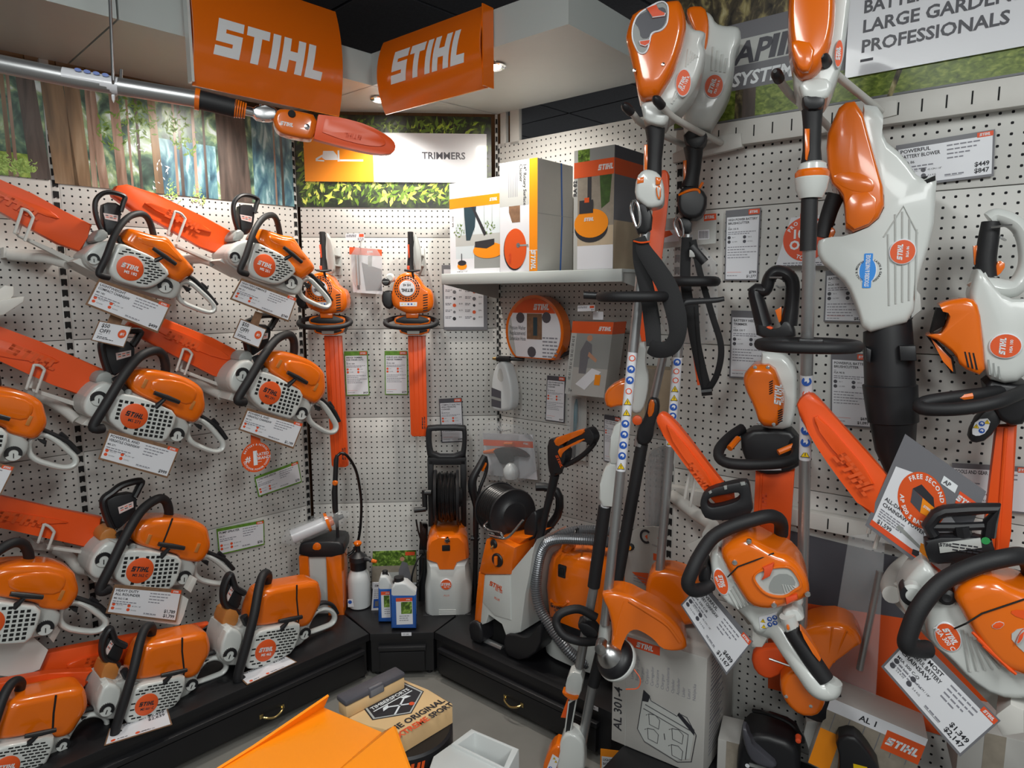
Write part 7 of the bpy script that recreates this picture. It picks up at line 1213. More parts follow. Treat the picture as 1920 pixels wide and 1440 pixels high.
# ---- battery hedge trimmer at the right edge
f8 = cam_frame(1850,650,.13,30); t = Thing('hedge_trimmer', 'battery hedge trimmer with white rear handle loop and round orange badge', 'hedge trimmer', f8, 1850, 650, 0, 'battery hedge trimmers on the right bay')
m = MB(); m.prism(chaikin(t.P([(1813,557),(1822,520),(1830,500),(1850,525),(1880,560),(1935,560),(1960,640),(1930,690),(1892,718),(1840,704),(1832,620)]),1), -.07, .06, 'white', .02, 4); bd = t.part('housing', m, angle=50); m = MB(); m.prism(chaikin(t.P([(1754,572),(1772,563),(1816,556),(1832,575),(1838,640),(1843,703),(1797,684),(1790,662),(1758,636),(1735,628),(1740,624),(1760,625),(1774,605),(1778,578)]),1), -.06, .07, 'orange', .012, 3); oc = t.part('orange_cover', m, angle=50); m = MB(); [m.poly(t.P([(1803+i*7.5,655+i),(1806+i*7.5,655+i),(1813+i*7.5,684+i*2),(1809+i*7.5,683+i*2)]), .0706, 'dark') for i in range(3)]; t.part('vent_slots', m, oc)
m = MB(); m.prism(t.P([(1756,577),(1776,579),(1770,610),(1744,624)]), -.055, .02, 'dark', .002); m.prism(t.P([(1735,627),(1745,626),(1785,668),(1790,697),(1780,696),(1770,672)]), .0, .05, 'orange', .006); t.part('battery_bay', m, oc)
m = MB(); head_badge(m, t, 1878, 645, 29, 27, 'HSA 100', .061, PI/2); t.part('badge', m, bd); m = MB(); [m.prism(t.P([(1846+i*9,670+i*6),(1849.5+i*9,670+i*6),(1852+i*9,698+i*4),(1848.5+i*9,697+i*4)]), .05, .0606, 'grey') for i in range(3)]; t.part('vent_slots', m, bd)
m = MB(); m.tube(spline([t.u(1832,520),t.u(1850,535),t.u(1900,540),t.u(1925,500),t.u(1922,450),t.u(1905,420),t.u(1870,405),t.u(1855,412)],5), [.025,.022,.02,.017,.016,.016,.016,.018], 'white', 12, flat=1.4, up=(0,0,1)); h = t.part('rear_handle', m); m = MB(); m.tube(spline([t.u(1858,416),t.u(1853,450),t.u(1848,490),t.u(1850,520)],4), [.018,.02,.0205,.02], 'rubber', 14, flat=1.3, up=(0,0,1)); t.part('grip', m, h); m = MB(); m.prism(t.P([(1824,461),(1835,460),(1830,498),(1826,496)]), -.008, .008, 'orange', .002); m.prism(chaikin(t.P([(1866,498),(1872,487),(1887,496),(1872,518),(1864,514)]),1), -.008, .01, 'orange', .002); t.part('trigger', m, h); m = MB(); m.tube([t.u(1858,426,.035),t.u(1898,422,.035)], .0026, 'steel', 6); m.tube([t.u(1876,445,.0),t.u(1885,450,-.06)], .003, 'steel', 6); t.part('wall_hook', m)
m = MB(); m.prism(chaikin(t.P([(1842,706),(1895,718),(1935,715),(1925,790),(1880,795),(1850,750)]),1), -.07, .04, 'black', .012); gd = t.part('hand_guard', m); m = MB(); m.prism(chaikin(t.P([(1834,772),(1868,758),(1880,780),(1850,822),(1822,828),(1812,815)]),1), -.02, .03, 'black', .008); m.prism(chaikin(t.P([(1828,782),(1856,780),(1848,806),(1830,814),(1818,808)]),1), .028, .0315, 'paper'); pictos(m, t, [(1828,795),(1838,790),(1848,787),(1838,803)], .006, 0, 'ybyb', .032); t.part('safety_flap', m, gd)
m = MB(); m.tube(chaikin([t.u(1900,728,.0),t.u(1850,738,.06),t.u(1770,747,.1),t.u(1725,755,.11),t.u(1724,768,.13),t.u(1800,768,.14),t.u(1870,755,.12),t.u(1905,740,.08),t.u(1930,730,.02)],2,False), .0145, 'rubber', 12); hp = t.part('hoop_handle', m); m = MB(); m.tube([t.u(1745,752,.112),t.u(1822,742,.085)], .008, 'orange', 8); t.part('switch_bar', m, hp)
m = MB(); m.prism(t.P([(1868,800),(1908,797),(1896,1000),(1884,1085),(1838,1085),(1845,1000)]), -.03, .0, 'scab', .006); m.tube([(*q,.001) for q in t.P([(1886,802),(1866,1080)])], .004, 'scab', 8); t.part('blade_guard', m)
# ---------------------------------------------------------------- cards on the right bay
G = 'grey edged cards on the right bay'
card('price_card', 'wide grey edged $449 card right of the blower inlet', 'price card', WB, [(1680,273),(1866,242),(1863,330),(1686,352)], .01, ('POWERFUL','BATTERY BLOWER'), 'BGA 86', ('$449','$847'), 'slate', icon='slated', group=G)
card('price_card', 'tall grey edged $799 card right of the black straps', 'price card', WB, [(1361,395),(1427,389),(1421,526),(1358,526)], .01, ('HIGH POWER BATTERY','BRUSHCUTTER'), 'FSA 135 R', ('$799','$1,277'), 'slate', 'tall', G, icon='slated')
card('price_card', 'tall grey edged card partly behind the middle hedge trimmer', 'price card', WB, [(1371,582),(1440,584),(1437,712),(1367,708)], .01, ('BATTERY HEDGE','TRIMMER'), 'HSA 130 T', ('$699','$1,097'), 'slate', 'tall', G, icon='slated')
card('price_card', 'grey edged card half hidden behind the blower body', 'price card', WB, [(1548,508),(1625,502),(1622,605),(1544,603)], .01, ('BATTERY BLOWER',), 'BGA 100', ('$829',), 'slate', 'tall', G, icon='slated')
card('price_card', 'tall grey edged $699 card left of the black blower tube', 'price card', WB, [(1558,660),(1634,664),(1634,803),(1557,797)], .01, ('POWERFUL BATTERY','BRUSHCUTTER'), 'FSA 90 R', ('$699','$1,097'), 'slate', 'tall', G, icon='slated')
card('price_card', 'yellow edged pole pruner card by the big grey carton', 'price card', WB, [(1126,1404),(1190,1412),(1190,1540),(1124,1535)], .2, ('LIGHTWEIGHT','BATTERY POLE PRUNER'), 'HTA 50', ('$399',), 'boxorange', 'tall')
t = Thing('spare_part_pack', 'grey header card with barcode and clear bag behind the straps', 'pack', WB, 1290, 435, .05); m = MB(); m.prism(t.P([(1232,412),(1343,401),(1342,456),(1235,467)]), -.002, 0, 'lgrey'); m.poly(t.P([(1320,402),(1343,400),(1343,412),(1320,415)]), .0006, 'red'); m.logo(*t.u(1331,407)[:2], .009, .001, 'logow'); m.poly(t.P([(1240,432),(1272,430),(1273,452),(1241,455)]), .0006, 'paper'); m.poly(t.P([(1242,434),(1256,432),(1262,440),(1246,446)]), .0008, 'logoo'); m.poly(t.P([(1309,432),(1330,430),(1330,448),(1309,450)]), .0006, 'paper')
for i in range(7): m.poly(t.P([(1311+i*2.6,433),(1312.2+i*2.6,433),(1312.2+i*2.6,447),(1311+i*2.6,447)]), .0008, 'ink')
h = t.part('header_card', m); m = MB(); m.prism(chaikin(t.P([(1238,466),(1340,456),(1345,600),(1335,650),(1245,650)]),1), -.01, .02, 'film', .006); t.part('bag', m)
t = Thing('promo_card', 'white sheet with round orange ten percent off tag, half behind the pole', 'promo card', WB, 1508, 450, .03); m = MB(); m.prism(t.P([(1483,408),(1548,402),(1556,498),(1454,498)]), -.001, .0, 'paper'); c = t.u(1511,448); R_ = abs(t.u(1555,448)[0]-c[0]); z = .0006; m.prism(rrect(c[0]-R_*.3,c[1]+R_*.6,c[0]+R_*.3,c[1]+R_*1.25,.008), -.001, .0012, 'red'); m.poly(circ(c[0],c[1],R_,36), .0014, 'red')
m.text('10%', c[0]-R_*.62, c[1]+R_*.05, R_*.4, .0018, 'logow', bold=.04); m.text('OFF', c[0]-R_*.7, c[1]-R_*.45, R_*.4, .0018, 'logow', bold=.04); m.arc('PRO BATTERY', c[0],c[1],R_*.76,R_*.17,.0018,'logow',PI/2,bold=.03); m.arc('TOOLS', c[0],c[1],R_*.92,R_*.17,.0018,'logow',-PI/2,bold=.03,flip=True); [m.words(c[0]-R_*.95,c[1]-R_*(1.08+.1*i),R_*1.7,.003,.0006) for i in range(2)]; t.part('print', m)
card('price_card', 'white card headed tools at the right edge behind the orange blade guard', 'price card', WB, [(1785,868),(1935,876),(1935,965),(1785,950)], .01, ('TOOLS AND GEAR',), '', (), 'slate', icon='red')
# lower poster on the right bay
t = Thing('lower_poster', 'dark grey and orange poster on the pegboard low behind the battery chainsaws', 'poster', WB, 1600, 1150, .006); m = MB(); m.prism(t.P([(1440,985),(1990,1120),(1990,1205),(1440,1120)]), -.002, .0, 'slated'); m.prism(t.P([(1440,1120),(1990,1205),(1990,1440),(1440,1290)]), -.002, .0, 'logoo'); t.part('print', m)
t = Thing('clear_sleeve', 'tall clear plastic sleeve hanging in front of the lower poster', 'sleeve', WB, 1600, 1150, .09); m = MB(); m.prism(t.P([(1592,1005),(1660,1000),(1640,1340),(1540,1330)]), -.004, .004, 'film'); t.part('sleeve', m); m = MB(); m.tube([t.u(1650,1070),t.u(1612,1255)], .009, 'alu', 12); t.part('rod', m)
# ---------------------------------------------------------------- battery chainsaws
f9 = cam_frame(1400,1050,.4,20); t = Thing('chainsaw', 'battery chainsaw with open orange battery bay above the $689 card', 'chainsaw', f9, 1400, 1050, 0, 'battery chainsaws on the right bay'); g = lambda pts: t.P([(1270+x/4, 880+y/4) for x, y in pts]); p = lambda x, y, z=0: (*t.u(1270+x/4,880+y/4)[:2], z)
m = MB(); m.prism(chaikin(g([(250,580),(330,545),(500,560),(980,850),(990,900),(940,950),(950,1005),(900,1050),(760,1190),(640,1235),(585,1225),(545,1140),(400,1000),(290,860),(252,700)]),1), -.09, .02, 'white', .025, 4); bd = t.part('housing', m, angle=50)
m = MB(); m.prism(chaikin(g([(250,590),(320,550),(400,690),(480,840),(545,945),(520,1000),(420,1000),(290,860),(255,700)]),1), -.03, .045, 'white', .016, 3); sd = t.part('side_cover', m, bd); m = MB(); [m.tube([p(395+i*14,870-i*26,.046),p(460+i*24,985-i*10,.046)], .0024, 'lgrey', 6) for i in range(4)]; t.part('ribs', m, bd)
m = MB(); m.prism(chaikin(g([(322,552),(385,490),(500,442),(560,450),(720,545),(840,580),(930,672),(975,775),(982,862),(900,912),(770,960),(650,972),(540,942),(470,842),(390,702)]),1), -.06, .075, 'orange', .026, 4); oc = t.part('orange_cover', m, angle=50)
m = MB(); m.ring(chaikin(g([(560,700),(640,645),(800,622),(862,645),(930,765),(905,800),(875,808),(800,870),(660,850),(580,765)]),2), chaikin(g([(578,702),(648,662),(798,640),(848,660),(908,762),(888,785),(866,795),(795,850),(668,832),(598,758)]),2), .05, .081, 'orange', .003); m.poly(chaikin(g([(570,700),(645,652),(800,630),(855,652),(920,762),(895,792),(870,800),(800,862),(664,842),(588,762)]),2), .0762, 'lgrey'); m.poly(chaikin(g([(680,770),(730,690),(840,690),(885,770),(800,835),(690,828)]),1), .0768, 'grey'); [m.tube([p(780+i*18,765+i*2,.077),p(800+i*18,830-i*10,.077)], .0016, 'lgrey', 5) for i in range(5)]; bb = t.part('battery_bay', m, oc); m = MB(); m.prism(g([(640,640),(720,605),(710,650),(690,700),(630,730),(655,690)]), .07, .084, 'red', .002); m.prism(g([(800,855),(885,830),(890,862),(808,905)]), .07, .083, 'red', .003); t.part('battery_latch', m, bb)
m = MB(); m.tube([p(385,740,.055),p(410,690,.077),p(460,640,.077),p(580,595,.077),p(720,548,.07)], .0018, 'dark', 5); t.part('cover_seam', m, oc); m = MB(); [m.lathe([(.0065,0),(.006,.004),(.0005,.005)], 'chrome', 10, Matrix.Translation(p(x,y,.074))) for x, y in ((540,458),(438,610),(720,915),(960,835))]; t.part('screws', m, oc)
m = MB(); c = p(335,785,.045); k = abs(p(110,0)[0]-p(100,0)[0])/10; S_ = Matrix.Translation(c) @ Matrix.Rotation(.3,4,'Z') @ Matrix.Diagonal((48*k,102*k,1,1)); m.lathe([(1.06,-.004),(1.06,.002),(1,.003),(.0005,.003)], 'paper', 28, S_); m.lathe([(.96,.0),(.96,.0036),(.0005,.0036)], 'logoo', 28, S_); m.logo(c[0]+.002,c[1]+.002,.0098,c[2]+.0042,'logow',-PI*.4,wide=.74); m.text('MSA 220',c[0]-.009,c[1]-.002,.0055,c[2]+.0042,'logow',-PI*.36,'C',.02); t.part('badge', m, sd)
m = MB(); m.tube(spline([p(255,815,.04),p(200,825,.06),p(140,805,.08),p(105,745,.09),p(135,660,.085),p(190,560,.07),p(275,455,.055),p(400,390,.045),p(560,350,.03),p(680,342,.01),p(748,385,-.02),p(783,460,-.05),p(785,560,-.07)],5), .0165, 'rubber', 14); t.part('front_handle', m); m = MB(); m.prism(chaikin(g([(190,690),(245,650),(260,820),(200,815),(160,770)]),1), -.02, .05, 'black', .01); t.part('handle_foot', m)
m = MB(); go = chaikin(g([(170,330),(165,260),(190,200),(250,158),(380,125),(510,100),(542,130),(555,240),(572,335),(480,375),(395,405),(215,400)]),1); gi = chaikin(g([(228,285),(222,255),(240,232),(290,218),(370,204),(450,190),(466,205),(466,232),(440,256),(360,282),(285,297),(250,300)]),1); m.ring(go, gi, -.05, -.015, 'black', .006); hg = t.part('hand_guard', m); m = MB(); [m.prism(g(q), -.02, -.012, 'grey', .001) for q in ([(232,180),(250,168),(258,186),(240,198)],[(345,138),(370,132),(372,160),(352,166)],[(470,110),(505,106),(512,128),(478,134)])]; t.part('grip_patches', m, hg)
m = MB(); m.tube(spline([p(640,1165,-.03),p(770,1200,.0),p(850,1290,.03),p(960,1420,.06),p(1040,1510,.07),p(1110,1520,.07),p(1140,1460,.07)],5), [.04,.032,.028,.025,.026,.026,.022], 'white', 14); rh = t.part('rear_handle', m); m = MB(); m.prism(chaikin(g([(780,985),(880,950),(945,1030),(935,1058),(870,1060),(820,1110),(800,1050)]),1), .0, .06, 'white', .014); t.part('handle_neck', m, rh)
m = MB(); m.tube(spline([p(848,1115,.055),p(910,1200,.062),p(1000,1330,.07),p(1085,1450,.075)],4), .0205, 'rubber', 14); m.tube([p(815,1010,.06),p(850,1110,.055)], .018, 'white', 12); t.part('grip', m, rh); m = MB(); m.prism(chaikin(g([(900,1082),(920,1072),(1055,1270),(1050,1300),(1030,1300)]),1), .06, .088, 'orange', .004); m.prism(chaikin(g([(805,1060),(825,1052),(835,1080),(815,1090)]),1), .06, .084, 'orange', .003); t.part('trigger', m, rh)
m = MB(); m.prism(g([(610,1080),(748,1038),(752,1128),(622,1172)]), .019, .022, 'paper', .0005); pictos(m, t, [(1270+x/4,880+y/4) for x, y in ((642,1105),(690,1092),(728,1080),(648,1148),(692,1132),(730,1120))], .0058, 0, 'ybbybb', .0226); t.part('safety_sticker', m, bd)
m = MB(); m.prism(chaikin(t.P([(1221,796),(1229,783),(1243,785),(1272,815),(1343,910),(1385,958),(1352,978),(1316,936),(1265,866),(1228,816)]),1), -.1, -.07, 'scab', .007, 2); m.prism(chaikin(t.P([(1238,800),(1262,822),(1340,925),(1322,928),(1262,850)]),1), -.074, -.064, 'scab', .003); bg = t.part('bar_guard', m); m = MB(); c = t.u(1308,893,-.06); m.logo(c[0],c[1],.02,-.0635,'logoo',-.92,wide=.9); t.part('lettering', m, bg)
def saw_shelf(label, arm, plate, clip, w, staple=None):
    t = Thing('saw_bracket', label, 'bracket', WB, arm[0][0], arm[0][1], .04, 'pale steel chainsaw brackets on the right bay'); m = MB(); n = len(arm); m.tube(spline([t.u(x,y,.04+(w-.04)*i/(n-1)) for i,(x,y) in enumerate(arm)],5), .019, 'bracket', 14); t.part('arm', m); m = MB(); m.prism(t.P(plate, w), t.z(w-.04), t.z(w-.03), 'bracket', .001); t.part('plate', m); m = MB(); m.prism(t.P(clip, w+.08), t.z(w), t.z(w+.085), 'bracket', .002); t.part('clip', m)
    if staple: m = MB(); m.tube(chaikin([t.u(x,y,w-.06) for x, y in staple],2,False), .0048, 'bracket', 8); t.part('wire_staple', m)
saw_shelf('bracket under the open bay battery chainsaw, left of the two', [(1262,930),(1300,960),(1335,985),(1330,1005)], [(1279,1027),(1338,1000),(1400,1080),(1420,1180),(1395,1180)], [(1412,1178),(1436,1175),(1440,1195),(1430,1212),(1410,1212)], .3, [(1284,935),(1292,887),(1299,885),(1304,893),(1294,950)])
t = Thing('card_plate', 'grey edged $689 card clipped under the open bay battery chainsaw', 'price card', WB, 1345, 1180, .42); card('', '', '', WB, [(1316,1090),(1412,1203),(1362,1266),(1276,1134)], .42, ('POWERFUL','BATTERY CHAINSAW'), 'MSA 220 C-B', ('$689','$1,167'), 'slate', icon='slated', place=t)
f10 = cam_frame(1800,1150,.40,26); t = Thing('chainsaw', 'battery chainsaw with green dot sticker on its slotted guard, above the $1,349 card', 'chainsaw', f10, 1800, 1130, 0, 'battery chainsaws on the right bay'); g = lambda pts: t.P([(1640+x/2.505, 920+y/2.505) for x, y in pts]); p = lambda x, y, z=0: (*t.u(1640+x/2.505,920+y/2.505)[:2], z)
m = MB(); m.prism(chaikin(g([(110,520),(140,440),(200,370),(245,340),(300,420),(500,600),(800,700),(860,800),(860,960),(720,985),(560,955),(430,870),(330,760),(240,690),(150,600)]),1), -.1, .0, 'white', .02, 3); bd = t.part('housing', m, angle=50); m = MB(); m.prism(chaikin(g([(228,580),(250,500),(345,432),(440,610),(540,740),(640,800),(860,830),(860,925),(720,940),(560,935),(430,850),(330,740),(245,680)]),1), -.03, .04, 'white', .016, 3); sd = t.part('side_cover', m, bd); m = MB(); [m.tube([p(395+i*20,610+i*16,.041),p(430+i*34,800-i*4,.041)], .0028, 'lgrey', 6) for i in range(6)]; t.part('ribs', m, sd)
m = MB(); m.prism(chaikin(g([(345,432),(392,382),(520,345),(620,400),(740,440),(860,520),(880,760),(760,812),(620,790),(540,742),(440,612),(382,505)]),1), -.06, .075, 'orange', .026, 4); oc = t.part('orange_cover', m, angle=50); m = MB(); m.prism(chaikin(g([(590,600),(640,560),(760,570),(860,560),(870,700),(700,700),(640,660)]),1), .07, .0766, 'lgrey'); m.prism(chaikin(g([(640,575),(665,560),(650,620),(610,640)]),1), .072, .082, 'red', .002); m.prism(chaikin(g([(505,560),(540,532),(578,545),(545,575)]),1), .07, .0766, 'scab', .001); t.part('battery_bay', m, oc)
m = MB(); m.tube([p(360,600,.046),p(400,545,.077),p(470,500,.077),p(660,435,.076)], .0018, 'dark', 5); m.poly(chaikin(g([(590,490),(640,480),(720,500),(710,530),(630,520)]),1), .0762, 'scab'); [m.tube([p(430+i*24,590+i*30,.071),p(600+i*12,760+i*8,.071)], .003, 'scab', 6) for i in range(3)]; t.part('seam', m, oc)
m = MB(); c = p(330,643,.04); k = abs(p(110,0)[0]-p(100,0)[0])/10; S_ = Matrix.Translation(c) @ Matrix.Rotation(.35,4,'Z') @ Matrix.Diagonal((56*k,78*k,1,1)); m.lathe([(1.05,-.004),(1.05,.002),(1,.003),(.0005,.003)], 'paper', 28, S_); m.lathe([(.96,.0),(.96,.0036),(.0005,.0036)], 'logoo', 28, S_); m.logo(c[0]+.004,c[1]+.003,.0112,c[2]+.0042,'logow',-.95,wide=.74); m.text('MSA 300 C',c[0]-.009,c[1]-.006,.0085,c[2]+.0042,'logow',-.87,'C',.02); t.part('badge', m, sd)
m = MB(); m.tube(spline([p(235,690,.05),p(180,668,.07),p(135,630,.09),p(145,570,.09),p(195,470,.08),p(300,375,.06),p(450,315,.045),p(600,290,.03),p(700,310,.0),p(760,400,-.04),p(770,480,-.06)],5), .0175, 'rubber', 14); t.part('front_handle', m)
m = MB(); N_ = lambda q: chaikin(q,1); go = N_(g([(262,345),(240,280),(240,200),(268,145),(330,106),(450,98),(575,94),(602,105),(575,150),(556,190),(560,285),(585,370)])); m.prism(N_(g([(240,235),(560,235),(575,300),(585,370),(420,350),(270,372),(242,300)])), -.05, -.02, 'black', .006); gr = m
m.tube([p(285,235,-.035),p(258,190,-.035),p(300,135,-.035),p(340,118,-.035),p(460,110,-.035),p(590,106,-.035),p(560,170,-.035),p(550,240,-.035)], .0125, 'black', 10, flat=1.3); m.tube([p(280,195,-.035),p(420,195,-.035),p(555,190,-.035)], .009, 'black', 8); m.tube([p(420,190,-.035),p(430,240,-.035)], .016, 'black', 8); hg = t.part('hand_guard', m)
m = MB(); m.prism(g([(306,262),(505,237),(512,282),(312,308)]), -.021, -.0165, 'lgrey', .001); m.logo(*p(340,268)[:2], .007, -.0162, 'ink', .12); [m.words(*p(370,262+i*14)[:2],.05,.003,-.0162,'ink') for i in range(3)]; m.poly(circ(*p(530,250)[:2],.0075,18), -.0185, 'greenfoil'); t.part('rating_plate', m, hg)
m = MB(); c = p(170,455,.03); m.lathe([(.02,-.02),(.021,.006),(.016,.012),(.0005,.012)], 'white', 20, Matrix.Translation(c)); m.prism([(c[0]+.021*f_*math.cos(a),c[1]+.021*f_*math.sin(a)) for f_, rg in ((1.08,range(13)),(.62,range(12,-1,-1))) for i in rg for a in [PI*.75+PI*.95*i/12]], .0, .043, 'black'); t.part('oil_cap', m)
m = MB(); c = p(322,455,.0); m.lathe([(.016,0),(.016,.05),(.008,.054),(.0005,.052)], 'black', 16, Matrix.Translation(c)); t.part('bolt', m)
m = MB(); m.prism(chaikin(t.P([(1486,776),(1497,755),(1512,746),(1527,753),(1560,790),(1657,898),(1700,950),(1668,1003),(1625,985),(1560,900),(1520,840)]),1), -.12, -.085, 'scab', .009, 2); m.prism(chaikin(t.P([(1520,795),(1535,790),(1650,925),(1620,930),(1540,832)]),1), -.09, -.078, 'scab', .004); bg = t.part('bar_guard', m); m = MB(); c = t.u(1602,890,-.075); m.logo(c[0],c[1],.028,-.0775,'logoo',-.88,wide=.9); t.part('lettering', m, bg)
saw_shelf('bracket under the largest battery chainsaw at the lower right', [(1700,1052),(1680,1072),(1668,1095),(1672,1115)], [(1648,1115),(1690,1095),(1740,1160),(1890,1330),(1870,1350)], [(1866,1352),(1868,1338),(1895,1318),(1920,1330),(1920,1372),(1880,1378)], .34, [(1628,1000),(1640,952),(1650,947),(1660,962),(1640,1028)])
t = Thing('card_plate', 'large grey edged $1,349 card under the chainsaw with the green dot', 'price card', WB, 1760, 1300, .47); card('', '', '', WB, [(1711,1186),(1876,1352),(1800,1419),(1652,1250)], .47, ("STIHL'S MOST",'POWERFUL BATTERY','CHAINSAW'), 'MSA 300 C-O', ('$1,349','$2,147'), 'slate', icon='slated', place=t)
t = Thing('promo_card', 'large tilted card offering a free second battery, behind the lower right chainsaw', 'promo card', WB, 1735, 950, .35); Q_ = [t.u(*q) for q in ((1697,814),(1849,922),(1776,1098),(1622,985))]; W, H = .3, .32; m = MB(); m.box((W/2,-H/2,-.0015),(W,H,.003),'slate'); m.add([(.015,-.1,.0006),(W*.35,-.075,.0006),(W-.015,-.15,.0006),(W-.015,-H+.03,.0006),(.015,-H+.03,.0006)], ((0,1,2,3,4),), 'paper'); m.bm.normal_update(); [f.normal_flip() for f in m.bm.faces if f.normal.z < -.5 and f.calc_center_median().z > 0]
m.rect(.012,-H+.012,W-.012,-H+.03,.0006,'red'); c = (W*.44,-H*.44); m.poly(circ(*c,.082,40), .001, 'logoo'); m.arc('FREE SECOND', *c, .062, .014, .0014, 'logow', PI/2, bold=.03); m.arc('AP 500 S BATTERY', *c, .073, .014, .0014, 'logow', -PI/2, bold=.03, flip=True); m.prism([(c[0]-.04,c[1]+.015),(c[0]-.02,c[1]+.042),(c[0]+.03,c[1]+.03),(c[0]+.045,c[1]+.005),(c[0]+.0,c[1]+.01)], .001, .0018, 'ink'); m.prism([(c[0]-.04,c[1]+.015),(c[0]+.0,c[1]+.008),(c[0]+.01,c[1]-.035),(c[0]-.03,c[1]-.025)], .001, .0018, 'slated'); m.prism([(c[0]+.0,c[1]+.008),(c[0]+.045,c[1]+.005),(c[0]+.047,c[1]-.03),(c[0]+.01,c[1]-.035)], .001, .002, 'boxorange'); m.logo(c[0]+.025,c[1]-.01,.008,.0024,'logow')
m.rect(W*.76,-.085,W*.97,-.045,.001,'red'); m.logo(W*.865,-.065,.02,.0014,'logow'); m.rect(W*.55,-.06,W*.72,-.035,.0008,'logow'); m.text('AP', W*.57,-.055,.014,.0012,'slated',bold=.03,shear=.2); m.text('ALL-DAY', .025,-H*.66,.0125,.001,'ink',bold=.025); m.text('CHAINSAW POWER', .025,-H*.72,.0125,.001,'ink',bold=.025); [m.words(.025,-H*(.76+.025*i),.09,.004,.001) for i in range(4)]; m.text('$1,599', .03,-H*.9,.014,.001,'ink',bold=.02); m.prism([(W*.3,-H*.82),(W*.33,-H*.78),(W*.62,-H*.83),(W*.62,-H*.86)], .0008, .0012, 'grey'); m.prism([(W*.6,-H*.8),(W*.7,-H*.78),(W*.82,-H*.84),(W*.78,-H*.9),(W*.62,-H*.88)], .0008, .0014, 'boxorange'); m.prism([(W*.55,-H*.9),(W*.62,-H*.88),(W*.64,-H*.94),(W*.56,-H*.95)], .0008, .0014, 'ink')
warp(m.bm, Q_, W, H, 0); t.part('print', m)
# ================================================================ floor boxes and foreground
def floor_frame(px, py, deg, z=0.0): return through(at_z(px, py, z), deg)
# big charger carton
PB = at_z(1160,1394,DECK); fb = through(PB, 35); t = Thing('charger_carton', 'large grey carton with a line drawing of a four bay charger, on the floor', 'carton', fb, 1160, 1402, 0); zb = DECK+.001-t.o.z
a = t.u(1172,1400); W = t.u(1352,1420)[0]-a[0]; x0 = t.u(1150,1330)[0]; x0 = t.u(1147,1330)[0]; x1 = t.u(1322,1350)[0]; H = t.u(1240,1208)[1]-zb; W = x1-x0; D = .26
m = MB(); m.box(((x0+x1)/2,zb+H/2,-D/2),(W,H,D),'cardw',.003); bx = t.part('body', m); m = MB(); z = .0006; X = lambda f: x0+W*f; Yf = lambda f: zb+H*f
m.rect(X(.16),zb,X(.164),zb+H,z,'lgrey'); m.text('AL 301-4', X(.115), Yf(.12), H*.075, z, 'ink', PI/2, bold=.02); m.rect(X(.16),Yf(.9),X(.52),Yf(.975),z,'red'); m.logo(X(.36),Yf(.937),H*.045,.001,'logow')
for i, s in enumerate(('Ladegerat','Battery charger','Chargeur','Cargador','Carregador','Caricatore','Chargeur','Caricabatteria','Oplader','Acculader','Lader','Laturi','Nabijecka')): m.text(s, X(.24+.055*i), Yf(.62), H*.026, z, 'inkg', PI/2)
dr = lambda pts, k='ink', r=.0012: m.tube([(X(a_),Yf(b_),.0008) for a_, b_ in pts], r, k, 5)
m.poly([(X(a_),Yf(b_)) for a_, b_ in ((.3,.2),(.34,.5),(.42,.5),(.78,.44),(.9,.38),(.86,.12),(.72,.06),(.36,.12))], .0004, 'lgrey'); dr([(.3,.2),(.36,.56),(.42,.53),(.44,.49),(.72,.44),(.74,.47),(.82,.46),(.92,.34),(.88,.1),(.74,.05),(.38,.11),(.3,.2)]); dr([(.38,.44),(.86,.36)]); dr([(.36,.4),(.84,.32),(.82,.1)])
m.poly([(X(a_),Yf(b_)) for a_, b_ in ((.34,.46),(.36,.56),(.43,.53),(.41,.47))], .001, 'ink'); m.poly([(X(a_),Yf(b_)) for a_, b_ in ((.72,.45),(.74,.48),(.9,.38),(.9,.33))], .001, 'ink')
for cx, cy in ((.47,.32),(.72,.27),(.46,.19),(.72,.13)): dr([(cx-.08,cy+.03),(cx-.05,cy+.05),(cx-.04,cy-.04),(cx+.06,cy-.05),(cx+.07,cy+.03),(cx+.02,cy+.06),(cx-.05,cy+.05)], 'ink', .001)
dr([(.59,.25),(.6,.2)], 'ink'); t.part('print', m, bx)
m = MB(); M = Matrix.Translation((x1+.0006,0,0)) @ Matrix.Rotation(PI/2,4,'Y')
for r in range(3):
    for i in range(9):
        yy = zb+H*(.12+.28*r)+i*.012; L_ = D*.5*(.6+.4*((i*7+r) % 5)/5); m.add([(.04,yy,0),(.04+L_,yy,0),(.04+L_,yy+.004,0),(.04,yy+.004,0)], ((0,1,2,3),), 'inkg', M)
t.part('side_print', m, bx); m = MB(); m.text('AL 301-4', X(.75), .0, H*.06, 0, 'inkg'); [setattr(v,'co',Vector((v.co.x, zb+H+.0008, -.14+v.co.y))) for v in m.bm.verts]; m.bm.normal_update(); [f.normal_flip() for f in m.bm.faces if f.normal.y < 0]; t.part('top_print', m, bx)
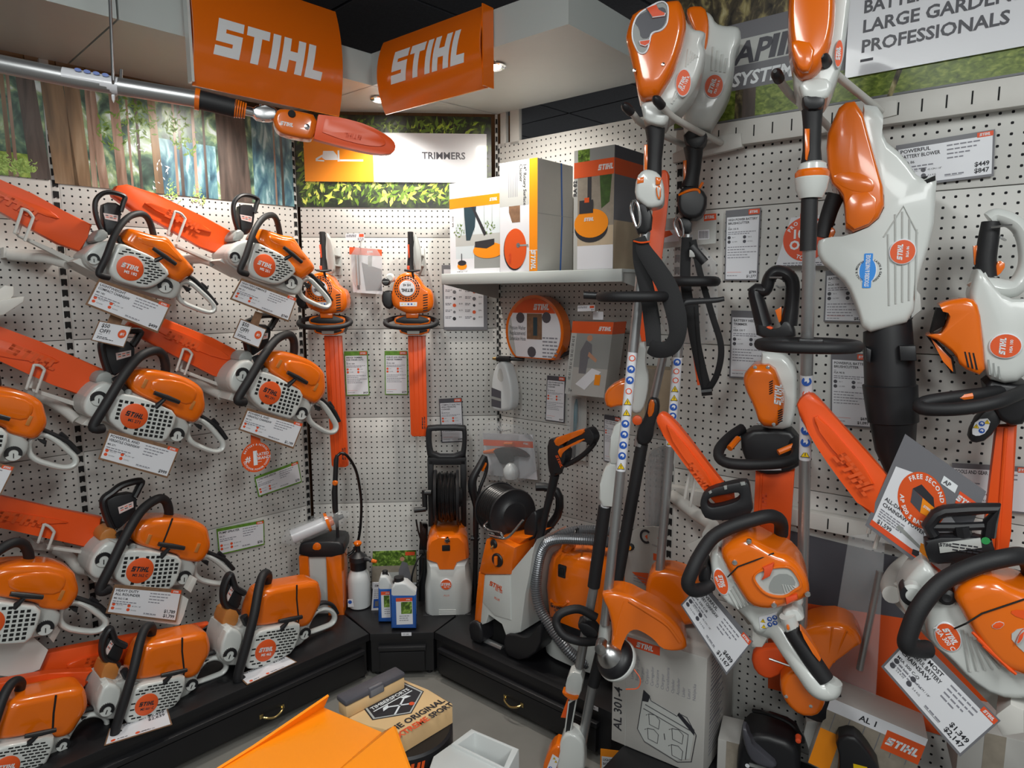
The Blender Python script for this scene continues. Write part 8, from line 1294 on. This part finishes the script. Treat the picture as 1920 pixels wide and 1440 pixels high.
# small charger carton and battery things at the right
fs = cam_frame(1600,1350,.2,26); t = Thing('charger_carton', 'white charger carton with a workshop picture and orange corner, lower right', 'carton', fs, 1600, 1350, 0); A, B_ = t.u(1566,1318), t.u(1738,1368); zt_, W = t.u(1650,1340)[1], t.u(1735,1400)[0]-t.u(1552,1400)[0]; H = .2; x0 = t.u(1552,1400)[0]
ang = -.22; M = Matrix.Translation((x0,t.u(1566,1310)[1],.0)) @ Matrix.Rotation(ang,4,'Z'); L_ = W/math.cos(ang)*1.02; m = MB(); m.box((L_/2,-H/2,-.055),(L_,H,.11),'cardw',.002,M); bx = t.part('body', m); m = MB(); R = lambda x0_,y0_,x1_,y1_,k,z: m.add([(x0_,y0_,z),(x1_,y0_,z),(x1_,y1_,z),(x0_,y1_,z)], ((0,1,2,3),), k, M); R(0,-H,L_,-.035,'stone',.0006); R(0,-.035,L_,0,'paper',.0006); R(0,-H,.05,-.09,'boxorange',.0009); R(L_*.62,-.075,L_,-.02,'logoo',.001)
for i in range(6): R(.02+i*.035,-.09,.022+i*.035,-.036,'slate',.0009)
mm = MB(); mm.logo(L_*.81,-.047,.022,.0014,'logow'); [setattr(v,'co',M @ v.co) for v in mm.bm.verts]; t.part('print', m, bx); t.part('emblem', mm, bx); mm = MB(); mm.text('AL 1', L_*.33, -.026, .016, .0014, 'ink', bold=.02); [setattr(v,'co',M @ v.co) for v in mm.bm.verts]; t.part('lettering', mm, bx)
m = MB(); m.prism(chaikin([(M @ Vector((x,y,0)))[:2] for x, y in ((.03,-.075),(.06,-.045),(.09,-.055),(.15,-.11),(.16,-.2),(.07,-.2),(.055,-.12))],1), .002, .05, 'black', .01, 3); ch = t.part('charger', m, bx); m = MB(); q = [(M @ Vector((x,y,0)))[:2] for x, y in ((.085,-.115),(.115,-.108),(.12,-.125),(.09,-.13))]; m.poly(q, .0506, 'yellow'); t.part('sticker', m, ch)
# dark pack hanging left of the charger carton
t = Thing('battery_bag', 'black padded battery bag with grey crumpled wrap, bottom right of the big carton', 'bag', cam_frame(1440,1400,.16,24), 1440, 1400, 0); m = MB(); m.prism(chaikin(t.P([(1384,1395),(1395,1362),(1430,1352),(1490,1372),(1502,1400),(1500,1470),(1385,1470)]),1), -.06, .06, 'black', .02, 3); b = t.part('body', m); m = MB(); m.tube(spline([t.u(1412,1332,.0),t.u(1440,1338,.02),t.u(1480,1355,.03),t.u(1502,1380,.03),t.u(1505,1392,.03)],4), .006, 'cableb', 8); t.part('cord', m, b); m = MB(); m.prism(chaikin(t.P([(1394,1332),(1405,1335),(1412,1360),(1440,1385),(1460,1402),(1452,1412),(1415,1398),(1402,1375)]),1), .05, .085, 'slated', .014, 2); m.lathe([(.008,0),(.007,.02),(.0005,.022)], 'red', 12, Matrix.Translation(t.u(1497,1381,.05))); t.part('wrap', m, b); m = MB(); m.prism(t.P([(1408,1405),(1456,1415),(1455,1420),(1410,1411)]), .055, .063, 'grey'); m.poly(circ(*t.u(1405,1409)[:2],.006,12), .0635, 'paper'); t.part('label', m, b)
plain_box('white carton low at the floor between the big carton and the black bag', cam_frame(1350,1440,.22,24), 1346, 1402, 1385, 1500, .0, .12, 'cardw')
t = Thing('grey_sleeve', 'pale grey plastic cone hanging under the orange trimmer head', 'sleeve', cam_frame(1525,1380,.14,24), 1525, 1380, 0); m = MB(); m.prism(chaikin(t.P([(1498,1345),(1552,1345),(1550,1440),(1530,1440)]),1), -.02, .02, 'lgrey', .006); t.part('body', m)
plain_box('white carton with orange edge at the bottom right corner', cam_frame(1850,1420,.22,26), 1800, 1925, 1362, 1500, .0, .14, 'cardw')
# ---- foreground: orange chute
PO = 1.05
t = None; e = bpy.data.objects.new('shredder_chute', None); C.objects.link(e); tag(e, 'bright orange sheet metal chute in the foreground with raised flanges', 'chute')
ZC = .84; P = lambda px, py, z=ZC: at_z(px, py, z); o = P(640,1400); e.location = (o.x,o.y,0); L = lambda q: q-Vector((o.x,o.y,0))
def plate(name, pts, th, k='orange2', parent=None):
    m = MB(); n = (pts[1]-pts[0]).cross(pts[2]-pts[0]).normalized()*th; q = pts+[p_-n for p_ in pts]; N = len(pts); m.add([tuple(v) for v in q], (tuple(range(N)),tuple(range(2*N-1,N-1,-1)))+tuple((i,i+N,(i+1)%N+N,(i+1)%N) for i in range(N)), k); bmesh.ops.recalc_face_normals(m.bm, faces=m.bm.faces); o_ = m.link(name, parent); return o_
plate('floor_plate', [L(P(606,1330)), L(P(716,1377)), L(P(560,1512)), L(P(300,1512))], .004, parent=e)
plate('back_flange', [L(P(606,1330)), L(P(617,1305,ZC+.03)), L(P(478,1400,ZC+.008)), L(P(300,1512,ZC+.004)), L(P(300,1512))], .004, parent=e)
plate('front_wall', [L(P(716,1377)), L(P(742,1362,ZC+.035)), L(P(797,1512,ZC+.035)), L(P(560,1512))], .004, parent=e)
plate('side_wall', [L(P(606,1331)), L(P(300,1513)), Vector((L(P(300,1513)).x,L(P(300,1513)).y,.3)), Vector((L(P(606,1331)).x,L(P(606,1331)).y,.3))], .004, parent=e)
m = MB(); q = L(P(520,1470)); m.box((q.x,q.y,ZC/2-.02),(.2,.2,ZC-.05),'black',.02); m.link('stand', e)
# ---- stump topped promotional bin
ZS = .70; e = bpy.data.objects.new('promo_stand', None); C.objects.link(e); tag(e, 'black display drum with a chopped log top and axe emblem, bottom centre', 'display stand'); P = lambda px, py, z=ZS: at_z(px, py, z); o = P(750,1330); e.location = (o.x,o.y,0); L = lambda q: q-Vector((o.x,o.y,0))
q = [L(P(*v)) for v in ((639,1340),(700,1306),(754,1271),(802,1293),(848,1318),(800,1346),(752,1374),(690,1360))]; m = MB(); m.prism([(v.x,v.y) for v in q], ZS-.045, ZS, 'wood', .004); lg = m.link('log_top', e)
ex = (L(P(849,1318))-L(P(742,1372))); ex = L(P(830,1300))-L(P(700,1375)); ex.z = 0; ex.normalize(); ey = Vector((-ex.y,ex.x,0)); c = L(P(741,1318)); M = Matrix(((ex.x,ey.x,0,c.x),(ex.y,ey.y,0,c.y),(0,0,1,ZS+.0008),(0,0,0,1)))
m = MB(); hx = [(-.062,-.012),(-.05,.04),(.0,.055),(.055,.04),(.062,-.012),(.0,-.05)]
for s, z, k_ in ((1.08,.0,'ink'),(1.03,.0004,'lgrey'),(.96,.0008,'ink')): m.add([M @ Vector((x*s,y*s,z)) for x, y in hx][::-1], (tuple(range(5,-1,-1)),), k_)
mm = MB(); mm.logo(0,.033,.012,.0012,'red',wide=.9); mm.text('TIMBERSPORTS', 0, .012, .0105, .0012, 'logow', al='C', bold=.02, wmax=.1); mm.rect(-.05,.005,.05,.008,.0012,'logow'); 
for s in (-1,1): mm.add([(-.028*s,-.032,.0014),(-.024*s,-.034,.0014),(.026*s,-.002,.0014),(.023*s,.001,.0014)], ((0,1,2,3),), 'logow'); mm.add([(.016*s,.004,.0016),(.03*s,.002,.0016),(.036*s,-.008,.0016),(.022*s,-.006,.0016)], ((0,1,2,3),), 'logow')
mm.poly(circ(.02,-.03,.006,12), .0016, 'red'); mm.text('THE ORIGINAL', 0, -.075, .016, .0006, 'ink', al='C', bold=.03, wmax=.15); mm.text('EXTREME', -.075, -.098, .016, .0006, 'red', bold=.03, wmax=.088); mm.text('SPORT', .018, -.098, .016, .0006, 'ink', bold=.03, wmax=.06)
for v in mm.bm.verts: v.co = M @ v.co
mm.bm.normal_update(); [f.normal_flip() for f in mm.bm.faces if f.normal.z < 0]; m.bm.normal_update(); [f.normal_flip() for f in m.bm.faces if f.normal.z < 0]; m.link('emblem', lg); mm.link('lettering', lg)
cb = L(P(800,1352)); cb = sum(q, Vector((0,0,0)))/len(q); m = MB(); m.lathe([(.098,.0),(.102,.02),(.1,ZS-.05),(.095,ZS-.046)], 'black', 36, Matrix.Translation((cb.x+.01,cb.y-.0,0))); dm = m.link('drum', e)
m = MB(); R_ = .1012; a0 = math.atan2(-(o.y+cb.y), -(o.x+cb.x))
def wrap_txt(fn, z0, hh):
    mm = MB(); fn(mm)
    for v in mm.bm.verts: th = a0+v.co.x/R_; r = R_+v.co.z; v.co = Vector((cb.x+.01+r*math.cos(th), cb.y+r*math.sin(th), z0+v.co.y))
    return mm
mm = wrap_txt(lambda m_: (m_.logo(.0,.0,.026,.0008,'logoo',wide=.8), m_.text('TIMBERSPORTS',0,-.05,.022,.0008,'logow',al='C',bold=.02,wmax=.16), m_.rect(-.08,-.062,.08,-.058,.0008,'logow')), ZS-.07, 0); mm.link('drum_lettering', dm)
# ---- wood and steel piece lying on the log
e = bpy.data.objects.new('axe_head_block', None); C.objects.link(e); tag(e, 'narrow bar with bare wood side and dark steel top lying on the log edge', 'bar'); A, B_ = at_z(640,1318,ZS+.03), at_z(752,1262,ZS+.03); o = A.lerp(B_,.5); e.location = (o.x,o.y,ZS); d = (B_-A); d.z = 0; Ln = d.length; d.normalize(); n = Vector((-d.y,d.x,0)); M = Matrix(((d.x,n.x,0,0),(d.y,n.y,0,0),(0,0,1,.0),(0,0,0,1)))
m = MB(); m.box((0,0,.014),(Ln*.98,.03,.026),'wood',.003,M); m.link('wood_body', e); m = MB(); m.box((0,.002,.033),(Ln,.036,.012),'slated',.004,M); m.box((0,-.012,.03),(Ln*.25,.012,.02),'slate',.003,M); m.link('steel_top', e)
# ---- white plastic crate
ZK = .66; e = bpy.data.objects.new('plastic_crate', None); C.objects.link(e); tag(e, 'empty pale grey plastic crate with a flat lid half, bottom centre right', 'crate'); P = lambda px, py, z=ZK: at_z(px, py, z); o = P(880,1420); e.location = (o.x,o.y,0); L = lambda q: q-Vector((o.x,o.y,0))
q = [L(P(*v)) for v in ((884,1366),(973,1404),(952,1445),(846,1394))]; th = .012; z0 = ZK-.16
def inset(q, d): c_ = sum(q, Vector((0,0,0)))/4; return [c_+(v-c_)*(1-d/((v-c_).length)) for v in q]
qi = inset(q, .014); m = MB(); m.ring([(v.x,v.y) for v in q], [(v.x,v.y) for v in qi], z0, ZK, 'crate', .002); m.prism([(v.x,v.y) for v in q], z0-.01, z0, 'crate'); m.link('bin', e)
p4 = [L(P(*v)) for v in ((846,1388),(950,1440),(930,1600),(760,1560),(812,1412))]; m = MB(); m.prism([(v.x,v.y) for v in p4], ZK-.17, ZK-.006, 'crate', .004); m.link('lid', e)
m = MB(); c_ = sum(q, Vector((0,0,0)))/4; m.box((c_.x,c_.y,z0/2-.01),(.1,.1,z0-.02),'grey',.004); m.link('stand', e)
